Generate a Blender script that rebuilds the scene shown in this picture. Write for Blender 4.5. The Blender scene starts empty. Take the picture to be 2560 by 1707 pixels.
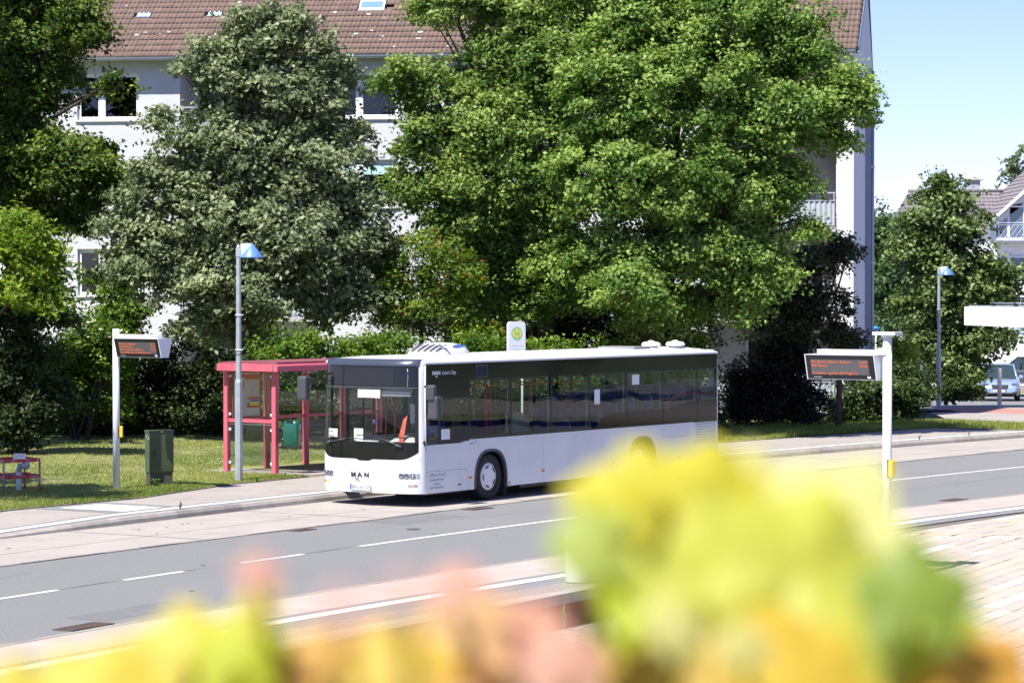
import bpy, bmesh, math, random
import numpy as np
from mathutils import Vector, Matrix
random.seed(7)
RNG = np.random.default_rng(11)
R = math.radians
scene = bpy.context.scene
COL = scene.collection

# ------------------------------------------------------------------ camera, sky, sun, exposure
cam_data = bpy.data.cameras.new('camera')
cam = bpy.data.objects.new('camera', cam_data)
COL.objects.link(cam)
cam.location = (0, 0, 4.35)
cam.rotation_euler = (R(90 - 1.08), 0, 0)
cam_data.sensor_width = 36
cam_data.lens = 98.44
cam_data.clip_start = 0.05
cam_data.clip_end = 3000
cam_data.dof.use_dof = True
cam_data.dof.focus_distance = 60
cam_data.dof.aperture_fstop = 11
scene.camera = cam

SUN_AZ = R(38)      # sun stands behind the camera, 40 degrees to the left
SUN_EL = R(56)
sun_vec = Vector((-math.sin(SUN_AZ) * math.cos(SUN_EL), -math.cos(SUN_AZ) * math.cos(SUN_EL), math.sin(SUN_EL)))
world = bpy.data.worlds.new('World')
scene.world = world
world.use_nodes = True
wn = world.node_tree
wn.nodes.clear()
sky = wn.nodes.new('ShaderNodeTexSky')
sky.sky_type = 'NISHITA'
sky.sun_disc = False
sky.sun_elevation = SUN_EL
sky.sun_rotation = math.atan2(sun_vec.x, sun_vec.y)
sky.altitude = 2500
sky.air_density = 1.0
sky.dust_density = 0.0
sky.ozone_density = 3.5
bg = wn.nodes.new('ShaderNodeBackground')
bg.inputs['Strength'].default_value = 0.088
wo = wn.nodes.new('ShaderNodeOutputWorld')
tint = wn.nodes.new('ShaderNodeMix')
tint.data_type = 'RGBA'
tint.blend_type = 'MULTIPLY'
tint.inputs[0].default_value = 1
tint.inputs[7].default_value = (1.0, 0.89, 1.20, 1)
wn.links.new(sky.outputs[0], tint.inputs[6])
wn.links.new(tint.outputs[2], bg.inputs[0])
wn.links.new(bg.outputs[0], wo.inputs[0])
sun_data = bpy.data.lights.new('sun', 'SUN')
sun_data.energy = 4.6
sun_data.angle = R(0.53)
sun_data.color = (1.0, 0.955, 0.89)
sun = bpy.data.objects.new('sun', sun_data)
sun.rotation_euler = sun_vec.to_track_quat('Z', 'Y').to_euler()
sun.location = (-30, -40, 60)
COL.objects.link(sun)
scene.view_settings.view_transform = 'Standard'
scene.view_settings.look = 'None'
scene.view_settings.exposure = 0.97
scene.view_settings.gamma = 1
scene.view_settings.use_curve_mapping = False
scene.render.engine = 'CYCLES'
cy = scene.cycles
cy.use_denoising = True
cy.max_bounces = 8
cy.transparent_max_bounces = 16
cy.diffuse_bounces = 3
cy.glossy_bounces = 4
cy.transmission_bounces = 4
cy.caustics_reflective = False
cy.caustics_refractive = False
cy.sample_clamp_indirect = 6

# ------------------------------------------------------------------ materials
def _n(nt, t, **kw):
    n = nt.nodes.new(t)
    for k, v in kw.items():
        setattr(n, k, v)
    return n

def mat(name, col, rough=0.6, metal=0.0, spec=0.5, var=0.0, vscale=3.0, bump=0.0, bscale=40.0, coat=0.0,
        emit=None, dirt=None, dscale=0.6, damt=0.3, stretch=None, island=0.0):
    """principled surface; var = brightness mottling, dirt = second colour in irregular stains"""
    m = bpy.data.materials.new(name)
    m.use_nodes = True
    nt = m.node_tree
    b = nt.nodes['Principled BSDF']
    b.inputs['Roughness'].default_value = rough
    b.inputs['Metallic'].default_value = metal
    b.inputs['Specular IOR Level'].default_value = spec
    b.inputs['Coat Weight'].default_value = coat
    c4 = (col[0], col[1], col[2], 1)
    b.inputs['Base Color'].default_value = c4
    out = None
    if var or dirt or bump or island:
        tc = _n(nt, 'ShaderNodeTexCoord')
        src = tc.outputs['Object']
        if stretch:
            mp = _n(nt, 'ShaderNodeMapping')
            mp.inputs['Scale'].default_value = stretch
            nt.links.new(src, mp.inputs['Vector'])
            src = mp.outputs[0]
    if var:
        no = _n(nt, 'ShaderNodeTexNoise')
        no.inputs['Scale'].default_value = vscale
        no.inputs['Detail'].default_value = 6
        nt.links.new(src, no.inputs['Vector'])
        mr = _n(nt, 'ShaderNodeMapRange')
        mr.inputs['From Min'].default_value = 0.3
        mr.inputs['From Max'].default_value = 0.7
        mr.inputs['To Min'].default_value = 1 - var
        mr.inputs['To Max'].default_value = 1 + var
        nt.links.new(no.outputs[0], mr.inputs[0])
        hs = _n(nt, 'ShaderNodeHueSaturation')
        hs.inputs['Color'].default_value = c4
        nt.links.new(mr.outputs[0], hs.inputs['Value'])
        out = hs.outputs[0]
    if dirt:
        no = _n(nt, 'ShaderNodeTexNoise')
        no.inputs['Scale'].default_value = dscale
        no.inputs['Detail'].default_value = 8
        no.inputs['Roughness'].default_value = 0.65
        nt.links.new(src, no.inputs['Vector'])
        mr = _n(nt, 'ShaderNodeMapRange')
        mr.inputs['From Min'].default_value = 0.48
        mr.inputs['From Max'].default_value = 0.72
        mr.inputs['To Max'].default_value = damt
        nt.links.new(no.outputs[0], mr.inputs[0])
        mx = _n(nt, 'ShaderNodeMix', data_type='RGBA')
        nt.links.new(mr.outputs[0], mx.inputs[0])
        mx.inputs[6].default_value = c4
        if out:
            nt.links.new(out, mx.inputs[6])
        mx.inputs[7].default_value = (dirt[0], dirt[1], dirt[2], 1)
        out = mx.outputs[2]
    if island:
        oi = _n(nt, 'ShaderNodeObjectInfo')
        mr = _n(nt, 'ShaderNodeMapRange')
        mr.inputs['To Min'].default_value = 1 - island
        mr.inputs['To Max'].default_value = 1 + island
        nt.links.new(oi.outputs['Random'], mr.inputs[0])
        hs = _n(nt, 'ShaderNodeHueSaturation')
        hs.inputs['Color'].default_value = c4
        if out:
            nt.links.new(out, hs.inputs['Color'])
        nt.links.new(mr.outputs[0], hs.inputs['Value'])
        out = hs.outputs[0]
    if out:
        nt.links.new(out, b.inputs['Base Color'])
    if bump:
        no = _n(nt, 'ShaderNodeTexNoise')
        no.inputs['Scale'].default_value = bscale
        no.inputs['Detail'].default_value = 4
        nt.links.new(src, no.inputs['Vector'])
        bp = _n(nt, 'ShaderNodeBump')
        bp.inputs['Strength'].default_value = bump
        bp.inputs['Distance'].default_value = 0.02
        nt.links.new(no.outputs[0], bp.inputs['Height'])
        nt.links.new(bp.outputs[0], b.inputs['Normal'])
    if emit:
        b.inputs['Emission Color'].default_value = (emit[0], emit[1], emit[2], 1)
        b.inputs['Emission Strength'].default_value = emit[3]
    return m

def glass(name, tint=(0.8, 0.85, 0.83), ior=1.5, rough=0.0, wavy=0.0, wscale=1.2):
    m = bpy.data.materials.new(name)
    m.use_nodes = True
    nt = m.node_tree
    nt.nodes.clear()
    o = _n(nt, 'ShaderNodeOutputMaterial')
    t = _n(nt, 'ShaderNodeBsdfTransparent')
    t.inputs[0].default_value = (*tint, 1)
    g = _n(nt, 'ShaderNodeBsdfGlossy')
    g.inputs['Roughness'].default_value = rough
    # Schlick reflectance from either side of the sheet
    f0 = ((ior-1)/(ior+1))**2
    ge = _n(nt, 'ShaderNodeNewGeometry')
    dt = _n(nt, 'ShaderNodeVectorMath', operation='DOT_PRODUCT')
    nt.links.new(ge.outputs['Normal'], dt.inputs[0]); nt.links.new(ge.outputs['Incoming'], dt.inputs[1])
    ab_ = _n(nt, 'ShaderNodeMath', operation='ABSOLUTE'); nt.links.new(dt.outputs['Value'], ab_.inputs[0])
    su = _n(nt, 'ShaderNodeMath', operation='SUBTRACT'); su.inputs[0].default_value = 1.0; nt.links.new(ab_.outputs[0], su.inputs[1])
    po = _n(nt, 'ShaderNodeMath', operation='POWER'); po.inputs[1].default_value = 5.0; nt.links.new(su.outputs[0], po.inputs[0])
    fr = _n(nt, 'ShaderNodeMath', operation='MULTIPLY_ADD'); fr.inputs[1].default_value = 1-f0; fr.inputs[2].default_value = f0
    nt.links.new(po.outputs[0], fr.inputs[0])
    mx = _n(nt, 'ShaderNodeMixShader')
    nt.links.new(fr.outputs[0], mx.inputs[0])
    nt.links.new(t.outputs[0], mx.inputs[1])
    nt.links.new(g.outputs[0], mx.inputs[2])
    nt.links.new(mx.outputs[0], o.inputs[0])
    if wavy:
        tc = _n(nt, 'ShaderNodeTexCoord')
        no = _n(nt, 'ShaderNodeTexNoise')
        no.inputs['Scale'].default_value = wscale
        no.inputs['Detail'].default_value = 1
        nt.links.new(tc.outputs['Object'], no.inputs['Vector'])
        bp = _n(nt, 'ShaderNodeBump')
        bp.inputs['Strength'].default_value = wavy
        bp.inputs['Distance'].default_value = 0.05
        nt.links.new(no.outputs[0], bp.inputs['Height'])
        nt.links.new(bp.outputs[0], g.inputs['Normal'])
    return m

def leafmat(name, col, col2, trans=0.45, rough=0.5, spec=0.35, hue=0.0):
    """leaf: colour runs from col to col2 by the leaf's own tint value; light passes through"""
    m = bpy.data.materials.new(name)
    m.use_nodes = True
    nt = m.node_tree
    b = nt.nodes['Principled BSDF']
    o = nt.nodes['Material Output']
    at = _n(nt, 'ShaderNodeAttribute', attribute_name='tint')
    mx = _n(nt, 'ShaderNodeMix', data_type='RGBA')
    mx.inputs[6].default_value = (*col, 1)
    mx.inputs[7].default_value = (*col2, 1)
    nt.links.new(at.outputs['Fac'], mx.inputs[0])
    nt.links.new(mx.outputs[2], b.inputs['Base Color'])
    b.inputs['Roughness'].default_value = rough
    b.inputs['Specular IOR Level'].default_value = spec
    tr = _n(nt, 'ShaderNodeBsdfTranslucent')
    hs = _n(nt, 'ShaderNodeHueSaturation')
    hs.inputs['Value'].default_value = 1.25
    hs.inputs['Saturation'].default_value = 1.1
    hs.inputs['Hue'].default_value = 0.49
    nt.links.new(mx.outputs[2], hs.inputs['Color'])
    nt.links.new(hs.outputs[0], tr.inputs[0])
    ms = _n(nt, 'ShaderNodeMixShader')
    ms.inputs[0].default_value = trans
    nt.links.new(b.outputs[0], ms.inputs[1])
    nt.links.new(tr.outputs[0], ms.inputs[2])
    nt.links.new(ms.outputs[0], o.inputs[0])
    return m

# ------------------------------------------------------------------ geometry helpers
class MB:
    """collects simple shapes and links them as one mesh object"""
    def __init__(s):
        s.v = []; s.f = []; s.mi = []; s.cur = 0; s.sm = []; s.smooth = False
    def add(s, vs, fs):
        o = len(s.v)
        s.v += [tuple(p) for p in vs]
        for f in fs:
            s.f.append([i + o for i in f]); s.mi.append(s.cur); s.sm.append(s.smooth)
        return s
    def box(s, x0, y0, z0, x1, y1, z1):
        s.add([(x0,y0,z0),(x1,y0,z0),(x1,y1,z0),(x0,y1,z0),(x0,y0,z1),(x1,y0,z1),(x1,y1,z1),(x0,y1,z1)],
              [(0,3,2,1),(4,5,6,7),(0,1,5,4),(1,2,6,5),(2,3,7,6),(3,0,4,7)])
        return s
    def cbox(s, x0, y0, z0, x1, y1, z1, c=0.01):
        """box with all edges chamfered"""
        bm = bmesh.new()
        bmesh.ops.create_cube(bm, size=1)
        for v in bm.verts:
            v.co = Vector(((x0+x1)/2 + v.co.x*(x1-x0), (y0+y1)/2 + v.co.y*(y1-y0), (z0+z1)/2 + v.co.z*(z1-z0)))
        bmesh.ops.bevel(bm, geom=list(bm.edges), offset=c, segments=2, affect='EDGES', profile=0.5)
        return s.bm(bm)
    def bm(s, bm):
        bm.verts.index_update()
        s.add([v.co for v in bm.verts], [[v.index for v in f.verts] for f in bm.faces])
        bm.free(); return s
    def prism(s, pts, d0, d1, ax='y'):
        """polygon pts (a,b) extruded along axis"""
        bm = bmesh.new()
        def P(a, b, d):
            return {'y': (a, d, b), 'x': (d, a, b), 'z': (a, b, d)}[ax]
        va = [bm.verts.new(P(a, b, d0)) for a, b in pts]
        vb = [bm.verts.new(P(a, b, d1)) for a, b in pts]
        n = len(pts)
        bm.faces.new(va); bm.faces.new(vb[::-1])
        for i in range(n):
            bm.faces.new((va[i], vb[i], vb[(i+1) % n], va[(i+1) % n]))
        bmesh.ops.recalc_face_normals(bm, faces=bm.faces)
        if n > 4:
            bmesh.ops.triangulate(bm, faces=[f for f in bm.faces if len(f.verts) > 4])
        return s.bm(bm)
    def tube(s, pts, r, n=8, caps=True):
        pts = [Vector(p) for p in pts]
        rs = r if isinstance(r, (list, tuple)) else [r]*len(pts)
        rings = []
        up = None
        for i, p in enumerate(pts):
            d = (pts[min(i+1, len(pts)-1)] - pts[max(i-1, 0)]).normalized()
            if up is None:
                up = Vector((0, 0, 1)) if abs(d.z) < 0.9 else Vector((1, 0, 0))
            a = d.cross(up)
            if a.length < 1e-4: a = d.cross(Vector((0, 1, 0)))
            a.normalize(); b = d.cross(a).normalized(); up = b.cross(d)*1.0 if False else up
            rings.append([p + (a*math.cos(2*math.pi*k/n) + b*math.sin(2*math.pi*k/n))*rs[i] for k in range(n)])
        vs = [q for rg in rings for q in rg]
        fs = []
        for i in range(len(pts)-1):
            for k in range(n):
                fs.append((i*n+k, i*n+(k+1) % n, (i+1)*n+(k+1) % n, (i+1)*n+k))
        if caps:
            fs.append(tuple(range(n))[::-1]); fs.append(tuple(range((len(pts)-1)*n, len(pts)*n)))
        sm = s.smooth; s.smooth = n > 5
        s.add(vs, fs); s.smooth = sm
        return s
    def lathe(s, prof, n=24, ax='z', c=(0, 0, 0), smooth=True):
        """prof: list of (r, h)"""
        vs = []; fs = []
        for r_, h in prof:
            for k in range(n):
                a = 2*math.pi*k/n
                q = (r_*math.cos(a), r_*math.sin(a), h)
                q = {'z': q, 'y': (q[0], q[2], q[1]), 'x': (q[2], q[0], q[1])}[ax]
                vs.append((q[0]+c[0], q[1]+c[1], q[2]+c[2]))
        for i in range(len(prof)-1):
            for k in range(n):
                fs.append((i*n+k, i*n+(k+1) % n, (i+1)*n+(k+1) % n, (i+1)*n+k))
        if prof[0][0] > 1e-6: fs.append(tuple(range(n))[::-1])
        if prof[-1][0] > 1e-6: fs.append(tuple(range((len(prof)-1)*n, len(prof)*n)))
        sm = s.smooth; s.smooth = smooth
        s.add(vs, fs); s.smooth = sm
        return s
    def quad(s, a, b, c, d):
        return s.add([a, b, c, d], [(0, 1, 2, 3)])
    def build(s, name, m=None, parent=None, loc=(0, 0, 0), rot=(0, 0, 0), **tags):
        me = bpy.data.meshes.new(name)
        me.from_pydata(s.v, [], s.f)
        mats = m if isinstance(m, (list, tuple)) else [m]
        for q in mats: me.materials.append(q)
        if len(mats) > 1: me.polygons.foreach_set('material_index', s.mi)
        if any(s.sm): me.polygons.foreach_set('use_smooth', s.sm)
        me.update()
        bm = bmesh.new(); bm.from_mesh(me)
        if len(bm.faces) < 20000:
            bmesh.ops.recalc_face_normals(bm, faces=bm.faces); bm.to_mesh(me)
        bm.free()
        return link(name, me, parent, loc, rot, **tags)

def link(name, data, parent=None, loc=(0, 0, 0), rot=(0, 0, 0), **tags):
    o = bpy.data.objects.new(name, data)
    COL.objects.link(o)
    o.location = loc; o.rotation_euler = rot
    if parent: o.parent = parent
    for k, v in tags.items():
        if v: o[k] = v
    return o

def thing(name, label, cat, loc=(0, 0, 0), rz=0.0, group=None):
    return link(name, None, None, loc, (0, 0, rz), label=label, category=cat, group=group)

def copy_tree(o, parent=None):
    c = o.copy(); COL.objects.link(c)
    if parent: c.parent = parent
    for ch in [q for q in bpy.data.objects if q.parent == o and q != c]:
        copy_tree(ch, c)
    return c

def text(name, body, size, m, parent, loc, rot, ext=0.002, sx=1.0, offset=0.0, align='LEFT', shear=0.0, **tags):
    cu = bpy.data.curves.new(name, 'FONT')
    cu.body = body; cu.size = size; cu.extrude = ext; cu.offset = offset
    cu.align_x = align; cu.shear = shear; cu.resolution_u = 3
    cu.materials.append(m)
    dg = bpy.context.evaluated_depsgraph_get()
    tmp = bpy.data.objects.new('tmp', cu); COL.objects.link(tmp)
    dg.update()
    me = bpy.data.meshes.new_from_object(tmp.evaluated_get(bpy.context.evaluated_depsgraph_get()))
    bpy.data.objects.remove(tmp)
    me.name = name
    if not me.materials: me.materials.append(m)
    o = link(name, me, parent, loc, rot, **tags)
    o.scale = (sx, 1, 1)
    return o

def arr_mesh(name, verts, tris, m, tint=None, nverts=3, smooth=False):
    """fast mesh from numpy: faces all with nverts corners"""
    me = bpy.data.meshes.new(name)
    nv = len(verts); nf = len(tris)
    me.vertices.add(nv)
    me.vertices.foreach_set('co', np.ascontiguousarray(verts, dtype=np.float32).ravel())
    me.loops.add(nf*nverts)
    me.loops.foreach_set('vertex_index', np.ascontiguousarray(tris, dtype=np.int32).ravel())
    me.polygons.add(nf)
    me.polygons.foreach_set('loop_start', np.arange(0, nf*nverts, nverts, dtype=np.int32))
    try:
        me.polygons.foreach_set('loop_total', np.full(nf, nverts, dtype=np.int32))
    except Exception:
        pass
    if tint is not None:
        a = me.attributes.new('tint', 'FLOAT', 'POINT')
        a.data.foreach_set('value', np.ascontiguousarray(tint, dtype=np.float32))
    for q in (m if isinstance(m, (list, tuple)) else [m]): me.materials.append(q)
    me.update(calc_edges=True)
    return me

def leaf_cloud(P, N, size, tint, elong=1.5):
    """each leaf is a folded rhombus of two triangles"""
    n = len(P)
    rnd = RNG.normal(size=(n, 3))
    N = N/np.linalg.norm(N, axis=1, keepdims=True)
    T = np.cross(N, rnd); T /= np.linalg.norm(T, axis=1, keepdims=True) + 1e-9
    B = np.cross(N, T)
    s = (size*RNG.uniform(0.6, 1.25, n))[:, None]
    fold = RNG.uniform(-0.05, 0.3, n)[:, None]
    a = P - T*s*elong*0.5
    b = P + T*s*elong*0.5 - N*s*0.15
    c = P + B*s*0.5 + N*s*fold
    d = P - B*s*0.5 + N*s*fold
    V = np.stack([a, c, b, d], 1).reshape(-1, 3)
    i = np.arange(n)*4
    F = np.concatenate([np.stack([i, i+3, i+2], 1), np.stack([i, i+2, i+1], 1)], 0)
    return V, F, np.repeat(tint, 4)

# ------------------------------------------------------------------ the road's own frame: s runs along it, d across it (+ = far side)
RC = np.array([152.0516, -47.1835]); RR = 181.167; RA = 2.6439853
def road(s_, d_):
    a = RA - s_/RR
    return (RC[0] + math.cos(a)*(RR+d_), RC[1] + math.sin(a)*(RR+d_))
def road_inv(x, y):
    vx, vy = x-RC[0], y-RC[1]
    return (RA - math.atan2(vy, vx))*RR, math.hypot(vx, vy)-RR
def road_dir(s_):
    """heading of the road at s"""
    return RA - s_/RR - math.pi/2
def interp(x, xs, ys): return float(np.interp(x, xs, ys))
# ------------------------------------------------------------------ ground, road, kerbs, pavements
M = {}
M['asphalt'] = mat('asphalt', (0.205, 0.205, 0.20), 0.85, var=0.17, vscale=26, bump=0.7, bscale=110, dirt=(0.235, 0.23, 0.222), dscale=0.3, damt=0.35, stretch=(1, 1, 1))
M['concrete_lane'] = mat('concrete_lane', (0.365, 0.328, 0.288), 0.9, var=0.07, vscale=1.5, bump=0.3, bscale=60, dirt=(0.27, 0.235, 0.20), dscale=0.5, damt=0.5)
M['concrete_near'] = mat('concrete_near', (0.42, 0.36, 0.31), 0.9, var=0.06, vscale=1.5, bump=0.3, bscale=60, dirt=(0.30, 0.26, 0.23), dscale=0.5, damt=0.45)
M['pavement'] = mat('pavement', (0.34, 0.305, 0.27), 0.92, var=0.09, vscale=5, bump=0.5, bscale=45, dirt=(0.24, 0.22, 0.19), dscale=0.7, damt=0.5)
M['grey_strip'] = mat('grey_strip', (0.20, 0.20, 0.205), 0.9, var=0.1, vscale=6, bump=0.3, bscale=60)
M['white_strip'] = mat('white_strip', (0.66, 0.64, 0.58), 0.8, var=0.07, vscale=4, dirt=(0.42, 0.39, 0.34), dscale=2.0, damt=0.45)
M['paint'] = mat('road_paint', (0.68, 0.67, 0.62), 0.75, var=0.06, vscale=5, dirt=(0.32, 0.32, 0.31), dscale=3.0, damt=0.55)
M['kerb'] = mat('kerb_stone', (0.36, 0.33, 0.29), 0.9, var=0.1, vscale=4, bump=0.4, bscale=50, dirt=(0.22, 0.2, 0.18), dscale=1.5, damt=0.5, island=0.16)
M['kerbdark'] = mat('edge_stone', (0.25, 0.235, 0.22), 0.9, var=0.15, vscale=3, bump=0.4, dirt=(0.42, 0.38, 0.32), dscale=0.5, damt=0.7)
M['joint'] = mat('joint_sand', (0.16, 0.14, 0.12), 0.95, var=0.2, vscale=8)
M['seam'] = mat('tar_seam', (0.05, 0.05, 0.052), 0.8)
M['lawn'] = mat('lawn_soil', (0.20, 0.205, 0.075), 0.95, var=0.35, vscale=1.2, bump=0.8, bscale=30, dirt=(0.30, 0.26, 0.13), dscale=0.5, damt=0.6)
M['terrain'] = mat('terrain', (0.10, 0.12, 0.05), 0.95, var=0.3, vscale=0.3)
M['soil'] = mat('soil', (0.09, 0.07, 0.05), 0.95, var=0.3, vscale=6, bump=0.6)
M['brickred'] = mat('red_paving', (0.38, 0.19, 0.15), 0.9, var=0.12, vscale=3, dirt=(0.28, 0.2, 0.17), dscale=0.8, damt=0.5)
M['grate'] = mat('cast_iron', (0.12, 0.085, 0.07), 0.75, metal=0.3, var=0.2, vscale=8)

def pz(s_):        # height of the far pavement above the lane: the kerb rises out of the lane on the left
    return interp(s_, [6.0, 10.5], [0.025, 0.14])
def plz(s_):       # the plaza lies lower on the left behind its retaining wall
    return interp(s_, [6.5, 17], [-0.48, 0.0])
def tz(y):
    return interp(y, [100, 121, 172, 400], [0, -0.5, -1.28, -2.0])
F_asph = ([-60, 14, 20, 32, 41, 60, 90], [2.9, 2.9, 3.1, 3.15, 3.7, 4.2, 4.2])
F_kerb = ([-60, 10, 19, 37, 46, 60, 90], [6.05, 6.12, 6.5, 6.8, 7.0, 7.4, 7.4])
F_pave = ([-60, 10, 14, 18, 24, 45, 60, 90], [9, 9, 8.9, 9.9, 10.2, 10.5, 10.5, 10.5])
N_asph = ([-60, -2, 6, 22, 27, 60, 90], [-3.2, -3.23, -3.5, -4.0, -4.27, -5.6, -5.6])
N_grey = ([-60, -6, 0, 7, 20, 24, 60, 90], [-4.3, -4.4, -4.65, -5.05, -5.43, -5.7, -7, -7])
fi = lambda T, s_: interp(s_, *T)

def ribbon(name, s0, s1, fa, fb, z, m, step=0.5, cols=1, parent=None, **tags):
    mb = MB()
    n = max(1, int(round((s1-s0)/step)))
    zf = z if callable(z) else (lambda s_, d_=0: z)
    vs = []
    for i in range(n+1):
        s_ = s0 + (s1-s0)*i/n
        a, b = (fa(s_) if callable(fa) else fa), (fb(s_) if callable(fb) else fb)
        for j in range(cols+1):
            d_ = a + (b-a)*j/cols
            x, y = road(s_, d_)
            try: zz = zf(s_, d_)
            except TypeError: zz = zf(s_)
            vs.append((x, y, zz))
    fs = []
    for i in range(n):
        for j in range(cols):
            k = i*(cols+1)+j
            fs.append((k, k+1, k+cols+2, k+cols+1))
    mb.add(vs, fs)
    return mb.build(name, m, parent, **tags)

# ground sheet to the horizon
mb = MB()
xs = [-1500, -400, -120, -50, 0, 50, 120, 400, 1500]
ys = [-800, -100, 0, 30, 60, 100, 110, 121, 140, 172, 230, 400, 2500]
mb.add([(x, y, (tz(y) if y > 80 else 0)-0.06 - (0.6 if y < 62 and y > -900 and x < 60 else 0)) for y in ys for x in xs],
       [(j*9+i, j*9+i+1, (j+1)*9+i+1, (j+1)*9+i) for j in range(len(ys)-1) for i in range(8)])
mb.build('ground', M['terrain'], kind='structure')
ribbon('road', -60, 90, lambda s: fi(N_asph, s), lambda s: fi(F_asph, s), 0.0, M['asphalt'], 1.0, kind='structure')
lane = ribbon('bus_lane', -60, 90, lambda s: fi(F_asph, s)+0.14, lambda s: fi(F_kerb, s)+0.05, 0.002, M['concrete_lane'], 1.0, kind='structure')
ribbon('near_lane_edge', -60, 90, lambda s: fi(N_asph, s)-0.10, lambda s: fi(N_grey, s), 0.002, M['concrete_near'], 1.0, kind='structure')
# slab joints of the concrete strips, the tar seam of the road
for k in range(14):
    s_ = -12 + k*5.2
    ribbon('slab_joint', s_, s_+0.025, lambda s: fi(F_asph, s)+0.16, lambda s: fi(F_kerb, s), 0.006, M['seam'], parent=lane)
for f_, nm in ((lambda s: 4.1+0.02*s, 'slab_joint'), ):
    ribbon(nm, -12, 60, f_, lambda s: f_(s)+0.02, 0.006, M['kerbdark'], 1.0, parent=lane)
edge = thing('lane_edge_stones', 'x', 'x'); del edge['label']; del edge['category']; edge['kind'] = 'structure'
rs = random.Random(3)
for k in range(60):
    s_ = -12 + k*1.0
    j = rs.uniform(-0.02, 0.02)
    ribbon('edge_stone', s_+0.01, s_+0.99, lambda s: fi(F_asph, s)+j, lambda s: fi(F_asph, s)+0.14+j*0.5, 0.008+rs.uniform(0, 0.006),
           M['kerb'] if rs.random() < 0.35 else M['kerbdark'], 0.5, parent=edge)
ribbon('near_edge_line', -60, 90, lambda s: fi(N_asph, s)-0.10, lambda s: fi(N_asph, s)+0.02, 0.006, M['kerbdark'], 1.0, kind='structure')
# painted centre line: four dashes and then one unbroken line
cl = ribbon('centre_line', 9.16, 75, -0.06, 0.06, 0.005, M['paint'], 1.0, kind='structure')
for a, b in ((-6.4, -4.9), (-3.3, -1.8), (-0.2, 1.21), (2.79, 4.28), (5.81, 7.51)):
    ribbon('dash', a, b, -0.06, 0.06, 0.005, M['paint'], 0.5, parent=cl)
ribbon('tar_seam', -20, 9.1, lambda s: 0.02+0.012*math.sin(s*3), lambda s: 0.035+0.015*math.sin(s*3+1), 0.0035, M['seam'], 0.4, kind='structure')
# far pavement
pv = ribbon('pavement', -60, 90, lambda s: fi(F_kerb, s)+0.16, lambda s: fi(F_pave, s), lambda s, d=0: pz(s), M['pavement'], 0.5, kind='structure')
ribbon('grey_strip', -30, 70, lambda s: fi(F_kerb, s)+0.165, lambda s: fi(F_kerb, s)+0.78, lambda s, d=0: pz(s)+0.004, M['grey_strip'], 0.5, kind='structure')
ribbon('white_guide_strip', -30, 70, lambda s: fi(F_kerb, s)+0.36, lambda s: fi(F_kerb, s)+0.60, lambda s, d=0: pz(s)+0.008, M['white_strip'], 0.5, kind='structure')
ribbon('grey_strip', 11.0, 12.9, lambda s: fi(F_kerb, s)+0.79, 8.85, lambda s, d=0: pz(s)+0.004, M['grey_strip'], 0.3, kind='structure')
ribbon('white_guide_strip', 11.35, 12.5, lambda s: fi(F_kerb, s)+0.79, 8.6, lambda s, d=0: pz(s)+0.008, M['white_strip'], 0.3, kind='structure')
kb = thing('kerb', 'x', 'x'); del kb['label']; del kb['category']; kb['kind'] = 'structure'
for k in range(62):
    a = -8 + k*1.0
    mb = MB(); n = 3; vs = []
    for i in range(n+1):
        s_ = a+0.006 + 0.988*i/n
        f_ = fi(F_kerb, s_)
        h = pz(s_) + 0.004
        for d_, z_ in ((f_, -0.02), (f_+0.015, h*0.55), (f_+0.05, h-0.012), (f_+0.065, h), (f_+0.16, h), (f_+0.16, -0.02)):
            x, y = road(s_, d_); vs.append((x, y, z_))
    fs = [(i*6+j, i*6+j+1, (i+1)*6+j+1, (i+1)*6+j) for i in range(n) for j in range(5)] + [(0, 1, 2, 3, 4, 5), tuple(n*6+j for j in range(6))]
    mb.add(vs, fs).build('kerb_stone', M['kerb'], kb)
# pavement edging strip to the lawn
ribbon('pavement_edging', -20, 52, lambda s: fi(F_pave, s)-0.01, lambda s: fi(F_pave, s)+0.06, lambda s, d=0: pz(s)+0.02, M['kerbdark'], 0.5, kind='structure')
# pad under the shelter
ribbon('shelter_pad', 20.7, 31, 10.21, 13.35, lambda s, d=0: 0.148, M['pavement'], 0.5, kind='structure')
# lawn
def lz(s_, d_):
    e = d_ - fi(F_pave, s_)
    g = 0.012*math.sin(s_*1.3)*math.sin(d_*0.9)
    return pz(s_) + min(1, max(0, e)/2.0)*(0.02 + g + (0.14-pz(s_))) + (-0.012 if (20.6 < s_ < 31.1 and d_ < 13.4) else 0)
ribbon('lawn', -40, 50, lambda s: fi(F_pave, s)+0.03, lambda s: 75, lz, M['lawn'], 0.5, 60, kind='structure')
def quadstrip(name, pts, z, m, **t):
    """polygon in plan, laid on the terrain"""
    mb = MB(); mb.add([(x, y, tz(y)+z) for x, y in pts], [tuple(range(len(pts)))])
    return mb.build(name, m, **t)
quadstrip('lawn_verge', [(12.4, 84.6), (15.0, 83.2), (34, 64), (36, 66), (17.5, 86.0), (14.0, 90.5), (12.0, 90)], 0.155, M['lawn'], kind='structure')
quadstrip('side_pavement', [(14.0, 90.5), (17.5, 86.0), (36, 66), (42, 70), (20.0, 90.2), (15.4, 95.4), (14.2, 95)], 0.160, M['pavement'], kind='structure')
quadstrip('side_pavement', [(24.01, 86.6), (42, 70), (46, 74), (24.01, 91.9)], 0.150, M['pavement'], kind='structure')
quadstrip('red_pavement', [(15.4, 95.4), (20.0, 90.2), (24, 86.6), (24, 91.9), (20.0, 95.6), (16.2, 99.6), (15.0, 98)], 0.150, M['brickred'], kind='structure')
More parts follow.
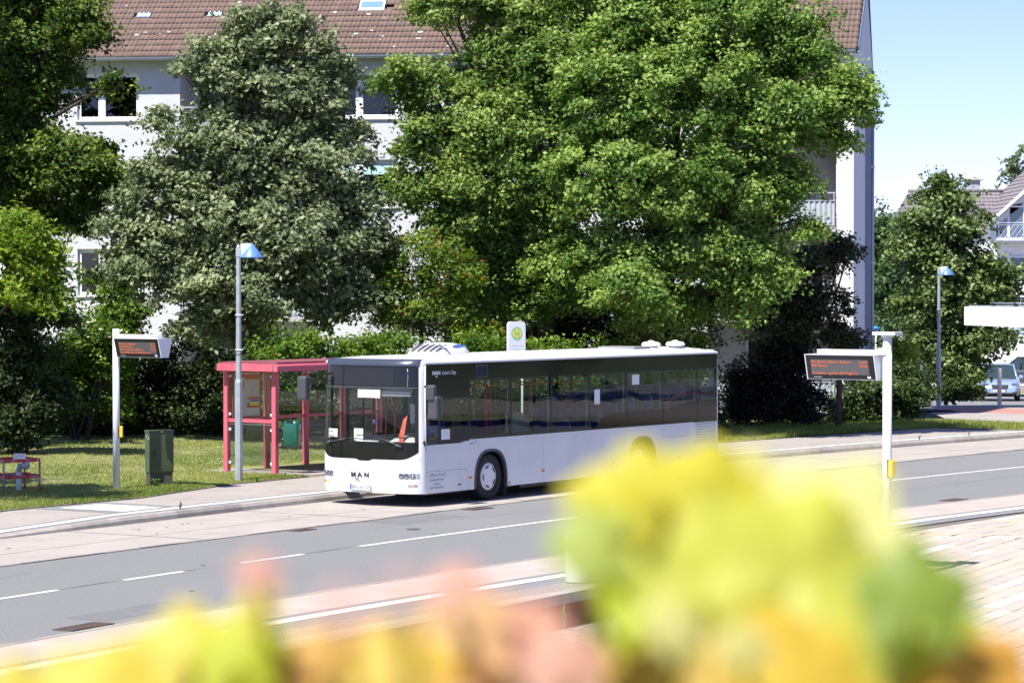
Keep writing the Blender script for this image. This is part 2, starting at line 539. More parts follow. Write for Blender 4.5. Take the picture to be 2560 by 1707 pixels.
quadstrip('beige_border', [(15.0, 98.0), (16.2, 99.6), (20.0, 95.6), (46, 74), (48, 76), (21, 96.6), (15.9, 99.99), (14.8, 99.99)], 0.145, M['kerb'], kind='structure')
quadstrip('side_road', [(13.5, 100), (15.9, 100), (21, 96.6), (48, 76), (70, 95), (40, 121), (8, 121), (8, 100)], 0.01, M['asphalt'], kind='structure')
quadstrip('side_road', [(8, 121), (40, 121), (60, 140), (60, 146), (8, 146)], 0.01, M['asphalt'], kind='structure')
quadstrip('far_verge', [(20.0, 129), (34, 127), (34, 136), (20.5, 138)], 0.10, M['lawn'], kind='structure')
quadstrip('parking_yard', [(8, 146), (60, 146), (60, 172), (8, 172)], 0.03, M['concrete_near'], kind='structure')

# near platform: guiding strips, studded paving, retaining wall, plaza
ribbon('near_grey_strip', -40, 70, lambda s: fi(N_grey, s)-0.86, lambda s: fi(N_grey, s), 0.006, M['grey_strip'], 0.5, kind='structure')
nw = thing('near_white_strip', 'x', 'x'); del nw['label']; del nw['category']; nw['kind'] = 'structure'
for k in range(74):
    s_ = -8 + k*0.5
    ribbon('white_slab', s_+0.006, s_+0.494, lambda s: fi(N_grey, s)-0.48, lambda s: fi(N_grey, s)-0.21, 0.012, M['white_strip'], 0.25, parent=nw)
ribbon('platform_paving', -40, 16.9, -6.62, lambda s: fi(N_grey, s)-0.86, 0.004, M['concrete_near'], 0.5, kind='structure')
# studs
st = MB()
for i in range(0, 190):
    for j in range(7):
        s_ = -8 + i*0.085; d_ = fi(N_grey, s_) - 0.90 - j*0.085
        if d_ < -6.55: continue
        x, y = road(s_, d_)
        st.lathe([(0.024, 0.004), (0.018, 0.012), (0.0, 0.013)], 5, c=(x, y, 0))
st.build('paving_studs', M['grey_strip'], kind='stuff')
wl = thing('retaining_wall', 'long low red-brown retaining wall with a pale coping on the platform edge', 'wall')
M['redwall'] = mat('red_wall', (0.24, 0.075, 0.06), 0.8, var=0.12, vscale=3)
M['coping'] = mat('coping', (0.36, 0.32, 0.28), 0.85, var=0.1, vscale=3)
for k in range(20):
    a = -14 + k*1.0
    ribbon('wall_panel', a+0.005, a+0.995, -6.55, -6.551, 0, M['redwall'], parent=wl) if False else None
    mb = MB(); x0, y0 = road(a+0.004, -6.60); x1, y1 = road(a+0.996, -6.60); x2, y2 = road(a+0.996, -6.40); x3, y3 = road(a+0.004, -6.40)
    mb.add([(x0, y0, -0.6), (x1, y1, -0.6), (x2, y2, -0.6), (x3, y3, -0.6), (x0, y0, -0.13), (x1, y1, -0.13), (x2, y2, -0.13), (x3, y3, -0.13)],
           [(0, 3, 2, 1), (4, 5, 6, 7), (0, 1, 5, 4), (1, 2, 6, 5), (2, 3, 7, 6), (3, 0, 4, 7)]).build('wall_panel', M['redwall'], wl)
    mb = MB(); x0, y0 = road(a+0.004, -6.66); x1, y1 = road(a+0.996, -6.66)
    mb.add([(x0, y0, -0.13), (x1, y1, -0.13), (x2, y2, -0.13), (x3, y3, -0.13), (x0, y0, 0.016), (x1, y1, 0.016), (x2, y2, 0.016), (x3, y3, 0.016)],
           [(0, 3, 2, 1), (4, 5, 6, 7), (0, 1, 5, 4), (1, 2, 6, 5), (2, 3, 7, 6), (3, 0, 4, 7)]).build('coping_stone', M['coping'], wl)
# side bank from the platform down to the ramped plaza
ribbon('platform_edge', 6.0, 16.9, -6.64, -6.62, lambda s, d=0: (0.004 if d > -6.63 else plz(s)-0.02), M['coping'], 0.5, kind='structure')

# plaza: pavers laid one by one
M['pav_base'] = M['joint']
ribbon('plaza', -30, 60, -46, lambda s: -6.63 if s < 17 else fi(N_grey, s)-0.87, lambda s, d=0: plz(s)-0.012, M['pav_base'], 0.5, 2, kind='structure')
pcol = [(0.45, 0.38, 0.29), (0.43, 0.37, 0.30), (0.50, 0.44, 0.37), (0.40, 0.35, 0.30), (0.37, 0.335, 0.30), (0.60, 0.585, 0.56)]
pm = [mat('paver_stone', c, 0.9, var=0.09, vscale=5, bump=0.2, bscale=60, dirt=(0.3, 0.26, 0.22), dscale=1.2, damt=0.35) for c in pcol]
plaza = thing('plaza_paving', 'x', 'x'); del plaza['label']; del plaza['category']; plaza['kind'] = 'structure'
pme = []
for m_ in pm:
    mb = MB(); mb.cbox(-0.295, -0.145, -0.05, 0.295, 0.145, 0.0, 0.006)
    o = mb.build('paver', m_); pme.append(o.data); bpy.data.objects.remove(o)
pavers = []
rr = random.Random(5)
for j in range(110):
    d_ = -6.80 - 0.30*j
    off = 0.3 if j % 2 else 0
    band = rr.choice([0, 0, 1, 1, 2, 3, 4])
    white = rr.random() < 0.22
    w0 = rr.uniform(0, 22); w1 = w0 + rr.uniform(2, 9)
    for i in range(64):
        s_ = -4 + i*0.6 + off
        if s_ > 17 and d_ > fi(N_grey, s_)-1.02: continue
        x, y = road(s_, d_)
        if y < 24 or abs(x/y) > 0.22: continue
        c = 5 if (white and w0 < s_ < w1) else (band if rr.random() < 0.6 else rr.randrange(5))
        pavers.append((y, x, s_, d_, c))
pavers.sort()
vis = [p for p in pavers if p[0] > 30.5 and p[1]/p[0] > 0.145]
one = set(id(p) for p in vis[:300])
slope = math.atan2(0.48, 10.5)
stv = [MB() for _ in pm]
for p in pavers:
    y, x, s_, d_, c = p
    z = plz(s_) + rr.uniform(-0.003, 0.003); a = road_dir(s_) ; tilt = -slope if 6.5 < s_ < 17 else 0
    if id(p) in one:
        link('paver', pme[c], plaza, (x, y, z), (rr.uniform(-.004, .004), tilt, a+rr.uniform(-.004, .004)))
    else:
        ca, sa = math.cos(a), math.sin(a)
        q = []
        for u_, v_, w_ in ((-.295, -.145, 0), (.295, -.145, 0), (.295, .145, 0), (-.295, .145, 0), (-.295, -.145, -.03), (.295, -.145, -.03), (.295, .145, -.03), (-.295, .145, -.03)):
            q.append((x+u_*ca-v_*sa, y+u_*sa+v_*ca, z+w_ + (0.0457*u_ if 6.5 < s_ < 17 else 0)))
        stv[c].add(q, [(0, 1, 2, 3), (0, 4, 5, 1), (1, 5, 6, 2), (2, 6, 7, 3), (3, 7, 4, 0)])
for c, mb in enumerate(stv):
    if mb.v: mb.build('paver_field', pm[c], plaza, kind='stuff')

# drain grates
def grate(s_, d_, w, l, label):
    x, y = road(s_, d_)
    t = thing('drain_grate', label, 'drain grate', (x, y, 0.004), road_dir(s_), 'drain grates along the road')
    mb = MB(); mb.box(-l/2, -w/2, 0, l/2, -w/2+0.03, 0.012); mb.box(-l/2, w/2-0.03, 0, l/2, w/2, 0.012)
    mb.box(-l/2, -w/2+0.03, 0, -l/2+0.03, w/2-0.03, 0.012); mb.box(l/2-0.03, -w/2+0.03, 0, l/2, w/2-0.03, 0.012)
    mb.build('frame', M['grate'], t)
    MB().box(-l/2+0.03, -w/2+0.03, -0.002, l/2-0.03, w/2-0.03, 0.002).build('shaft', M['seam'], t)
    n = int(l/0.07)
    for k in range(n):
        xx = -l/2+0.05 + k*(l-0.1)/max(1, n-1)
        MB().box(xx-0.015, -w/2+0.03, 0.002, xx+0.015, w/2-0.03, 0.011).build('bar', M['grate'], t)
grate(-2.2, -3.02, 0.32, 0.9, 'rusty drain grate at the near road edge beside the yellow leaf')
grate(11.2, 2.72, 0.30, 0.55, 'rusty drain grate at the lane edge ahead of the bus')
grate(16.9, 2.75, 0.30, 0.7, 'dark drain grate on the road edge beside the front wheel of the bus')
grate(24.4, -3.95, 0.32, 0.7, 'rusty drain grate at the near road edge right of the display post')
for nm, s_, d_ in (('a', 12.4, 1.1), ('b', 1.1, 1.35)):
    x, y = road(s_, d_)
    t = thing('manhole_cover', 'small dark iron valve cover set in the asphalt ' + ('ahead of the bus' if nm == 'a' else 'left of the dashes'), 'manhole cover', (x, y, 0.003), 0, 'valve covers in the road')
    MB().lathe([(0.0, 0.006), (0.09, 0.006), (0.10, 0.0)], 20).build('lid', M['grate'], t)
    MB().lathe([(0.10, 0.0), (0.115, 0.008), (0.13, 0.0)], 20).build('ring', M['seam'], t)

# wear on the road: hairline cracks, a patched strip, tyre marks and drips at the stop
rw = random.Random(12)
M['tyremark'] = mat('tyre_mark', (0.20, 0.175, 0.15), 0.9, var=0.3, vscale=1.3)
M['patch'] = mat('asphalt_patch', (0.168, 0.168, 0.167), 0.88, var=0.1, vscale=4, bump=0.5, bscale=130)
M['oil'] = mat('oil_drip', (0.09, 0.08, 0.07), 0.6, var=0.2)
def crack(s0, d0, s1, d1, w, m, z=0.0042, nm='road_crack', n=14, jit=0.05):
    mb = MB(); vs = []
    for i in range(n+1):
        f = i/n; s_ = s0+(s1-s0)*f; d_ = d0+(d1-d0)*f+rw.uniform(-jit, jit)
        ww = w*rw.uniform(0.5, 1.3)
        x0, y0 = road(s_, d_-ww/2); x1, y1 = road(s_+0.3*ww, d_+ww/2)
        vs += [(x0, y0, z), (x1, y1, z)]
    mb.add(vs, [(i*2, i*2+1, i*2+3, i*2+2) for i in range(n)]); mb.build(nm, m, kind='structure')
for a in ((-4, 1.4, 3, 1.9), (12, 1.9, 19, 1.2), (20, -2.0, 33, -1.5)):
    crack(*a, 0.010, M['seam'])
for a in ((2.0, 3.2, 2.6, 6.0), (9.5, 3.3, 10.2, 6.1), (35, 3.4, 36, 6.8)):
    crack(*a, 0.015, M['seam'], 0.0075)
ribbon('asphalt_patch', 13.2, 15.4, 1.9, 2.84, 0.0025, M['patch'], kind='structure')
ribbon('asphalt_patch', -1.5, 0.8, -2.9, -2.2, 0.0025, M['patch'], kind='structure')
mb = MB()
for k in range(46):
    s_, d_ = (rw.uniform(3, 30), rw.gauss(4.9, 0.35)) if k < 34 else (rw.uniform(-2, 30), rw.uniform(-2.5, 2.5))
    r_ = rw.uniform(0.012, 0.045); x, y = road(s_, d_)
    mb.add([(x+r_*math.cos(a)*rw.uniform(.7, 1.3), y+r_*math.sin(a)*rw.uniform(.7, 1.3), 0.0078) for a in [2*math.pi*q/8 for q in range(8)]], [tuple(range(8))])
mb.build('oil_spots', M['oil'], kind='stuff')
# ------------------------------------------------------------------ the city bus: x runs from the front to the rear, y = 0 is the driver's side
M['bus_white'] = mat('bus_white', (0.74, 0.75, 0.76), 0.28, spec=0.5, coat=0.3, var=0.02, vscale=1.2, dirt=(0.50, 0.48, 0.44), dscale=1.1, damt=0.28)
M['bus_roof'] = mat('bus_roof', (0.72, 0.71, 0.68), 0.45, var=0.05, vscale=2, dirt=(0.42, 0.40, 0.36), dscale=1.5, damt=0.35, stretch=(0.3, 2, 1))
M['gloss_black'] = mat('gloss_black', (0.008, 0.009, 0.011), 0.07, spec=0.35, var=0.1, bump=0.05, bscale=1.5)
M['slate_cap'] = mat('slate_cap', (0.045, 0.055, 0.075), 0.25, coat=0.5)
M['dark_plastic'] = mat('dark_plastic', (0.055, 0.056, 0.06), 0.5, var=0.08)
M['rubber'] = mat('rubber', (0.018, 0.018, 0.018), 0.8, var=0.15, vscale=10, bump=0.2)
M['frame_black'] = mat('frame_black', (0.012, 0.013, 0.014), 0.45)
M['chrome'] = mat('chrome', (0.7, 0.71, 0.73), 0.15, metal=1.0)
M['darkchrome'] = mat('dark_chrome', (0.10, 0.105, 0.12), 0.3, metal=0.6)
M['bus_glass'] = glass('bus_glass', (0.80, 0.85, 0.82), 1.48, wavy=0.06, wscale=0.9)
M['windscreen'] = glass('windscreen', (0.90, 0.93, 0.92), 1.4)
M['clear_glass'] = glass('clear_glass', (0.93, 0.95, 0.94), 1.45)
M['lampglass'] = glass('lamp_glass', (0.9, 0.92, 0.94), 1.5)
M['interior_grey'] = mat('interior_grey', (0.30, 0.31, 0.32), 0.6, var=0.04)
M['interior_dark'] = mat('interior_dark', (0.05, 0.052, 0.058), 0.7)
M['seat_blue'] = mat('seat_blue', (0.04, 0.06, 0.23), 0.85, var=0.35, vscale=14)
M['seat_shell'] = mat('seat_shell', (0.12, 0.13, 0.16), 0.5)
M['red_pole'] = mat('red_pole', (0.62, 0.035, 0.03), 0.35)
M['strap'] = mat('yellow_strap', (0.62, 0.50, 0.06), 0.6)
M['orange_tape'] = mat('orange_tape', (0.75, 0.25, 0.03), 0.5)
M['paper'] = mat('paper', (0.80, 0.81, 0.82), 0.8, var=0.02)
M['ink'] = mat('ink', (0.12, 0.12, 0.13), 0.8)
M['ink_orange'] = mat('ink_orange', (0.62, 0.25, 0.08), 0.8)
M['ink_grey'] = mat('ink_grey', (0.34, 0.35, 0.38), 0.8)
M['ink_white'] = mat('ink_white', (0.80, 0.82, 0.84), 0.5)
M['orange'] = mat('orange_lens', (0.85, 0.16, 0.02), 0.25)
M['amber'] = mat('amber_lens', (0.80, 0.62, 0.25), 0.25)
M['blue'] = mat('blue_print', (0.03, 0.14, 0.55), 0.4)
M['reflector'] = mat('lamp_reflector', (0.75, 0.76, 0.78), 0.12, metal=1.0)

TH = R(55.689)
bus = thing('city_bus', 'long white city bus with black window band parked in the bus lane by the shelter', 'bus', (-1.933, 55.387, 0.0), TH)
L = 11.98; Wd = 2.5
def bpart(mb, name, m, **t): return mb.build(name, m, bus, **t)
R90 = R(90)

def arch(cx, r=0.60, top=1.06, base=0.26, n=14, grow=0.0):
    """points of a wheel arch from rear foot to front foot, flatter on top"""
    out = []
    for k in range(n+1):
        a = math.pi*k/n
        c_, s_ = math.cos(a), math.sin(a)
        x = cx + (r+grow)*math.copysign(abs(c_)**0.75, c_)
        z = base + (top+grow-base)*abs(s_)**0.72
        out.append((x, z))
    return out      # from +x side to -x side
AX1, AX2 = 2.66, 8.60
# near side skin: separate panels with real gaps, a dark frame behind them
def skin(y0, y1, pts, name='side_panel', m='bus_white'):
    return bpart(MB().prism(pts, y0, y1, 'y'), name, M[m])
T_ = 0.025
skin(0, T_, [(0.362, 0.262), (1.812, 0.262), (1.812, 0.697), (0.362, 0.697)], 'side_hatch')
top1 = [(0.362, 0.703), (1.818, 0.703), (1.818, 0.262)]
a1 = arch(AX1)[::-1]; a2 = arch(AX2)[::-1]
skin(0, T_, top1 + a1 + [(4.60, 0.262), (4.60, 1.285), (1.66, 1.285), (1.56, 1.245), (0.362, 1.225)])
skin(0, T_, [(4.606, 0.262)] + a2 + [(9.505, 0.262), (9.505, 1.285), (4.606, 1.285)])
skin(0, T_, [(9.512, 0.262), (10.865, 0.262), (10.865, 0.985), (9.512, 0.985)], 'side_hatch')
skin(0, T_, [(9.512, 0.991), (10.865, 0.991), (10.865, 1.285), (9.512, 1.285)])
skin(0, T_, [(10.872, 0.262), (11.90, 0.262), (11.90, 0.80), (10.872, 0.80)], 'side_hatch')
bpart(MB().box(0.4, T_+0.002, 0.30, 1.98, T_+0.03, 1.2).box(3.30, T_+0.002, 0.30, 7.95, T_+0.03, 1.27).box(9.25, T_+0.002, 0.30, 11.9, T_+0.03, 1.27), 'side_frame', M['frame_black'])
# rear grille of white slats
bpart(MB().box(10.88, 0.0, 0.805, 10.93, T_, 1.27).box(11.85, 0.0, 0.805, 11.90, T_, 1.27).box(10.93, 0.0, 1.245, 11.85, T_, 1.27), 'grille_frame', M['bus_white'])
for k in range(7):
    z = 0.82 + k*0.061
    mb = MB(); mb.add([(10.93, -0.004, z), (11.85, -0.004, z), (11.85, 0.02, z+0.045), (10.93, 0.02, z+0.045), (10.93, 0.004, z-0.008), (11.85, 0.004, z-0.008), (11.85, 0.028, z+0.037), (10.93, 0.028, z+0.037)],
                  [(0, 1, 2, 3), (4, 7, 6, 5), (0, 4, 5, 1), (2, 6, 7, 3), (0, 3, 7, 4), (1, 5, 6, 2)])
    bpart(mb, 'slat', M['bus_white'])
# far side skin with two doors
skin(Wd-T_, Wd, [(1.62, 0.262)] + a1[0:0] + [(2.02, 0.262)] + a1 + [(5.55, 0.262), (5.55, 1.285), (1.62, 1.285)], 'side_panel')
skin(Wd-T_, Wd, [(6.95, 0.262)] + a2 + [(11.90, 0.262), (11.90, 1.285), (6.95, 1.285)], 'side_panel')
# wheel arch liners and trims
for cx in (AX1, AX2):
    for side in (0, 1):
        o_ = arch(cx, grow=0.0); g_ = arch(cx, r=0.655, top=1.10)
        mb = MB(); vs = []
        y0, y1 = (-0.012, 0.05) if side == 0 else (Wd-0.05, Wd+0.012)
        for (x, z), (xx, zz) in zip(o_, arch(cx, r=0.545, top=1.005)):
            vs += [(x, y0, z), (xx, y0, zz), (xx, y1, zz), (x, y1, z)]
        n = len(o_)
        mb.add(vs, [(i*4+j, i*4+(j+1) % 4, (i+1)*4+(j+1) % 4, (i+1)*4+j) for i in range(n-1) for j in range(4)])
        bpart(mb, 'wheel_arch', M['dark_plastic'])
        mb = MB(); vs = []
        ya, yb = (0.0, 0.62) if side == 0 else (Wd-0.62, Wd)
        inn = arch(cx, r=0.60, top=1.05)
        for x, z in inn: vs += [(x, ya+0.03 if side == 0 else ya, z), (x, yb if side == 0 else yb-0.03, z)]
        mb.add(vs, [(i*2, i*2+1, i*2+3, i*2+2) for i in range(n-1)])
        yw = yb if side == 0 else ya
        mb.add([(x, yw, z) for x, z in inn], [tuple(range(n))])
        bpart(mb, 'arch_liner', M['frame_black'])
# wheels
def wheel(x, y, sgn, rr=0.485):
    w = link('wheel', None, bus, (x, y, 0.485))
    prof = [(0.29, 0.0), (0.30, -0.015), (0.42, -0.03), (0.465, -0.012), (0.483, 0.03), (0.485, 0.14), (0.483, 0.25), (0.46, 0.28), (0.29, 0.27)]
    MB().lathe([(r_, sgn*h) for r_, h in prof], 36, 'y').build('tyre', M['rubber'], w)
    cap = [(0.0, -0.012), (0.10, -0.014), (0.16, -0.022), (0.24, -0.018), (0.285, 0.0), (0.292, 0.02), (0.292, 0.10)]
    MB().lathe([(r_, sgn*h) for r_, h in cap], 36, 'y').build('hubcap', M['bus_white'], w)
    mb = MB()
    for k in range(5):
        a0_ = 2*math.pi*k/5 + 0.35
        vs = []
        for i in range(6):
            a = a0_ + 0.62*i/5
            bow = 0.018*math.sin(math.pi*i/5)
            for r_ in (0.205-bow, 0.228):
                vs.append((r_*math.cos(a), sgn*-0.0255, r_*math.sin(a)))
        mb.add(vs, [(i*2, i*2+1, i*2+3, i*2+2) for i in range(5)])
    mb.build('slot', M['frame_black'], w)
    return w
for x in (2.68, 8.58):
    wheel(x, 0.085, 1); wheel(x, Wd-0.085, -1)
bpart(MB().box(3.24, 0.05, 0.06, 3.27, 0.5, 0.5), 'mud_flap', M['rubber'])
bpart(MB().box(0.7, 0.3, 0.2, 11.6, Wd-0.3, 0.30).box(4.0, 0.2, 0.17, 7.6, Wd-0.2, 0.26), 'underbody', M['frame_black'])

# ---- front: surface given by t (-1 = driver's edge, 1 = door edge) and height
def FP(t, z, off=0.0):
    y = Wd/2 + t*Wd/2
    bulge = 0.37*(1-(1-abs(t)**3.4)**(1/2.0)) + 0.02*t*t
    lean = 0.0 if z < 1.15 else 0.05*((z-1.15)/1.75)**1.3
    if z < 0.55: lean = 0.05*((0.55-z)/0.3)**2
    if z > 2.8: lean += 0.10*((z-2.8)/0.16)**2
    # outward normal in plan
    e = 1e-3
    b2 = 0.37*(1-(1-min(1, abs(t)+e)**3.4)**(1/2.0))
    b1 = 0.37*(1-(1-min(1, abs(t))**3.4)**(1/2.0))
    sl = (b2-b1)/(e*Wd/2)*(1 if t > 0 else -1)
    nx, ny = -1, sl
    n_ = math.hypot(nx, ny)
    inset = 0.03*max(0, (z-1.3)/1.6)
    y = Wd/2 + (y-Wd/2)*(1-inset)
    return Vector((bulge+lean+nx/n_*off, y+ny/n_*off, z))
def fpatch(name, m, ta, tb, za, zb, off=0.0, nt=24, nz=8, thick=0.0, fz0=None, fz1=None, **tg):
    mb = MB(); mb.smooth = True
    vs = []
    for j in range(nz+1):
        for i in range(nt+1):
            u_ = i/nt
            # crowd samples to the corners
            t = ta + (tb-ta)*(0.5-0.5*math.cos(math.pi*u_)) if tb-ta > 1.2 else ta+(tb-ta)*u_
            z0 = fz0(t) if fz0 else za; z1 = fz1(t) if fz1 else zb
            vs.append(FP(t, z0+(z1-z0)*j/nz, off))
    mb.add(vs, [(j*(nt+1)+i, j*(nt+1)+i+1, (j+1)*(nt+1)+i+1, (j+1)*(nt+1)+i) for j in range(nz) for i in range(nt)])
    if thick:
        o = len(mb.v); k = nt+1
        vs2 = [FP(*((q.y-Wd/2)/(Wd/2), q.z)) for q in vs] if False else None
    ob = mb.build(name, M[m] if isinstance(m, str) else m, bus, **tg)
    return ob
fpatch('front_panel', 'bus_white', -1, 1, 0.27, 0.98, 0, 48, 10)
fpatch('bumper', 'bus_white', -0.985, 0.985, 0.265, 0.47, 0.012, 48, 5)
fpatch('front_panel', 'bus_white', -1, -0.905, 0.98, 2.93, 0, 14, 12)
fpatch('front_panel', 'bus_white', 0.905, 1, 0.98, 2.93, 0, 14, 12)
def maskbot(t):
    a = abs(t)
    b = 0.945 if a < 0.62 else 0.945 + 0.16*((a-0.62)/0.33)**2.6
    if a < 0.16: b -= 0.035*min(1, (0.16-a)/0.05)
    return b
fpatch('front_mask', 'gloss_black', -0.945, 0.945, 0, 1.29, 0.006, 60, 6, fz0=maskbot)
fpatch('front_panel', 'bus_white', -0.95, 0.95, 0.9, 1.25, 0.0, 40, 4)
fpatch('destination_glass', M['gloss_black'], -0.945, 0.945, 2.385, 2.80, 0.006, 60, 4)
fpatch('front_cap', 'slate_cap', -0.95, 0.95, 2.81, 2.945, 0.012, 60, 6)
fpatch('windscreen', M['windscreen'], -0.90, 0.90, 1.29, 2.37, 0.004, 60, 6)
fpatch('windscreen_seal', 'frame_black', -0.945, -0.90, 1.29, 2.385, 0.006, 8, 8)
fpatch('windscreen_seal', 'frame_black', 0.90, 0.945, 1.29, 2.385, 0.006, 8, 8)
fpatch('windscreen_seal', 'frame_black', -0.9, 0.9, 1.275, 1.295, 0.008, 40, 1)
fpatch('windscreen_seal', 'dark_plastic', -0.94, 0.94, 2.362, 2.388, 0.018, 60, 2)
fpatch('sun_blind', mat('sun_blind', (0.16, 0.165, 0.18), 0.8), -0.84, -0.02, 2.20, 2.36, -0.06, 24, 2)
# amber matrix lines of the destination display behind its dark glass
M['led_off'] = mat('unlit_display', (0.035, 0.037, 0.04), 0.5)
mb = MB()
for k in range(11):
    z = 2.44 + k*0.03
    a_, b_ = FP(-0.5, z, 0.0095), FP(0.62, z, 0.0095)
    n = 16
    for i in range(n):
        p0, p1 = FP(-0.55+1.2*i/n, z, 0.0085), FP(-0.55+1.2*(i+1)/n, z, 0.0085)
        mb.quad(p0, p1, p1+Vector((0, 0, 0.007)), p0+Vector((0, 0, 0.007)))
bpart(mb, 'display_line', M['led_off'])
mb = MB(); mb.tube([FP(-0.80, 2.40, 0.012), FP(-0.805, 2.6, 0.012), FP(-0.80, 2.78, 0.012)], 0.008, 6)
bpart(mb, 'marker_strip', M['chrome'])
# seams of the service flap
def seam(pts, w=0.006, m='ink_grey', off=0.0015):
    mb = MB()
    for (ta, za), (tb, zb) in zip(pts, pts[1:]):
        n = 8
        for i in range(n):
            p, q = FP(ta+(tb-ta)*i/n, za+(zb-za)*i/n, off), FP(ta+(tb-ta)*(i+1)/n, za+(zb-za)*(i+1)/n, off)
            d = (q-p).normalized(); s_ = d.cross(Vector((-1, 0, 0))).normalized()*w/2
            mb.quad(p-s_, q-s_, q+s_, p+s_)
    bpart(mb, 'flap_seam', M[m])
seam([(-0.55, 0.90), (-0.62, 0.76), (-0.70, 0.485), (0.78, 0.485)])
seam([(-0.62, 0.76), (0.66, 0.765)], 0.004)
seam([(-0.66, 0.60), (0.6, 0.60)], 0.003)
seam([(-0.76, 0.27), (-0.76, 0.48), (-0.985, 0.49)], 0.005)
seam([(-0.92, 1.05), (-0.975, 0.93), (-0.995, 0.86)], 0.005)
seam([(-0.996, 0.27), (-0.996, 1.22)], 0.006)
# headlights, fog lamps, indicators
for sg in (-1, 1):
    hb_ = link('headlight', None, bus)
    def rect(t0, t1, z0, z1, off, m, nm, par):
        mb = MB(); n = 6; vs = []
        for i in range(n+1):
            t = t0+(t1-t0)*i/n
            vs += [FP(t, z0, off), FP(t, z1, off)]
        mb.add(vs, [(i*2, i*2+1, i*2+3, i*2+2) for i in range(n)])
        return mb.build(nm, m, par)
    rect(sg*0.655, sg*0.955, 0.565, 0.675, 0.002, M['ink_grey'], 'housing', hb_)
    for t in (0.70, 0.78, 0.87):
        p = FP(sg*t, 0.62, 0.008)
        nrm = (FP(sg*t, 0.62, 0.1)-FP(sg*t, 0.62, 0)).normalized()
        mb = MB(); mb.lathe([(0.0, -0.02), (0.028, -0.012), (0.052, 0.006)], 16)
        mb.build('reflector', M['reflector'], hb_, p+nrm*-0.004, nrm.to_track_quat('Z', 'Y').to_euler())
    rect(sg*0.65, sg*0.96, 0.56, 0.68, 0.016, M['lampglass'], 'lens', hb_)
    if sg < 0:
        rect(sg*0.64, sg*0.80, 0.40, 0.455, 0.016, M['paper'], 'fog_lamp', bus)
        rect(sg*0.80, sg*0.93, 0.405, 0.455, 0.016, M['reflector'], 'fog_lamp', bus)
    else:
        rect(0.74, 0.86, 0.435, 0.485, 0.016, M['amber'], 'indicator', bus)
        rect(0.86, 0.94, 0.435, 0.485, 0.016, M['orange'], 'indicator', bus)
# maker's letters, small lion badge, plate
FT = (R90, 0, -R90)      # text facing forwards
for ch, yy in (('M', 1.575), ('A', 1.41), ('N', 1.245)):
    text('badge_letter', ch, 0.125, M['darkchrome'], bus, (-0.012, yy, 0.585), FT, 0.010, 1.3, 0.003)
mb = MB()
mb.prism([(0, 0), (0.03, 0.0), (0.05, 0.03), (0.085, 0.035), (0.09, 0), (0.105, 0.0), (0.105, 0.06), (0.13, 0.08), (0.11, 0.10), (0.08, 0.075), (0.03, 0.055), (0.01, 0.03)], 0, 0.006, 'x')
bpart(mb, 'lion_badge', M['chrome']).location = (-0.008, 1.36, 0.49)
pl = bpart(MB().cbox(-0.03, 1.07, 0.315, -0.016, 1.59, 0.435, 0.004), 'number_plate', M['paper'])
MB().box(-0.0325, 1.545, 0.32, -0.030, 1.585, 0.43).build('plate_band', M['blue'], pl)
MB().box(-0.0325, 1.07, 0.315, -0.0310, 1.59, 0.320).box(-0.0325, 1.07, 0.430, -0.0310, 1.59, 0.435).box(-0.0325, 1.07, 0.320, -0.0310, 1.075, 0.430).build('plate_border', M['ink'], pl)
text('plate_lettering', 'BRA AK 250', 0.105, M['ink'], pl, (-0.0325, 1.54, 0.34), FT, 0.0008, 0.83, 0.002)
bpart(MB().lathe([(0.0, 0.02), (0.045, 0.0), (0.045, -0.05)], 16, 'z', (0.25, 1.30, 0.285)).tube([(0.05, 1.44, 0.255), (0.02, 1.36, 0.215), (0.02, 1.26, 0.215), (0.05, 1.18, 0.255)], 0.012, 6), 'tow_eye', M['frame_black'])
# wipers
def wiper(piv, elbow, b0, b1):
    w = link('wiper', None, bus)
    P_ = lambda q, o: FP(q[0], q[1], o)
    MB().tube([P_(piv, 0.03), P_(((piv[0]*0.75+elbow[0]*0.25), (piv[1]*0.75+elbow[1]*0.25)), 0.05)], [0.03, 0.026], 8).build('wiper_pivot', M['dark_plastic'], w)
    MB().tube([P_(piv, 0.04), P_(elbow, 0.045)], [0.018, 0.009], 6).build('wiper_arm', M['dark_plastic'], w)
    n = 8
    MB().tube([P_((b0[0]+(b1[0]-b0[0])*i/n, b0[1]+(b1[1]-b0[1])*i/n), 0.026) for i in range(n+1)], 0.011, 5).build('wiper_blade', M['frame_black'], w)
wiper((-0.72, 1.20), (-0.30, 1.39), (-0.80, 1.385), (0.14, 1.415))
wiper((0.80, 1.24), (0.36, 1.335), (0.72, 1.355), (-0.50, 1.335))
# corner posts along the side (white) and the black band with its glass
bpart(MB().box(0.375, 0.0, 1.232, 0.40, 0.028, 2.83), 'corner_post', M['bus_white'])
bpart(MB().prism([(0.40, 2.515), (11.895, 2.515), (11.895, 2.835), (0.46, 2.835), (0.42, 2.82), (0.405, 2.79)], -0.002, 0.03, 'y'), 'upper_band', M['gloss_black'])
bpart(MB().prism([(0.40, 2.515), (11.895, 2.515), (11.895, 2.83), (0.40, 2.83)], Wd-0.03, Wd, 'y'), 'upper_band', M['gloss_black'])
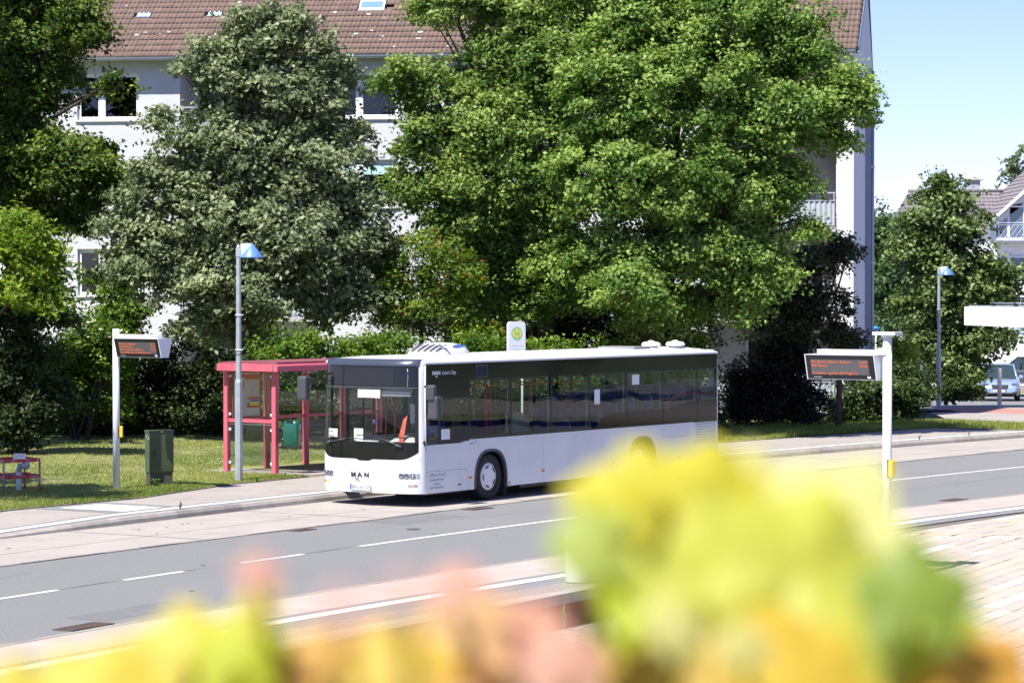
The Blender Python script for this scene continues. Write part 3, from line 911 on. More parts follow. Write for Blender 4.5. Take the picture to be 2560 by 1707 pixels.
# roof edge and cambered roof
def roofsec(x, s=1.0):
    pts = []
    for k in range(17):
        u_ = k/16
        y = u_*Wd
        e = abs(2*u_-1)
        z = 2.995 - 0.075*e**2 - (0.055*((e-0.88)/0.12)**2 if e > 0.88 else 0)
        pts.append((x, y, z))
    return pts
mb = MB(); mb.smooth = True
xs_ = [0.40, 0.6, 1.0] + [1.0+k*0.99 for k in range(1, 11)] + [11.6, 11.8, 11.93]
vs = []
for x in xs_:
    drop = 0.06*max(0, (x-11.6)/0.33)**2 + 0.012*max(0, (0.7-x)/0.3)**2
    vs += [(a, b, c-drop) for a, b, c in roofsec(x)]
mb.add(vs, [(i*17+j, i*17+j+1, (i+1)*17+j+1, (i+1)*17+j) for i in range(len(xs_)-1) for j in range(16)])
roof = bpart(mb, 'roof', M['bus_roof'])
mb = MB(); mb.smooth = True
vs = []
for t in [-0.97+1.94*i/24 for i in range(25)]:
    vs.append(FP(t, 2.945, 0.012)); vs.append(Vector((0.42, Wd/2+t*Wd/2, 2.995-0.075*t*t-(0.055*((abs(t)-0.88)/0.12)**2 if abs(t) > 0.88 else 0)-0.012)))
mb.add(vs, [(i*2, i*2+1, i*2+3, i*2+2) for i in range(24)])
mb.build('front_roof_lip', M['bus_white'], bus)
for y0, y1 in ((-0.006, 0.06), (Wd-0.06, Wd+0.006)):
    bpart(MB().cbox(0.36, y0, 2.835, 11.95, y1, 2.885, 0.015), 'cant_rail', M['bus_white'])
for y in (0.35, 0.65, 1.85, 2.15):
    z = 2.995 - 0.075*abs(2*y/Wd-1)**2
    MB().box(0.7, y-0.006, z-0.01, 11.7, y+0.006, z+0.005).build('roof_bead', M['bus_roof'], roof)
MB().box(0.62, 0.06, 2.86, 0.625, Wd-0.06, 2.90).build('roof_seam', M['ink_grey'], roof) if False else None
# rear end: white corner post, back wall
mb = MB(); mb.smooth = True
prof = [(11.905, 0.0), (11.95, 0.006), (11.985, 0.04), (12.0, 0.10)]
vs = []
for z, dx in ((0.27, 0), (1.0, 0), (2.0, -0.005), (2.6, -0.02), (2.86, -0.07), (2.90, -0.10)):
    vs += [(a+dx*(i > 0), b, z) for i, (a, b) in enumerate(prof)]
mb.add(vs, [(i*4+j, i*4+j+1, (i+1)*4+j+1, (i+1)*4+j) for i in range(5) for j in range(3)])
bpart(mb, 'rear_corner', M['bus_white'])
bpart(MB().box(11.93, 0.10, 0.30, 11.96, Wd-0.02, 2.0).box(11.9, 0.1, 2.55, 11.93, Wd-0.02, 2.93).box(11.93, 0.1, 2.0, 11.96, 0.25, 2.55).box(11.93, Wd-0.25, 2.0, 11.96, Wd-0.02, 2.55), 'rear_wall', M['bus_white'])
bpart(MB().box(11.935, 0.25, 2.0, 11.945, Wd-0.25, 2.55), 'rear_window', M['bus_glass'])
# side windows
WX = [(1.91, 3.38), (3.42, 4.905), (4.935, 6.41), (6.44, 7.92), (7.95, 9.47), (9.49, 11.0), (11.02, 11.89)]
for i, (a, b) in enumerate(WX):
    for far in (0, 1):
        if far and i == 2: continue
        y0 = -0.001 if not far else Wd-0.006
        w = bpart(MB().box(a, y0, 1.30, b, y0+0.006, 2.513), 'side_window', M['bus_glass'])
        fy0, fy1 = (0.008, 0.05) if not far else (Wd-0.05, Wd-0.008)
        z0 = 1.345
        if i >= 4 and not far: z0 = (0, 0, 0, 0, 1.64, 1.63, 1.75)[i]
        MB().box(a, fy0, 1.30, a+0.035, fy1, 2.51).box(b-0.05, fy0, 1.30, b, fy1, 2.51).box(a, fy0, z0-0.05, b, fy1, z0).box(a, fy0, 2.47, b, fy1, 2.51).build('window_frame', M['frame_black'], w)
        MB().box(b-0.075, fy0+0.02, z0, b-0.055, fy1+0.0, 2.47).build('window_bead', M['ink_grey'], w)
        if i == 4 and not far:
            MB().box(a+0.035, fy0, 2.16, b-0.05, fy1, 2.20).build('window_rail', M['frame_black'], w)
bpart(MB().box(3.38, 0.0, 1.30, 3.42, 0.06, 2.513).box(4.905, 0.0, 1.3, 4.935, 0.06, 2.513).box(6.41, 0, 1.3, 6.44, .06, 2.513).box(7.92, 0, 1.3, 7.95, .06, 2.513).box(9.47, 0, 1.3, 9.49, .06, 2.513).box(11.0, 0, 1.3, 11.02, .06, 2.513), 'window_post', M['frame_black'])
bpart(MB().box(3.38, Wd-.06, 1.30, 3.42, Wd, 2.513).box(6.41, Wd-.06, 1.3, 6.44, Wd, 2.513).box(7.92, Wd-.06, 1.3, 7.95, Wd, 2.513).box(9.47, Wd-.06, 1.3, 9.49, Wd, 2.513).box(11.0, Wd-.06, 1.3, 11.02, Wd, 2.513), 'window_post', M['frame_black'])
# blacked out glass that climbs over the rear wheel
cur = [(6.44, 1.30), (6.60, 1.335), (6.78, 1.40), (6.95, 1.49), (7.12, 1.57), (7.35, 1.61), (7.92, 1.625)]
bpart(MB().prism(cur + [(7.92, 1.30)], -0.004, -0.0015, 'y'), 'blind_panel', M['gloss_black'])
for a, b, za, zb in ((7.95, 9.47, 1.63, 1.63), (9.49, 11.0, 1.62, 1.78), (11.02, 11.89, 1.78, 1.78)):
    n = 6; pts = [(a+(b-a)*k/n, za+(zb-za)*(3*(k/n)**2-2*(k/n)**3)) for k in range(n+1)]
    bpart(MB().prism(pts + [(b, 1.30), (a, 1.30)], -0.004, -0.0015, 'y'), 'blind_panel', M['gloss_black'])
bpart(MB().box(0.41, 0.001, 1.285, 11.9, 0.03, 1.30).box(1.885, 0.001, 1.30, 1.91, 0.05, 2.515), 'window_post', M['frame_black'])
# driver's window: fixed front pane, sliding pane with a blacked out upper half
dw = bpart(MB().box(0.405, -0.001, 1.25, 0.83, 0.005, 2.13), 'driver_window', M['bus_glass'])
MB().box(0.86, -0.003, 1.30, 1.88, 0.003, 2.13).build('sliding_pane', M['bus_glass'], dw)
MB().box(0.83, -0.006, 1.25, 0.86, 0.03, 2.5).box(0.86, -0.006, 2.13, 1.88, 0.02, 2.16).box(0.86, -0.006, 1.26, 1.88, 0.02, 1.30).box(1.32, 0.004, 1.30, 1.35, 0.02, 2.13).build('window_frame', M['frame_black'], dw)
bpart(MB().box(0.405, -0.001, 2.16, 1.885, 0.02, 2.513), 'blind_panel', M['gloss_black'])
bpart(MB().box(0.405, -0.002, 1.23, 1.6, 0.02, 1.25).prism([(1.6, 1.235), (1.9, 1.29), (1.9, 1.30), (1.6, 1.25)], -0.002, 0.02, 'y'), 'window_sill', M['frame_black'])
# louvred intake in the upper band
vt = bpart(MB().box(2.10, -0.012, 2.54, 2.125, 0.0, 2.795).box(2.505, -0.012, 2.54, 2.53, 0.0, 2.795).box(2.125, -0.012, 2.77, 2.505, 0.0, 2.795).box(2.125, -0.012, 2.54, 2.505, 0.0, 2.56), 'air_intake', M['dark_plastic'])
for k in range(5):
    MB().prism([(-0.016, 2.565+k*0.042), (-0.003, 2.565+k*0.042), (-0.003, 2.595+k*0.042)], 2.125, 2.505, 'x').build('louvre', M['frame_black'], vt)
# side lettering and small fittings
ST = (R90, 0, 0)
text('badge_lettering', 'MAN', 0.10, M['ink_white'], bus, (0.60, -0.004, 2.63), ST, 0.001, 1.25, 0.005)
text('badge_lettering', "Lion's City", 0.10, M['ink_white'], bus, (0.93, -0.004, 2.63), ST, 0.001, 1.12, 0.001, shear=0.25)
bpart(MB().box(0.72, -0.004, 2.575, 0.77, -0.002, 2.61), 'lion_badge', M['ink_white'])
text('company_name', 'Alfons Krahl', 0.10, M['ink_grey'], bus, (0.50, -0.002, 0.595), ST, 0.0006, 1.08, 0.0, shear=0.45)
text('company_text', 'OMNIBUSBETRIEB', 0.062, M['ink_grey'], bus, (0.76, -0.002, 0.505), ST, 0.0006, 0.95, align='CENTER')
text('company_text', 'Ovelgönne', 0.062, M['ink_grey'], bus, (0.76, -0.002, 0.43), ST, 0.0006, 0.95, align='CENTER')
text('company_text', 'RUF 04401/937100', 0.062, M['ink_grey'], bus, (0.76, -0.002, 0.35), ST, 0.0006, 0.95, 0.001, align='CENTER')
for x in (1.92, 4.59, 7.36, 10.2):
    bpart(MB().cbox(x-0.055, -0.010, 0.485, x+0.055, 0.0, 0.53, 0.004), 'side_reflector', M['orange'])
bpart(MB().lathe([(0.0, -0.02), (0.03, -0.015), (0.04, 0.0)], 14, 'y', (2.13, 0, 1.20)), 'side_indicator', M['reflector'])
bpart(MB().box(1.92, -0.003, 1.18, 2.03, 0.0, 1.215), 'type_plate', M['ink_grey'])
bpart(MB().cbox(1.50, -0.012, 0.375, 1.58, 0, 0.405, 0.004), 'hatch_lock', M['frame_black'])
bpart(MB().box(3.33, -0.003, 0.28, 3.36, 0.0, 0.36), 'type_plate', M['ink'])
bpart(MB().box(10.4, -0.01, 0.38, 10.41, 0, 0.45), 'hatch_hinge', M['frame_black'])
# mirrors
def mirror(base, top, bot, w=0.24, d=0.16, near=True):
    m_ = link('mirror', None, bus)
    mb = MB(); mb.smooth = True
    return m_
mr_ = link('mirror', None, bus)
mb = MB(); mb.cbox(0.34, -0.30, 1.74, 0.55, -0.06, 2.22, 0.05); mb.build('mirror_housing', M['dark_plastic'], mr_)
mb = MB(); mb.cbox(0.30, -0.25, 2.12, 0.45, -0.05, 2.44, 0.045); mb.build('mirror_housing', M['dark_plastic'], mr_)
MB().tube([(0.34, 0.0, 2.40), (0.35, -0.1, 2.42), (0.38, -0.16, 2.40)], 0.02, 8).build('mirror_arm', M['frame_black'], mr_)
MB().box(0.552, -0.28, 1.80, 0.556, -0.08, 2.2).build('mirror_glass', M['chrome'], mr_)
mr_ = link('mirror', None, bus)
mb = MB(); mb.cbox(-0.16, 2.62, 2.08, 0.02, 2.86, 2.58, 0.05); mb.build('mirror_housing', M['dark_plastic'], mr_)
MB().tube([FP(0.90, 2.62, 0.02), (0.0, 2.60, 2.66), (-0.08, 2.72, 2.62), (-0.08, 2.74, 2.54)], 0.017, 8).build('mirror_arm', M['frame_black'], mr_)
MB().tube([FP(0.90, 2.48, 0.02), (0.02, 2.56, 2.52), (-0.06, 2.70, 2.56)], 0.010, 6).build('mirror_arm', M['frame_black'], mr_)
MB().box(0.022, 2.65, 2.12, 0.026, 2.83, 2.54).build('mirror_glass', M['chrome'], mr_)
# roof unit of the air conditioning
ac = link('roof_unit', None, bus)
mb = MB(); mb.smooth = True
st_ = [(2.02, 0.0, 0.50), (2.10, 0.10, 0.49), (2.22, 0.20, 0.47), (2.40, 0.265, 0.44), (2.70, 0.275, 0.43), (2.95, 0.25, 0.43), (3.10, 0.17, 0.44), (3.16, 0.0, 0.46)]
n = 12; vs = []
for x, h, hw in st_:
    for k in range(n+1):
        u_ = k/n*2-1
        zz = 2.955 + h*(1-abs(u_)**5)**(1/3) if h > 0 else 2.955
        vs.append((x, 1.27+u_*hw, zz))
mb.add(vs, [(i*(n+1)+j, i*(n+1)+j+1, (i+1)*(n+1)+j+1, (i+1)*(n+1)+j) for i in range(len(st_)-1) for j in range(n)])
mb.build('unit_shell', M['bus_white'], ac)
MB().box(2.04, 0.79, 2.935, 3.14, 1.75, 2.957).build('unit_base', M['dark_plastic'], ac)
for k in range(5):
    y = 1.60 - k*0.155
    mb = MB()
    pts = [(2.09, 0.075), (2.15, 0.145), (2.22, 0.19), (2.30, 0.225)]
    vs = []
    for i, (x, h) in enumerate(pts):
        yy = y - 0.05*i
        vs += [(x-0.012, yy+0.035, 2.97+h+0.012), (x-0.012, yy-0.035, 2.97+h+0.012)]
    mb.add(vs, [(i*2, i*2+1, i*2+3, i*2+2) for i in range(3)])
    mb.build('grille_slot', M['dark_plastic'], ac)
mb = MB()
vs = [(2.58, 0.86, 3.165)] ; el = []
for k in range(20):
    a = 2*math.pi*k/20
    r_ = 0.20 if math.cos(a) < 0 else 0.30
    el.append((2.68+r_*math.cos(a), 0.862+0.012*math.sin(a)*-1-0.02, 3.155+0.042*math.sin(a)*(1 if math.cos(a) < 0 else (1-0.6*math.cos(a)))))
mb.add(el, [tuple(range(20))]); mb.build('maker_sticker', M['blue'], ac)
# roof hatch and vents
bpart(MB().cbox(9.25, 0.62, 2.965, 9.95, 1.60, 3.035, 0.015), 'roof_hatch', mat('hatch_cover', (0.22, 0.22, 0.23), 0.5))
for x, y in ((10.55, 0.97), (11.15, 0.68)):
    v_ = link('roof_vent', None, bus, (x, y, 2.965))
    MB().lathe([(0.15, 0.0), (0.15, 0.06)], 20).build('vent_neck', M['ink_grey'], v_)
    MB().lathe([(0.19, 0.055), (0.225, 0.075), (0.225, 0.105), (0.19, 0.15), (0.08, 0.165), (0.05, 0.19), (0.0, 0.195)], 24).build('vent_cap', M['bus_white'], v_)
bpart(MB().lathe([(0.03, 2.93), (0.02, 2.99), (0.0, 2.995)], 10, 'z', (11.5, 0.8, 0)), 'aerial', M['bus_white'])
bpart(MB().cbox(2.2, 0.30, 2.925, 2.36, 0.33, 2.95, 0.005), 'roof_eye', M['ink_grey'])

# ---- interior
bpart(MB().box(0.5, 0.06, 0.30, 1.98, Wd-0.06, 0.36).box(1.98, 0.64, 0.30, 3.34, Wd-0.64, 0.36).box(3.34, 0.06, 0.30, 7.92, Wd-0.06, 0.36).box(7.92, 0.64, 0.30, 9.28, Wd-0.64, 0.62).box(9.28, 0.06, 0.30, 11.9, Wd-0.06, 0.62), 'floor', M['interior_dark'])
bpart(MB().box(0.6, 0.06, 2.52, 11.85, Wd-0.06, 2.54).box(0.6, 0.06, 2.47, 11.85, 0.10, 2.52).box(0.6, Wd-0.40, 2.50, 11.85, Wd-0.06, 2.52), 'ceiling', M['interior_grey'])
bpart(MB().box(0.5, 0.05, 0.36, 1.98, 0.07, 1.29).box(3.34, 0.05, 0.36, 7.92, 0.07, 1.29).box(9.28, 0.05, 0.36, 11.9, 0.07, 1.29).box(1.98, 0.05, 1.08, 3.34, 0.07, 1.29).box(7.92, 0.05, 1.08, 9.28, 0.07, 1.29), 'inner_wall', M['interior_grey'])
bpart(MB().box(3.34, Wd-0.07, 0.36, 5.55, Wd-0.05, 1.29).box(6.95, Wd-0.07, 0.36, 7.92, Wd-0.05, 1.29).box(9.28, Wd-0.07, 0.36, 11.9, Wd-0.05, 1.29), 'inner_wall', M['interior_grey'])
# dashboard and driver's place
db = bpart(MB().cbox(0.32, 0.15, 1.02, 0.78, 1.25, 1.20, 0.05), 'dashboard', mat('dash_grey', (0.42, 0.42, 0.40), 0.5))
mb = MB(); mb.smooth = True
vs = []
for i in range(9):
    u_ = i/8
    for j in range(7):
        v_ = j/6
        vs.append((0.36+0.42*v_, 0.18+0.86*u_, 1.20+0.20*math.sin(math.pi*u_)**0.6*math.sin(math.pi*min(1, v_*0.9+0.1))**0.7))
mb.add(vs, [(i*7+j, i*7+j+1, (i+1)*7+j+1, (i+1)*7+j) for i in range(8) for j in range(6)])
mb.build('instrument_hood', mat('hood_grey', (0.42, 0.42, 0.39), 0.4), db)
MB().prism([(0.30, 1.30), (0.36, 1.33), (0.42, 1.14), (0.40, 1.10)], 0.0, 0.02, 'y').build('dash_rim', M['interior_dark'], db)
bpart(MB().cbox(0.32, 1.30, 1.00, 0.62, 1.78, 1.28, 0.05), 'ticket_console', mat('console', (0.55, 0.60, 0.60), 0.5))
sw = link('steering_wheel', None, bus, (0.92, 0.62, 1.28), (0, R(-28), 0))
pts = [(0.24*math.cos(a), 0.24*math.sin(a), 0) for a in [2*math.pi*k/20 for k in range(21)]]
MB().tube(pts, 0.014, 6, False).build('wheel_rim', M['seat_blue'], sw)
MB().tube([(-0.23, 0, 0), (0.23, 0, 0)], 0.012, 5).tube([(0, 0.23, 0), (0, 0, 0), (0, 0, -0.25)], 0.014, 5).build('wheel_spoke', M['interior_dark'], sw)
bpart(MB().prism([(0, 0), (0.10, 0.02), (0.085, 0.30), (-0.02, 0.62), (-0.12, 0.70), (-0.05, 0.35)], 0, 0.012, 'x'), 'pennant', mat('pennant_red', (0.62, 0.13, 0.07), 0.7, var=0.1), label='upright orange-red pennant inside the windscreen').location = (0.35, 0.55, 1.12)
bpart(MB().cbox(1.75, 0.15, 0.36, 1.80, 1.05, 2.1, 0.01), 'cab_partition', M['interior_dark'])
bpart(MB().cbox(0.95, 1.10, 0.36, 1.75, 1.14, 1.35, 0.01), 'cab_door', M['interior_dark'])
# seats
def seat(x, y, z, h=1.0, face=1):
    s_ = link('passenger_seat', None, bus, (x, y, z), (0, 0, 0 if face > 0 else math.pi))
    mb = MB(); mb.smooth = True
    vs = []
    n = 8
    prof = [(0.0, 0.44), (0.02, 0.55), (0.05, 0.8), (0.10, 1.02), (0.13, 1.12), (0.14, 1.15)]
    for i, (dx, zz) in enumerate(prof):
        hw = [0.20, 0.215, 0.22, 0.205, 0.17, 0.10][i]
        for k in range(n+1):
            u_ = k/n*2-1
            vs.append((dx-0.045*(1-abs(u_)**3), u_*hw, zz*h))
    for i, (dx, zz) in enumerate(prof):
        hw = [0.20, 0.215, 0.22, 0.205, 0.17, 0.10][i]
        for k in range(n+1):
            u_ = k/n*2-1
            vs.append((dx+0.05, u_*hw, zz*h))
    F_ = [(i*9+j, i*9+j+1, (i+1)*9+j+1, (i+1)*9+j) for i in range(5) for j in range(8)]
    F_ += [(54+i*9+j, 54+(i+1)*9+j, 54+(i+1)*9+j+1, 54+i*9+j+1) for i in range(5) for j in range(8)]
    for i in range(5):
        F_ += [(i*9, (i+1)*9, 54+(i+1)*9, 54+i*9), (i*9+8, 54+i*9+8, 54+(i+1)*9+8, (i+1)*9+8)]
    F_ += [(45+j, 45+j+1, 99+j+1, 99+j) for j in range(8)]
    mb.add(vs, F_).build('backrest', M['seat_blue'], s_)
    MB().tube([(0.055, -0.222, 0.45*h), (0.075, -0.235, 0.8*h), (0.13, -0.215, 1.04*h), (0.165, -0.12, 1.155*h), (0.17, 0.0, 1.175*h), (0.165, 0.12, 1.155*h), (0.13, 0.215, 1.04*h), (0.075, 0.235, 0.8*h), (0.055, 0.222, 0.45*h)], 0.012, 6).build('backrest_frame', M['ink_grey'], s_)
    MB().cbox(-0.40, -0.21, 0.40*h, 0.02, 0.21, 0.46*h, 0.03).build('cushion', M['seat_blue'], s_)
    MB().box(-0.3, -0.03, 0.0, -0.1, 0.03, 0.40*h).build('seat_foot', M['interior_dark'], s_)
    return s_
protos = seat(3.6, 1.75, 0.36)
def seat2(x, y, z, h=1.0):
    c = copy_tree(protos, bus); c.location = (x, y, z); c.scale = (1, 1, h); return c
for x, zb in ((4.35, 0.36), (5.1, 0.36)):
    seat2(x, 1.75, zb); seat2(x, 2.2, zb)
for x, zb, h in ((6.9, 0.55, 1.0), (7.65, 0.62, 1.0), (8.35, 0.8, 1.0), (9.1, 0.85, 1.0), (9.85, 0.9, 1.0), (10.55, 0.95, 1.0), (11.3, 1.0, 0.95)):
    for y in (0.36, 0.82) + ((1.7, 2.15) if x > 7 else ()):
        seat2(x, y, zb, h)
for y in (0.36, 0.82): seat2(5.75, y, 0.36)
# grab poles, hand rails and straps
for x, y in ((2.0, 1.15), (3.4, 0.62), (3.4, 1.85), (4.9, 1.55), (5.6, 2.2), (6.3, 1.5), (7.0, 1.1), (1.6, 1.9), (1.3, 1.45), (8.0, 1.5)):
    bpart(MB().tube([(x, y, 0.36), (x, y, 2.52)], 0.017, 8), 'grab_pole', M['red_pole'])
for y in (0.80, 1.75):
    bpart(MB().tube([(2.0, y, 2.30), (7.6, y, 2.30)], 0.016, 8), 'hand_rail', M['orange_tape'])
bpart(MB().tube([(9.45, 0.10, 1.75), (9.75, 0.10, 1.76), (10.2, 0.10, 1.90), (10.5, 0.10, 1.94), (11.85, 0.10, 1.95)], 0.017, 8), 'hand_rail', M['red_pole'])
bpart(MB().tube([(6.72, 0.12, 1.82), (6.92, 0.12, 1.83), (7.02, 0.12, 1.76), (7.04, 0.12, 1.4)], 0.017, 8), 'hand_rail', M['red_pole'])
bpart(MB().tube([(3.9, 0.5, 1.75), (4.4, 0.5, 1.74), (4.8, 0.5, 1.62), (4.86, 0.5, 1.3), (4.86, 0.5, 0.4)], 0.017, 8), 'hand_rail', M['red_pole'])
bpart(MB().prism([(3.9, 1.0), (4.8, 1.0), (4.8, 1.60), (4.4, 1.71), (3.9, 1.73)], 0.49, 0.50, 'y'), 'screen_panel', M['interior_grey'])
for k, (x, y) in enumerate(((2.1, 0.8), (2.6, 0.8), (2.95, 0.8), (3.1, 1.75), (2.45, 1.75), (3.6, 1.75), (3.3, 0.8), (4.1, 1.75))):
    pts = [(0, 0, 0), (0.01, 0, -0.10)] + [(0.055*math.sin(a), 0, -0.17+0.07*math.cos(a)) for a in [2*math.pi*q/10 for q in range(11)]]
    bpart(MB().tube([(p[0]+x, y, p[2]+2.29) for p in pts], 0.010, 5), 'hang_strap', M['strap'])
bpart(MB().box(3.46, 0.08, 1.62, 3.53, 0.085, 2.36), 'emergency_hammer', M['red_pole'])
for x in (2.6, 4.05, 5.5, 7.0):
    bpart(MB().box(x, 0.06, 2.40, x+0.10, 0.062, 2.44), 'window_sticker', mat('sticker', (0.45, 0.62, 0.80), 0.6))
# papers in the windows
def sheet(x0, z0, x1, z1, y=0.012, label=None):
    return bpart(MB().box(x0, y, z0, x1, y+0.002, z1), 'paper_notice', M['paper'], label=label)
sheet(6.60, 1.84, 6.82, 2.16, -0.006)
sheet(8.15, 2.22, 8.45, 2.44, -0.006)
sheet(0.90, 1.32, 1.20, 1.53, -0.008)
p_ = FP(0.14, 2.25, 0.0)
def fsheet(t0, t1, z0, z1, off=0.010):
    mb = MB(); n = 5; vs = []
    for i in range(n+1):
        t = t0+(t1-t0)*i/n; vs += [FP(t, z0, off), FP(t, z1, off)]
    mb.add(vs, [(i*2, i*2+1, i*2+3, i*2+2) for i in range(n)])
    return bpart(mb, 'paper_notice', M['paper'])
fsheet(-0.31, 0.14, 2.17, 2.33, 0.008)
text('notice_text', 'Linie 430', 0.075, M['ink_orange'], bus, (-0.03+FP(-0.1, 2.27).x-0.0, 1.36, 2.262), FT, 0.0005, 0.9)
text('notice_text', 'Schienenersatzverkehr', 0.045, M['ink_orange'], bus, (FP(-0.1, 2.2).x-0.03, 1.41, 2.192), FT, 0.0005, 0.95)
fsheet(0.56, 0.775, 1.345, 1.525, 0.010)
ty = FP(0.67, 1.45, 0.014)
nr = (FP(0.72, 1.45, 0)-FP(0.60, 1.45, 0))
text('notice_text', 'Brake', 0.075, M['ink'], bus, FP(0.765, 1.455, 0.03), (R90, 0, math.atan2(-nr.y, -nr.x)), 0.0005, 0.9, 0.0012)
text('notice_text', 'Bahnhof', 0.07, M['ink'], bus, FP(0.770, 1.375, 0.03), (R90, 0, math.atan2(-nr.y, -nr.x)), 0.0005, 0.88, 0.0012)
bpart(MB().box(0.45, 1.62, 1.28, 0.46, 1.85, 1.52), 'paper_notice', M['paper'])
bpart(MB().box(2.3, 1.55, 1.55, 2.31, 1.80, 1.95), 'paper_notice', M['paper'])
fl = link('vase_flower', None, bus)
MB().tube([(0.5, 1.36, 1.25), (0.5, 1.36, 1.62)], 0.006, 5).build('flower_stem', M['ink'], fl)
mb = MB(); rf = random.Random(2)
for k in range(26):
    p = Vector((rf.gauss(0, 1), rf.gauss(0, 1), rf.gauss(0, 1))).normalized()*0.045
    q = p.orthogonal().normalized()*0.022; w_ = p.cross(q).normalized()*0.022
    c_ = Vector((0.5, 1.36, 1.66))+p
    mb.quad(c_-q, c_-w_, c_+q, c_+w_)
mb.build('petal', mat('lilac', (0.35, 0.22, 0.62), 0.7), fl)
# doors on the far side
for a, b in ((0.50, 1.05), (1.05, 1.60), (5.58, 6.25), (6.25, 6.92)):
    d_ = bpart(MB().box(a+0.03, Wd-0.03, 0.40, b-0.03, Wd-0.02, 2.45), 'door', M['bus_glass'])
    MB().box(a, Wd-0.04, 0.30, a+0.04, Wd, 2.5).box(b-0.04, Wd-0.04, 0.30, b, Wd, 2.5).box(a+0.04, Wd-0.04, 0.30, b-0.04, Wd, 0.42).box(a+0.04, Wd-0.04, 2.44, b-0.04, Wd, 2.5).build('door_frame', M['frame_black'], d_)

# ---- the driver
skinm = mat('skin', (0.50, 0.29, 0.20), 0.55)
shirt = bpy.data.materials.new('plaid_shirt'); shirt.use_nodes = True
nt = shirt.node_tree; b_ = nt.nodes['Principled BSDF']; b_.inputs['Roughness'].default_value = 0.9
tc = nt.nodes.new('ShaderNodeTexCoord')
prev = None
for ax in (0, 2):
    wv = nt.nodes.new('ShaderNodeTexWave'); wv.bands_direction = 'X' if ax == 0 else 'Z'
    wv.inputs['Scale'].default_value = 7
    nt.links.new(tc.outputs['Object'], wv.inputs['Vector'])
    if prev:
        ad = nt.nodes.new('ShaderNodeMath'); ad.operation = 'MULTIPLY'
        nt.links.new(prev, ad.inputs[0]); nt.links.new(wv.outputs['Fac'], ad.inputs[1]); prev = ad.outputs[0]
    else: prev = wv.outputs['Fac']
cr = nt.nodes.new('ShaderNodeValToRGB')
cr.color_ramp.elements[0].color = (0.06, 0.16, 0.36, 1); cr.color_ramp.elements[1].color = (0.55, 0.62, 0.70, 1)
nt.links.new(prev, cr.inputs[0]); nt.links.new(cr.outputs[0], b_.inputs['Base Color'])
def skinned(name, joints, edges, m, parent, root=0, sub=2, **t):
    me = bpy.data.meshes.new(name)
    me.from_pydata([j[0] for j in joints], edges, [])
    o = link(name, me, parent, **t)
    o.modifiers.new('skin', 'SKIN'); o.modifiers['skin'].use_smooth_shade = True
    sv = me.skin_vertices[0].data if me.skin_vertices else None
    if sv is None:
        bm = bmesh.new(); bm.from_mesh(me); bm.verts.layers.skin.verify(); bm.to_mesh(me); bm.free()
        sv = me.skin_vertices[0].data
    for i, j in enumerate(joints):
        r_ = j[1]; sv[i].radius = r_ if isinstance(r_, tuple) else (r_, r_)
        sv[i].use_root = (i == root)
    s2 = o.modifiers.new('sub', 'SUBSURF'); s2.levels = sub; s2.render_levels = sub
    me.materials.append(m)
    return o
pw = bus.matrix_world
dl = Matrix.Translation((-1.933, 55.387, 0)) @ Matrix.Rotation(TH, 4, 'Z')
drv = thing('person', 'bus driver in a blue plaid shirt sitting behind the side window of the bus', 'person', tuple(dl @ Vector((1.30, 0.62, 0.60))), TH)
J = [((0.05, 0, 0.42), (0.15, 0.17)), ((0.07, 0, 0.62), (0.13, 0.16)), ((0.04, 0, 0.84), (0.12, 0.18)), ((0.0, 0, 0.98), (0.07, 0.09)), ((-0.02, 0, 1.06), 0.055), ((-0.05, 0, 1.13), 0.075), ((-0.04, 0, 1.24), 0.09),
     ((0.02, 0.19, 0.92), 0.065), ((-0.10, 0.27, 0.70), 0.048), ((-0.30, 0.18, 0.72), 0.036), ((-0.36, 0.15, 0.74), 0.034),
     ((0.02, -0.19, 0.92), 0.065), ((-0.08, -0.28, 0.70), 0.048), ((-0.30, -0.18, 0.72), 0.036), ((-0.36, -0.15, 0.74), 0.034),
     ((-0.15, 0.11, 0.40), 0.095), ((-0.40, 0.13, 0.42), 0.075), ((-0.46, 0.13, 0.05), 0.05), ((-0.56, 0.13, 0.0), 0.045),
     ((-0.15, -0.11, 0.40), 0.095), ((-0.40, -0.13, 0.42), 0.075), ((-0.46, -0.13, 0.05), 0.05), ((-0.56, -0.13, 0.0), 0.045)]
Ed = [(0, 1), (1, 2), (2, 3), (3, 4), (4, 5), (5, 6), (2, 7), (7, 8), (8, 9), (9, 10), (2, 11), (11, 12), (12, 13), (13, 14), (0, 15), (15, 16), (16, 17), (17, 18), (0, 19), (19, 20), (20, 21), (21, 22)]
skinned('body', J, Ed, skinm, drv)
JS = [((0.05, 0, 0.44), (0.16, 0.18)), ((0.07, 0, 0.62), (0.14, 0.172)), ((0.04, 0, 0.84), (0.13, 0.19)), ((0.0, 0, 0.97), (0.075, 0.10)),
      ((0.02, 0.19, 0.92), 0.078), ((-0.06, 0.255, 0.76), 0.06), ((0.02, -0.19, 0.92), 0.078), ((-0.05, -0.265, 0.76), 0.06)]
skinned('shirt', JS, [(0, 1), (1, 2), (2, 3), (2, 4), (4, 5), (2, 6), (6, 7)], shirt, drv)
JT = [((0.05, 0, 0.42), (0.155, 0.175)), ((-0.15, 0.11, 0.40), 0.105), ((-0.40, 0.13, 0.42), 0.085), ((-0.46, 0.13, 0.10), 0.06), ((-0.15, -0.11, 0.40), 0.105), ((-0.40, -0.13, 0.42), 0.085), ((-0.46, -0.13, 0.10), 0.06)]
skinned('trousers', JT, [(0, 1), (1, 2), (2, 3), (0, 4), (4, 5), (5, 6)], M['interior_dark'], drv)
hm = mat('hair', (0.10, 0.08, 0.06), 0.8)
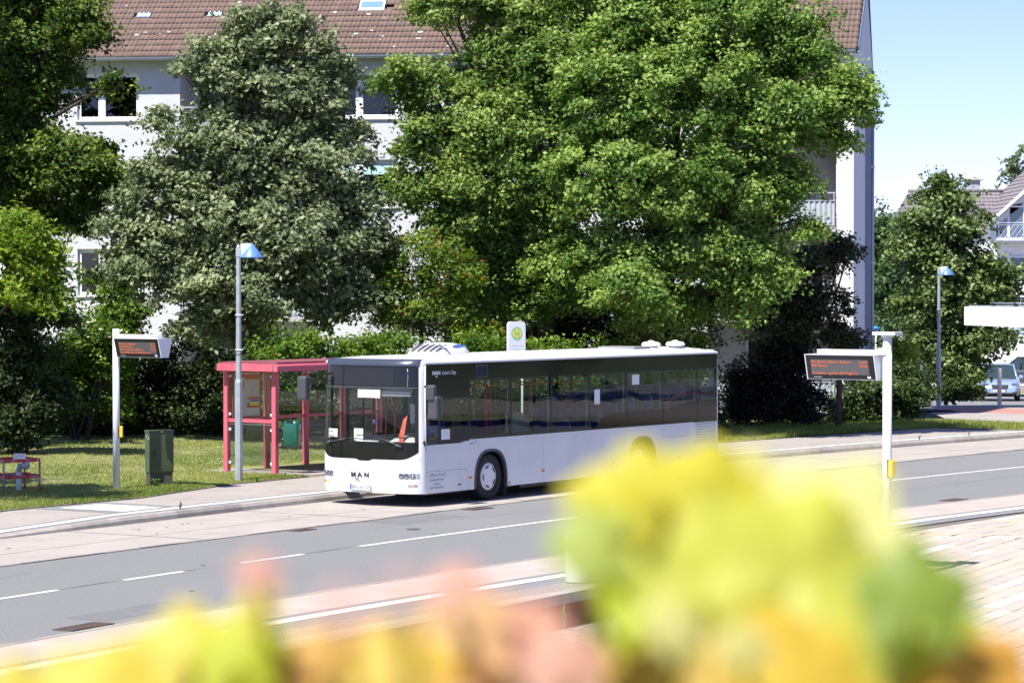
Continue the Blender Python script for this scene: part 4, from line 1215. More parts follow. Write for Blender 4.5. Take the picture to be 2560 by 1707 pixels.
MB().lathe([(0.094, 1.20), (0.101, 1.25), (0.092, 1.30), (0.055, 1.335), (0.0, 1.345)], 18, c=(-0.03, 0, 0)).build('hair', hm, drv)
mb = MB()
for sg in (-1, 1):
    mb.tube([(-0.115, sg*0.034, 1.225), (-0.128, sg*0.034, 1.225)], [0.013, 0.008], 8)
mb.build('eyes', M['ink'], drv)
MB().tube([(-0.115, 0, 1.215), (-0.148, 0, 1.19), (-0.12, 0, 1.18)], [0.012, 0.017, 0.012], 6).tube([(-0.115, -0.025, 1.155), (-0.122, 0, 1.153), (-0.115, 0.025, 1.155)], 0.007, 5).build('face_features', skinm, drv)
for sg in (-1, 1):
    h_ = link('hand', None, drv, (-0.38, sg*0.15, 0.745))
    MB().cbox(-0.05, -0.035, -0.012, 0.03, 0.035, 0.014, 0.01).build('palm', skinm, h_)
    for k in range(4):
        y = -0.028 + k*0.0185; l_ = (0.055, 0.065, 0.062, 0.048)[k]
        MB().tube([(-0.045, y, 0), (-0.045-l_*0.5, y, 0.004), (-0.05-l_*0.7, y, -0.025), (-0.04-l_*0.45, y, -0.042)], [0.009, 0.0085, 0.008, 0.007], 6).build('finger', skinm, h_)
    MB().tube([(-0.005, -sg*0.03, 0), (-0.035, -sg*0.052, -0.008), (-0.062, -sg*0.045, -0.022)], [0.011, 0.010, 0.008], 6).build('thumb', skinm, h_)
ds = link('driver_seat', None, bus, (1.42, 0.62, 0.52))
MB().cbox(-0.42, -0.24, 0.36, 0.08, 0.24, 0.46, 0.04).build('cushion', M['seat_blue'], ds)
MB().cbox(0.08, -0.23, 0.40, 0.20, 0.23, 1.15, 0.05).build('backrest', M['seat_blue'], ds)
MB().cbox(0.10, -0.12, 1.15, 0.19, 0.12, 1.38, 0.04).build('headrest', M['seat_blue'], ds)
MB().box(-0.3, -0.15, -0.16, 0.1, 0.15, 0.36).build('seat_foot', M['interior_dark'], ds)
# ------------------------------------------------------------------ red bus shelter
M['red_paint'] = mat('red_paint', (0.54, 0.105, 0.14), 0.45, var=0.06, vscale=2, dirt=(0.52, 0.16, 0.19), dscale=1.5, damt=0.5)
M['galv'] = mat('galvanised', (0.36, 0.41, 0.43), 0.5, metal=0.35, var=0.12, vscale=9, dirt=(0.48, 0.52, 0.52), dscale=6, damt=0.4)
M['white_metal'] = mat('white_metal', (0.66, 0.69, 0.72), 0.4, var=0.04, vscale=2)
M['bright_white'] = mat('bright_white', (0.80, 0.81, 0.82), 0.4, var=0.02)
M['green_bin'] = mat('green_bin', (0.012, 0.10, 0.065), 0.28, coat=0.4, var=0.08)
M['cab_green'] = mat('cabinet_green', (0.075, 0.105, 0.045), 0.55, var=0.08, vscale=2, dirt=(0.11, 0.12, 0.07), dscale=2, damt=0.4)
M['cab_dark'] = mat('cabinet_plinth', (0.06, 0.065, 0.035), 0.7, var=0.15)
M['lamp_blue'] = mat('lamp_blue', (0.11, 0.24, 0.62), 0.35, coat=0.3)
M['yellow'] = mat('yellow_box', (0.80, 0.52, 0.04), 0.4)
M['shelter_glass'] = glass('shelter_glass', (0.86, 0.90, 0.88), 1.5)
M['led'] = mat('led_orange', (0.3, 0.06, 0.02), 0.6, emit=(0.95, 0.25, 0.10, 0.30))
M['screen'] = mat('screen_grey', (0.10, 0.10, 0.105), 0.4)
M['screen_black'] = mat('screen_black', (0.012, 0.012, 0.014), 0.25)
M['sign_red'] = mat('print_red', (0.62, 0.09, 0.04), 0.6)
M['sign_green'] = mat('print_green', (0.05, 0.35, 0.16), 0.6)
M['sign_yellow'] = mat('print_yellow', (0.88, 0.72, 0.03), 0.6)
M['wood_old'] = mat('weathered_wood', (0.16, 0.14, 0.115), 0.85, var=0.25, vscale=6, stretch=(1, 1, 8))

def at_road(s_, d_, z=0.0): x, y = road(s_, d_); return (x, y, z)
# local frame: x along the road (away to the right), y across (away), origin at the front left post
def frame_at(s_, d_): return at_road(s_, d_), road_dir(s_)
(lx, ly, lz0), lr = frame_at(20.95, 11.35)
sh = thing('bus_shelter', 'pinkish red steel bus shelter with glass panes half hidden by the bus', 'bus shelter', (lx, ly, 0.145), lr)
W1 = 1.44; SPX = [0.0, 1.42, 2.85, 4.28, 5.7]
def post(x, y, w=0.12):
    MB().cbox(x-w/2, y-w/2, 0, x+w/2, y+w/2, 2.34, 0.008).build('post', M['red_paint'], sh)
post(0, 0); post(0, W1); post(5.7, 0)
for x in SPX[1:]: post(x, W1+0.0)
MB().prism([(-0.32, 2.33), (-0.32, 2.45), (-0.28, 2.50), (W1+0.02, 2.50), (W1+0.05, 2.45), (W1+0.05, 2.33)], -0.30, 6.05, 'x').build('roof_fascia', M['red_paint'], sh)
MB().box(-0.22, -0.24, 2.502, 5.97, W1-0.02, 2.535).build('roof', mat('roof_felt', (0.20, 0.06, 0.07), 0.8, var=0.15), sh)
for a, b in (((-0.305, 0.02), None),):
    MB().box(-0.304, -0.20, 2.33, -0.30, -0.17, 2.49).build('roof_joint', M['joint'], sh)
MB().box(-0.03, 0.065, 1.145, 0.03, W1-0.065, 1.225).build('rail', M['red_paint'], sh)
for a, b in zip(SPX, SPX[1:]):
    MB().box(a+0.065, W1-0.03, 1.145, b-0.065, W1+0.03, 1.225).build('rail', M['red_paint'], sh)
def pane(x0, y0, z0, x1, y1, z1): MB().box(x0, y0, z0, x1, y1, z1).build('glass_pane', M['shelter_glass'], sh)
pane(-0.005, 0.10, 1.26, 0.005, W1-0.10, 2.28); pane(-0.005, 0.10, 0.16, 0.005, W1-0.10, 1.10)
MB().box(-0.008, 0.10, 1.10, 0.008, W1-0.10, 1.108).build('pane_edge', M['galv'], sh)
for a, b in zip(SPX, SPX[1:]):
    pane(a+0.09, W1-0.005, 1.26, b-0.09, W1+0.005, 2.28); pane(a+0.09, W1-0.005, 0.16, b-0.09, W1+0.005, 1.10)
for y in (0.10, W1-0.10):
    for z in (0.22, 0.98, 1.33, 2.20):
        MB().box(-0.02, y-0.03, z-0.025, 0.02, y+0.03, z+0.025).build('glass_clamp', M['bright_white'], sh)
# poster in its case on the back wall between the first posts, printed town map and timetable notices
ps = link('poster_case', None, sh, (0.10, W1-0.10, 1.22))
MB().box(0.0, 0, 0.0, 1.0, 0.04, 0.035).box(0.0, 0, 1.045, 1.0, 0.04, 1.08).box(0.0, 0, 0.035, 0.035, 0.04, 1.045).box(0.965, 0, 0.035, 1.0, 0.04, 1.045).build('case_frame', mat('case_red', (0.30, 0.03, 0.04), 0.5), ps)
MB().box(0.035, 0.02, 0.035, 0.965, 0.03, 1.045).build('poster', mat('poster_paper', (0.62, 0.60, 0.55), 0.8, var=0.04), ps)
pr = MB()
for x0, z0, x1, z1 in ((0.08, 0.93, 0.93, 1.0), (0.45, 0.88, 0.93, 0.93), (0.10, 0.66, 0.40, 0.84), (0.52, 0.42, 0.93, 0.475), (0.52, 0.22, 0.93, 0.275)):
    pr.box(x0, 0.017, z0, x1, 0.0195, z1)
pr.build('print', M['sign_red'], ps)
MB().box(0.62, 0.017, 0.36, 0.93, 0.0192, 0.415).build('print', M['blue'], ps)
MB().box(0.52, 0.017, 0.28, 0.60, 0.0192, 0.35).build('print', M['ink'], ps)
MB().box(0.62, 0.017, 0.28, 0.93, 0.0192, 0.355).build('print', M['sign_yellow'], ps)
MB().box(0.20, 0.015, 0.68, 0.34, 0.0168, 0.76).build('print', M['paper'], ps)
MB().box(0.10, 0.017, 0.43, 0.30, 0.0192, 0.45).box(0.12, 0.017, 0.33, 0.22, 0.0192, 0.40).build('print', M['ink'], ps)
mb = MB(); rq = random.Random(9)
for k in range(60):
    a = rq.uniform(0, 6.28); r_ = rq.random()**0.7*0.2; x = 0.70+r_*math.cos(a)*0.75; z = 0.68+r_*math.sin(a)*0.85; q = rq.uniform(0.004, 0.012)
    mb.box(x-q, 0.0175, z-0.003, x+q*2, 0.0192, z+0.003)
mb.build('map_print', M['ink_grey'], ps)
# green litter bin strapped to the front post
(bx, by, _), br = frame_at(20.95, 11.35)
bi = thing('litter_bin', 'dark green plastic litter bin strapped to the front post of the red shelter', 'litter bin')
bi.location = (bx + 0.10*math.cos(br-0.6) + 0.30*0.99, by + 0.10*math.sin(br-0.6) - 0.02, 0.145); bi.rotation_euler = (0, 0, R(-20))
pts = []
def rsec(w, d, z, c=0.07):
    o = []
    for sx, sy, a0 in ((1, -1, -90), (1, 1, 0), (-1, 1, 90), (-1, -1, 180)):
        for k in range(5):
            a = R(a0+90*k/4); o.append((sx*(w-c)+c*math.cos(a), sy*(d-c)+c*math.sin(a), z))
    return o
mb = MB(); mb.smooth = True
lev = [(0.17, 0.13, 0.63), (0.185, 0.145, 0.66), (0.19, 0.15, 0.90), (0.19, 0.15, 1.12), (0.18, 0.14, 1.17), (0.14, 0.11, 1.215), (0.09, 0.075, 1.225)]
vs = [p for w_, d_, z in lev for p in rsec(w_, d_, z)]
n = 20
mb.add(vs, [(i*n+j, i*n+(j+1) % n, (i+1)*n+(j+1) % n, (i+1)*n+j) for i in range(len(lev)-1) for j in range(n)] + [tuple(range(n))[::-1], tuple(range((len(lev)-1)*n, len(lev)*n))])
mb.build('bin_body', M['green_bin'], bi)
MB().prism([(-0.09, 1.165), (0.09, 1.165), (0.075, 1.222), (-0.075, 1.222)], -0.151, -0.10, 'y').build('bin_opening', M['frame_black'], bi)
MB().box(-0.26, -0.02, 0.78, -0.19, 0.02, 0.80).box(-0.26, -0.02, 1.02, -0.19, 0.02, 1.04).build('bin_strap', M['galv'], bi)

# ------------------------------------------------------------------ street lamps with blue cones
def lamp_post(x, y, z, label, rz=0.0):
    t = thing('street_lamp', label, 'street lamp', (x, y, z), rz, 'street lamps with blue cone shades')
    def octo(pts):
        mb = MB()
        for (r0, z0), (r1, z1) in zip(pts, pts[1:]):
            mb.lathe([(r0, z0), (r1, z1)], 8, smooth=False)
        return mb
    octo([(0.088, 0), (0.088, 2.16), (0.065, 2.24)]).build('base_post', M['galv'], t, rot=(0, 0, R(22.5)))
    octo([(0.065, 2.24), (0.052, 5.02), (0.052, 5.03)]).build('pole', M['galv'], t, rot=(0, 0, R(22.5)))
    MB().cbox(-0.058, -0.058, 4.90, 0.058, 0.058, 5.08, 0.01).build('pole_head', M['galv'], t)
    MB().lathe([(0.05, 5.08), (0.055, 5.11), (0.04, 5.14), (0.012, 5.16), (0.0, 5.21)], 14).build('finial', M['galv'], t)
    MB().prism([(0.05, 4.91), (0.14, 4.91), (0.28, 5.195), (0.05, 5.195)], -0.045, 0.045, 'y').build('arm', M['bright_white'], t)
    MB().lathe([(0.265, 4.885), (0.262, 4.90), (0.01, 5.205), (0.0, 5.21)], 32, c=(0.29, 0, 0), smooth=True).build('lamp_shade', M['lamp_blue'], t)
    MB().lathe([(0.0, 4.90), (0.22, 4.895)], 24, c=(0.29, 0, 0)).build('diffuser', M['bright_white'], t)
    MB().box(0.40, -0.20, 4.92, 0.455, -0.185, 4.935).build('maker_plate', M['ink'], t)
    for z_ in (2.86, 3.62): MB().cbox(-0.07, -0.07, z_, 0.075, 0.07, z_+0.025, 0.004).tube([(0.07, 0, z_+0.01), (0.10, 0, z_+0.015)], 0.015, 6).build('clamp', M['white_metal'], t)
    MB().lathe([(0.066, 2.76), (0.066, 2.78)], 8).build('band', M['frame_black'], t)
    return t
lamp_post(-5.98, 61.25, 0.14, 'tall grey street lamp with blue cone shade in front of the red shelter')
lamp_post(15.55, 102.0, -0.04, 'grey street lamp with blue cone shade in front of the small round tree')

# ------------------------------------------------------------------ departure displays
def display(x, y, z, label, rz, lines, cap, ptop, foot=None, mid=2.99, yellow=(1.10, 1.34), bright=False):
    t = thing('departure_display', label, 'departure display', (x, y, z), rz, 'departure displays on white poles')
    MB().lathe([(0.0725, 0), (0.0725, ptop), (0.0, ptop)], 24).build('pole', M['white_metal'], t)
    if cap:
        MB().cbox(-0.20, -0.14, ptop, 0.20, 0.14, ptop+0.05, 0.008).build('cap_plate', M['white_metal'], t)
        MB().lathe([(0.10, ptop-0.035), (0.10, ptop)], 20).build('cap_flange', M['white_metal'], t)
    # housing: long box, wider at the top, slanted faces both sides
    b0, t0 = mid-0.20, mid+0.20
    X0, X1 = 0.12, 1.36
    prof = [(-0.22, t0), (-0.11, b0), (0.11, b0), (0.22, t0)]
    MB().prism(prof, X0, X1, 'x').build('housing', M['white_metal'], t)
    MB().cbox(X0-0.14, -0.09, t0-0.002, X1-0.16, 0.09, t0+0.075, 0.008).build('carrier_beam', M['bright_white'], t)
    for xx in (0.25, 0.95): MB().lathe([(0.012, 0), (0.012, 0.004)], 8, 'y', (xx, -0.096, t0+0.035)).build('screw', M['galv'], t)
    for sg in (-1, 1):
        f = link('display_face', None, t)
        # face frame coordinates: u along x, w up the slant
        def Pt(u_, w_, off):
            yb, yt = sg*0.11, sg*0.22
            nx = Vector((0, sg*0.4, -0.11)).normalized()
            return Vector((u_, yb+(yt-yb)*w_, b0+(t0-b0)*w_)) + nx*off
        def plate(u0, u1, w0, w1, off, m, nm):
            MB().quad(Pt(u0, w0, off), Pt(u1, w0, off), Pt(u1, w1, off), Pt(u0, w1, off)).build(nm, m, f)
        plate(X0+0.02, X1-0.02, 0.03, 0.97, 0.004, M['screen_black'], 'bezel')
        plate(X0+0.12, X1-0.10, 0.20, 0.80, 0.007, M['screen'], 'screen')
        for i, (a, b) in enumerate(lines):
            w_ = 0.66 - i*0.148
            for s_, xx in ((a, 'L'), (b, 'R')):
                if not s_: continue
                size = 0.062
                slant = math.atan2(0.11, 0.4)
                if sg < 0: rot = (R90+slant, 0, 0); ul = X0+0.13; ur = X1-0.11
                else: rot = (R90+slant, 0, math.pi); ul = X1-0.11; ur = X0+0.13
                p = Pt(ul if xx == 'L' else ur, w_, 0.010)
                o = text('led_text', s_, size, M['led'], f, p, rot, 0.0004, 0.98 if len(s_) < 30 else 0.93, 0.001, 'LEFT' if xx == 'L' else 'RIGHT')
        u_ = X1-0.13 if sg < 0 else X0+0.13
        plate(u_-0.03, u_+0.03, 0.07, 0.15, 0.008, M['sign_yellow'] if False else M['paper'], 'sticker')
        u_ = X0+0.2 if sg < 0 else X1-0.2
        plate(u_-0.07, u_+0.07, 0.09, 0.12, 0.008, M['ink_grey'], 'maker_lettering')
    ya = link('request_button', None, t, (0, 0, 0), (0, 0, (R(-50) if cap else R(0)) - rz))
    MB().cbox(-0.035 if False else 0.06, -0.05, yellow[0], 0.14, 0.05, yellow[1], 0.02).build('box', M['yellow'], ya)
    MB().box(0.045, -0.055, yellow[0]-0.01, 0.065, 0.055, yellow[1]+0.01).build('back_plate', M['frame_black'], ya)
    return t
d_in = math.atan2(-0.563, 0.826)
display(-8.30, 58.69, 0.13, 'white pole with orange departure text on the left beside the green cabinet', d_in,
        [('425 Brake Bahnhof', '15:17'), ('414 Kleinensiel', '17:02'), ('403 Strandläufer-Elsfleth ü.', '17min'), ('en und Bahnen, an Haltestellen und I', '')], False, 3.38)
nd = display(5.90, 44.0, plz(10.9), 'larger near white pole with a flat cap plate and departure text', math.pi+d_in,
        [('401 Blexen-Fähre ü. Rathaus', '12min'), ('440 Blexen', '43min'), ('', ''), ('ht nehmen - gut für alle! Tragen Si', '')], True, 3.62-plz(10.9), mid=3.11-plz(10.9), yellow=(1.39-plz(10.9), 1.66-plz(10.9)))

# ------------------------------------------------------------------ green cabinet
cb = thing('utility_cabinet', 'olive green street cabinet standing in the grass between display pole and lamp', 'utility cabinet', (-7.70, 59.55, 0.13), R(24))
MB().cbox(-0.02, 0.0, 0.30, 0.52, 0.34, 1.16, 0.012).build('body', M['cab_green'], cb)
MB().box(0.0, 0.02, 0.0, 0.50, 0.32, 0.30).build('plinth', M['cab_dark'], cb)
MB().prism([(-0.03, 1.16), (0.35, 1.16), (0.33, 1.20), (-0.01, 1.20)], -0.03, 0.53, 'x').build('lid', M['cab_green'], cb)
dr = MB().box(0.02, -0.012, 0.34, 0.50, 0.0, 1.12).build('door', M['cab_green'], cb)
for k in range(22):
    x = 0.035 + k*0.0208
    MB().box(x, -0.019, 0.37, x+0.009, -0.012, 1.09).build('door_rib', M['cab_green'], cb)
MB().cbox(0.07, -0.035, 0.66, 0.10, -0.018, 0.78, 0.005).build('door_handle', M['frame_black'], dr)
MB().box(-0.0225, 0.04, 1.02, -0.020, 0.11, 1.035).box(-0.0225, 0.04, 1.035, -0.020, 0.05, 1.06).box(-0.0225, 0.21, 1.05, -0.020, 0.235, 1.085).build('pale_mark', M['paper'], cb)  # small pale marks high on the left side

# ------------------------------------------------------------------ pipe behind its red rail
hy = thing('hydrant_pipe', 'grey standpipe with round coupling cap standing inside the red railing', 'standpipe', (-10.13, 57.45, 0.13), R(0))
MB().lathe([(0.062, 0.0), (0.062, 0.08)], 16).build('foot_sleeve', M['rubber'], hy)
MB().lathe([(0.055, 0.0), (0.055, 0.50)], 18).build('pipe', M['white_metal'], hy)
MB().lathe([(0.064, 0.46), (0.064, 0.49)], 18).build('collar', M['galv'], hy)
MB().tube([(0, 0, 0.47), (0.01, 0, 0.56), (0.05, -0.02, 0.60)], [0.057, 0.055, 0.045], 14).tube([(0, 0.0, 0.55), (-0.01, 0.0, 0.635)], [0.03, 0.012], 8).build('elbow', M['galv'], hy)
MB().lathe([(0.055, 0.0), (0.075, -0.02), (0.088, -0.05), (0.088, -0.12), (0.07, -0.145), (0.03, -0.15), (0.0, -0.15)], 20, 'y').build('coupling_cap', M['galv'], hy, (0.115, 0.0, 0.60), (0, 0, R(25)))
for k in range(3):
    a = k*2.1
    MB().box(0.125+0.05*math.cos(a)-0.008, -0.16, 0.60+0.05*math.sin(a)-0.008, 0.125+0.05*math.cos(a)+0.008, -0.13, 0.60+0.05*math.sin(a)+0.008).build('lug', M['frame_black'], hy)
M['rail_red'] = mat('flaking_red', (0.52, 0.03, 0.035), 0.5, var=0.1, vscale=6, dirt=(0.55, 0.50, 0.50), dscale=9, damt=0.8)
M['rail_grey'] = mat('flaking_grey', (0.30, 0.27, 0.28), 0.6, var=0.1, vscale=6, dirt=(0.45, 0.05, 0.05), dscale=7, damt=0.8)
gr = thing('guard_railing', 'low red railing with flaking paint around the standpipe', 'railing', (0, 0, 0.13))
A_, B_, C_, D_ = Vector((-10.30, 56.90, 0)), Vector((-9.86, 58.2, 0)), Vector((-10.75, 58.6, 0)), Vector((-11.2, 57.3, 0))
A_ = Vector((-10.36, 57.0, 0)); B_ = Vector((-9.72, 57.55, 0)); C_ = Vector((-10.15, 58.25, 0)); D_ = Vector((-10.80, 57.75, 0))
for P, mm in ((A_, 'rail_grey'), (B_, 'rail_red'), (C_, 'rail_red'), (D_, 'rail_red')):
    MB().tube([P, P+Vector((0, 0, 0.74))], 0.021, 8).build('rail_post', M[mm], gr)
for P, Q in ((A_, B_), (B_, C_), (C_, D_), (D_, A_)):
    for z in (0.70, 0.37):
        d = (Q-P).normalized(); nrm = Vector((-d.y, d.x, 0))*0.012
        mb = MB(); h = 0.034
        a, b, c, e = P-nrm, Q-nrm, Q+nrm, P+nrm
        up, dn = Vector((0, 0, z+h)), Vector((0, 0, z-h))
        mb.add([a+dn, b+dn, c+dn, e+dn, a+up, b+up, c+up, e+up], [(0, 3, 2, 1), (4, 5, 6, 7), (0, 1, 5, 4), (1, 2, 6, 5), (2, 3, 7, 6), (3, 0, 4, 7)])
        mb.build('rail_bar', M['rail_red'], gr)
sg_ = link('info_plate', None, gr, (-10.16, 57.13, 0.74), (0, 0, R(12)))
MB().box(-0.02, -0.004, 0.0, 0.23, 0.004, 0.125).build('plate', M['white_metal'], sg_)
MB().box(-0.02, -0.006, 0.115, 0.23, -0.004, 0.125).build('plate_edge', M['rail_red'], sg_)
MB().box(0.01, -0.006, 0.062, 0.20, -0.004, 0.072).build('plate_line', M['ink_grey'], sg_)
MB().lathe([(0.0, 0.02), (0.30, 0.012), (0.42, 0.0)], 16).build('bare_soil', M['soil'], None, (-10.1, 57.45, 0.13), kind='structure')

# ------------------------------------------------------------------ stop sign with H
hs_ = thing('bus_stop_sign', 'white rounded bus stop sign with green and yellow H behind the bus roof', 'bus stop sign', (0.10, 67.4, 0.14), R(30))
def rrect(x0, z0, x1, z1, r):
    o = []
    for cx, cz, a0 in ((x1-r, z1-r, 0), (x0+r, z1-r, 90), (x0+r, z0+r, 180), (x1-r, z0+r, 270)):
        for k in range(6): a = R(a0+90*k/5); o.append((cx+r*math.cos(a), cz+r*math.sin(a)))
    return o
MB().prism(rrect(-0.24, 2.40, 0.24, 3.42, 0.09), -0.035, 0.035, 'y').build('sign_panel', M['bright_white'], hs_)
MB().tube([(-0.17, 0, 0), (-0.17, 0, 2.42)], 0.03, 8).tube([(0.17, 0, 0), (0.17, 0, 2.42)], 0.03, 8).build('sign_legs', M['white_metal'], hs_)
mb = MB(); mb.add([(0.155*math.cos(2*math.pi*k/28), -0.0372, 3.13+0.165*math.sin(2*math.pi*k/28)) for k in range(28)], [tuple(range(28))]); mb.build('roundel_ring', mat('pale_green', (0.22, 0.62, 0.42), 0.5), hs_)
mb = MB(); mb.add([(0.118*math.cos(2*math.pi*k/28), -0.0385, 3.13+0.125*math.sin(2*math.pi*k/28)) for k in range(28)], [tuple(range(28))]); mb.build('roundel', M['sign_yellow'], hs_)
MB().box(-0.062, -0.041, 3.03, -0.036, -0.039, 3.23).box(0.036, -0.041, 3.03, 0.062, -0.039, 3.23).box(-0.036, -0.041, 3.118, 0.036, -0.039, 3.144).build('letter_h', mat('letter_green', (0.12, 0.5, 0.30), 0.5), hs_)
for k, w_ in enumerate((0.16, 0.10)):
    MB().box(-w_, -0.037, 2.83-k*0.08, w_, -0.0355, 2.845-k*0.08).build('stop_name', mat('faint_print', (0.66, 0.68, 0.70), 0.6), hs_)

# old slatted fence section behind the shelter
fe = thing('slatted_fence', 'weathered wooden slat fence in the shade behind the red shelter', 'fence', (-6.25, 78.0, 0.16), R(2))
for x in (0.0, 0.62, 1.24): MB().box(x-0.04, 0.0, 0, x+0.04, 0.06, 1.0).build('post', M['wood_old'], fe)
for k in range(7): MB().box(-0.05, -0.025, 0.10+k*0.13, 1.30, 0.0, 0.19+k*0.13).build('slat', M['wood_old'], fe)

# near litter bin on the platform, glass balustrade behind the wall
lb = thing('litter_bin', 'pale round litter bin at the end of the near platform wall', 'litter bin', at_road(5.9, -6.05, 0.012))
MB().lathe([(0.185, 0.0), (0.19, 0.02), (0.19, 0.70)], 28).build('bin_body', mat('pale_grey', (0.55, 0.57, 0.52), 0.6, var=0.05), lb)
MB().lathe([(0.198, 0.70), (0.198, 0.735), (0.15, 0.76), (0.0, 0.765)], 28).build('bin_lid', M['galv'], lb)
bl = thing('balustrade', 'grey steel post and glass balustrade beside the pale round litter bin', 'railing')
z_ = plz(6.5)
for k, s_ in enumerate((6.35, 8.0, 9.65, 11.3)):
    x, y = road(s_, -6.72); zz = plz(s_)
    MB().cbox(x-0.03, y-0.03, zz-0.02, x+0.03, y+0.03, 0.86, 0.004).build('post', M['galv'], bl)
for a, b in ((6.35, 8.0), (8.0, 9.65), (9.65, 11.3)):
    p, q = Vector((*road(a, -6.72), 0)), Vector((*road(b, -6.72), 0)); d = (q-p).normalized()*0.05
    for z in (0.70, 0.06): MB().tube([p+d+Vector((0, 0, z)), q-d+Vector((0, 0, z))], 0.02, 6).build('rail', M['galv'], bl)
    p += d; q -= d
    MB().quad(p+Vector((0, 0, 0.1)), q+Vector((0, 0, 0.1)), q+Vector((0, 0, 0.66)), p+Vector((0, 0, 0.66))).build('glass_pane', M['shelter_glass'], bl)

# white canopy of the near stop at the right edge
cn = thing('canopy', 'bright white flat canopy end reaching in from the right edge', 'canopy', (6.46, 40.0, 0))
cdir = Vector((0.42, -2.7, 0)).normalized(); cr_ = Vector((0.97, 0.24, 0)).normalized()
def slab(z0, z1, i0=0.0):
    p0 = cr_*i0 + cdir*i0; p1 = cdir*(8-i0) + cr_*i0; p2 = cdir*(8-i0)+cr_*(3.2-i0); p3 = cr_*(3.2-i0)+cdir*i0
    mb = MB(); mb.add([(*q.xy, z0) for q in (p0, p1, p2, p3)] + [(*q.xy, z1) for q in (p0, p1, p2, p3)], [(0, 3, 2, 1), (4, 5, 6, 7), (0, 1, 5, 4), (1, 2, 6, 5), (2, 3, 7, 6), (3, 0, 4, 7)])
    return mb
slab(3.83, 4.095).build('fascia', M['bright_white'], cn)
slab(4.097, 4.11, 0.05).build('roof_sheet', M['galv'], cn)
for k in range(7):
    p = cdir*(1.0+k*0.95) + cr_*0.10
    MB().cbox(p.x-0.03, p.y-0.03, 4.11, p.x+0.03, p.y+0.03, 4.155, 0.006).build('roof_clip', M['frame_black'], cn)
mb = MB(); a_ = cdir*0.9+cr_*0.1; b_ = cdir*7.2+cr_*0.1
mb.tube([(a_.x, a_.y, 4.15), (b_.x, b_.y, 4.15)], 0.012, 6).build('snow_rail', M['galv'], cn)
for q in (cdir*1.5+cr_*2.2, cdir*6.5+cr_*2.2):
    MB().lathe([(0.07, 0.0), (0.07, 3.85)], 16, c=(q.x, q.y, 0)).build('column', M['white_metal'], cn)

# bollard in front of the silver car, blue headed marker stake
bo = thing('bollard_post', 'slim pale square post standing in front of the silver blue car', 'post', (17.28, 99.2, 0.14))
MB().cbox(-0.065, -0.065, 0, 0.065, 0.065, 1.36, 0.008).build('shaft', mat('pale_wood', (0.46, 0.47, 0.44), 0.7, var=0.08), bo)
MB().prism([(-0.065, 1.36), (0.065, 1.36), (0.02, 1.40), (-0.02, 1.40)], -0.065, 0.065, 'y').build('tip', M['white_metal'], bo)
bs = thing('blue_marker', 'small blue headed marker on a thin white stake beyond the near display', 'marker', (15.85, 122, -0.5))
MB().tube([(0, 0, 0), (0, 0, 3.0)], 0.03, 6).build('stake', M['bright_white'], bs)
MB().lathe([(0.03, 2.98), (0.09, 3.06), (0.17, 3.12), (0.10, 3.2), (0.0, 3.22)], 12).build('head', mat('marker_blue', (0.02, 0.24, 0.75), 0.4), bs)
# ------------------------------------------------------------------ apartment building; local x runs along the facade (0 = right corner), y into the house
M['render_wall'] = mat('render_wall', (0.58, 0.60, 0.62), 0.9, var=0.03, vscale=2, bump=0.5, bscale=25, dirt=(0.43, 0.46, 0.52), dscale=0.35, damt=0.3)
M['pier'] = mat('pier_render', (0.68, 0.69, 0.70), 0.9, var=0.03, vscale=2, bump=0.5, bscale=25)
M['gable'] = mat('gable_render', (0.60, 0.66, 0.72), 0.9, var=0.03, vscale=1.5)
M['gable_dark'] = mat('gable_dark', (0.26, 0.30, 0.38), 0.8, var=0.05)
M['tile'] = mat('roof_tile', (0.145, 0.094, 0.074), 0.75, var=0.16, vscale=3, bump=0.2, dirt=(0.10, 0.065, 0.052), dscale=1.2, damt=0.5, island=0.13)
M['tile2'] = mat('roof_tile_field', (0.145, 0.094, 0.074), 0.75, var=0.2, vscale=3, bump=0.2, dirt=(0.10, 0.065, 0.052), dscale=1.2, damt=0.5)
M['zinc'] = mat('zinc', (0.34, 0.38, 0.46), 0.45, metal=0.4, var=0.08)
M['window_white'] = mat('window_white', (0.78, 0.79, 0.81), 0.4)
M['room_dark'] = mat('room_dark', (0.02, 0.02, 0.023), 0.9)
M['win_glass'] = glass('window_glass', (0.45, 0.47, 0.48), 1.6)
M['balcony_metal'] = mat('balcony_metal', (0.42, 0.46, 0.50), 0.5, var=0.05)
M['loggia_wall'] = mat('loggia_wall', (0.62, 0.62, 0.63), 0.9, var=0.03)
M['slab'] = mat('slab_concrete', (0.45, 0.44, 0.43), 0.9, var=0.08)
M['teal'] = mat('teal_blind', (0.42, 0.66, 0.62), 0.8)
M['lichen'] = mat('lichen', (0.62, 0.58, 0.52), 0.9)
BO = (10.82, 88.73, 0.0); BR = math.atan2(-0.1289, 0.9917)
ab = thing('apartment_building', 'pale blue-white four storey apartment house with brown tiled roof behind the trees', 'building', BO, BR)
EAVE = 11.83; X0 = -44.0; DEEP = 8.5
loggias = [(-44.0, -38.9), (-34.8, -30.4), (-21.84, -17.32), (-13.12, -8.71), (-4.61, -0.54)]
wins = [(-38.0, -35.9), (-29.9, -27.9), (-25.3, -23.22), (-16.73, -14.63), (-8.13, -6.08)]
slabs = [0.55, 3.43, 6.30, 9.17]
def W(x0, z0, x1, z1, y0=0.0, y1=0.3, m='render_wall'): return MB().box(x0, y0, z0, x1, y1, z1).build('wall', M[m], ab)
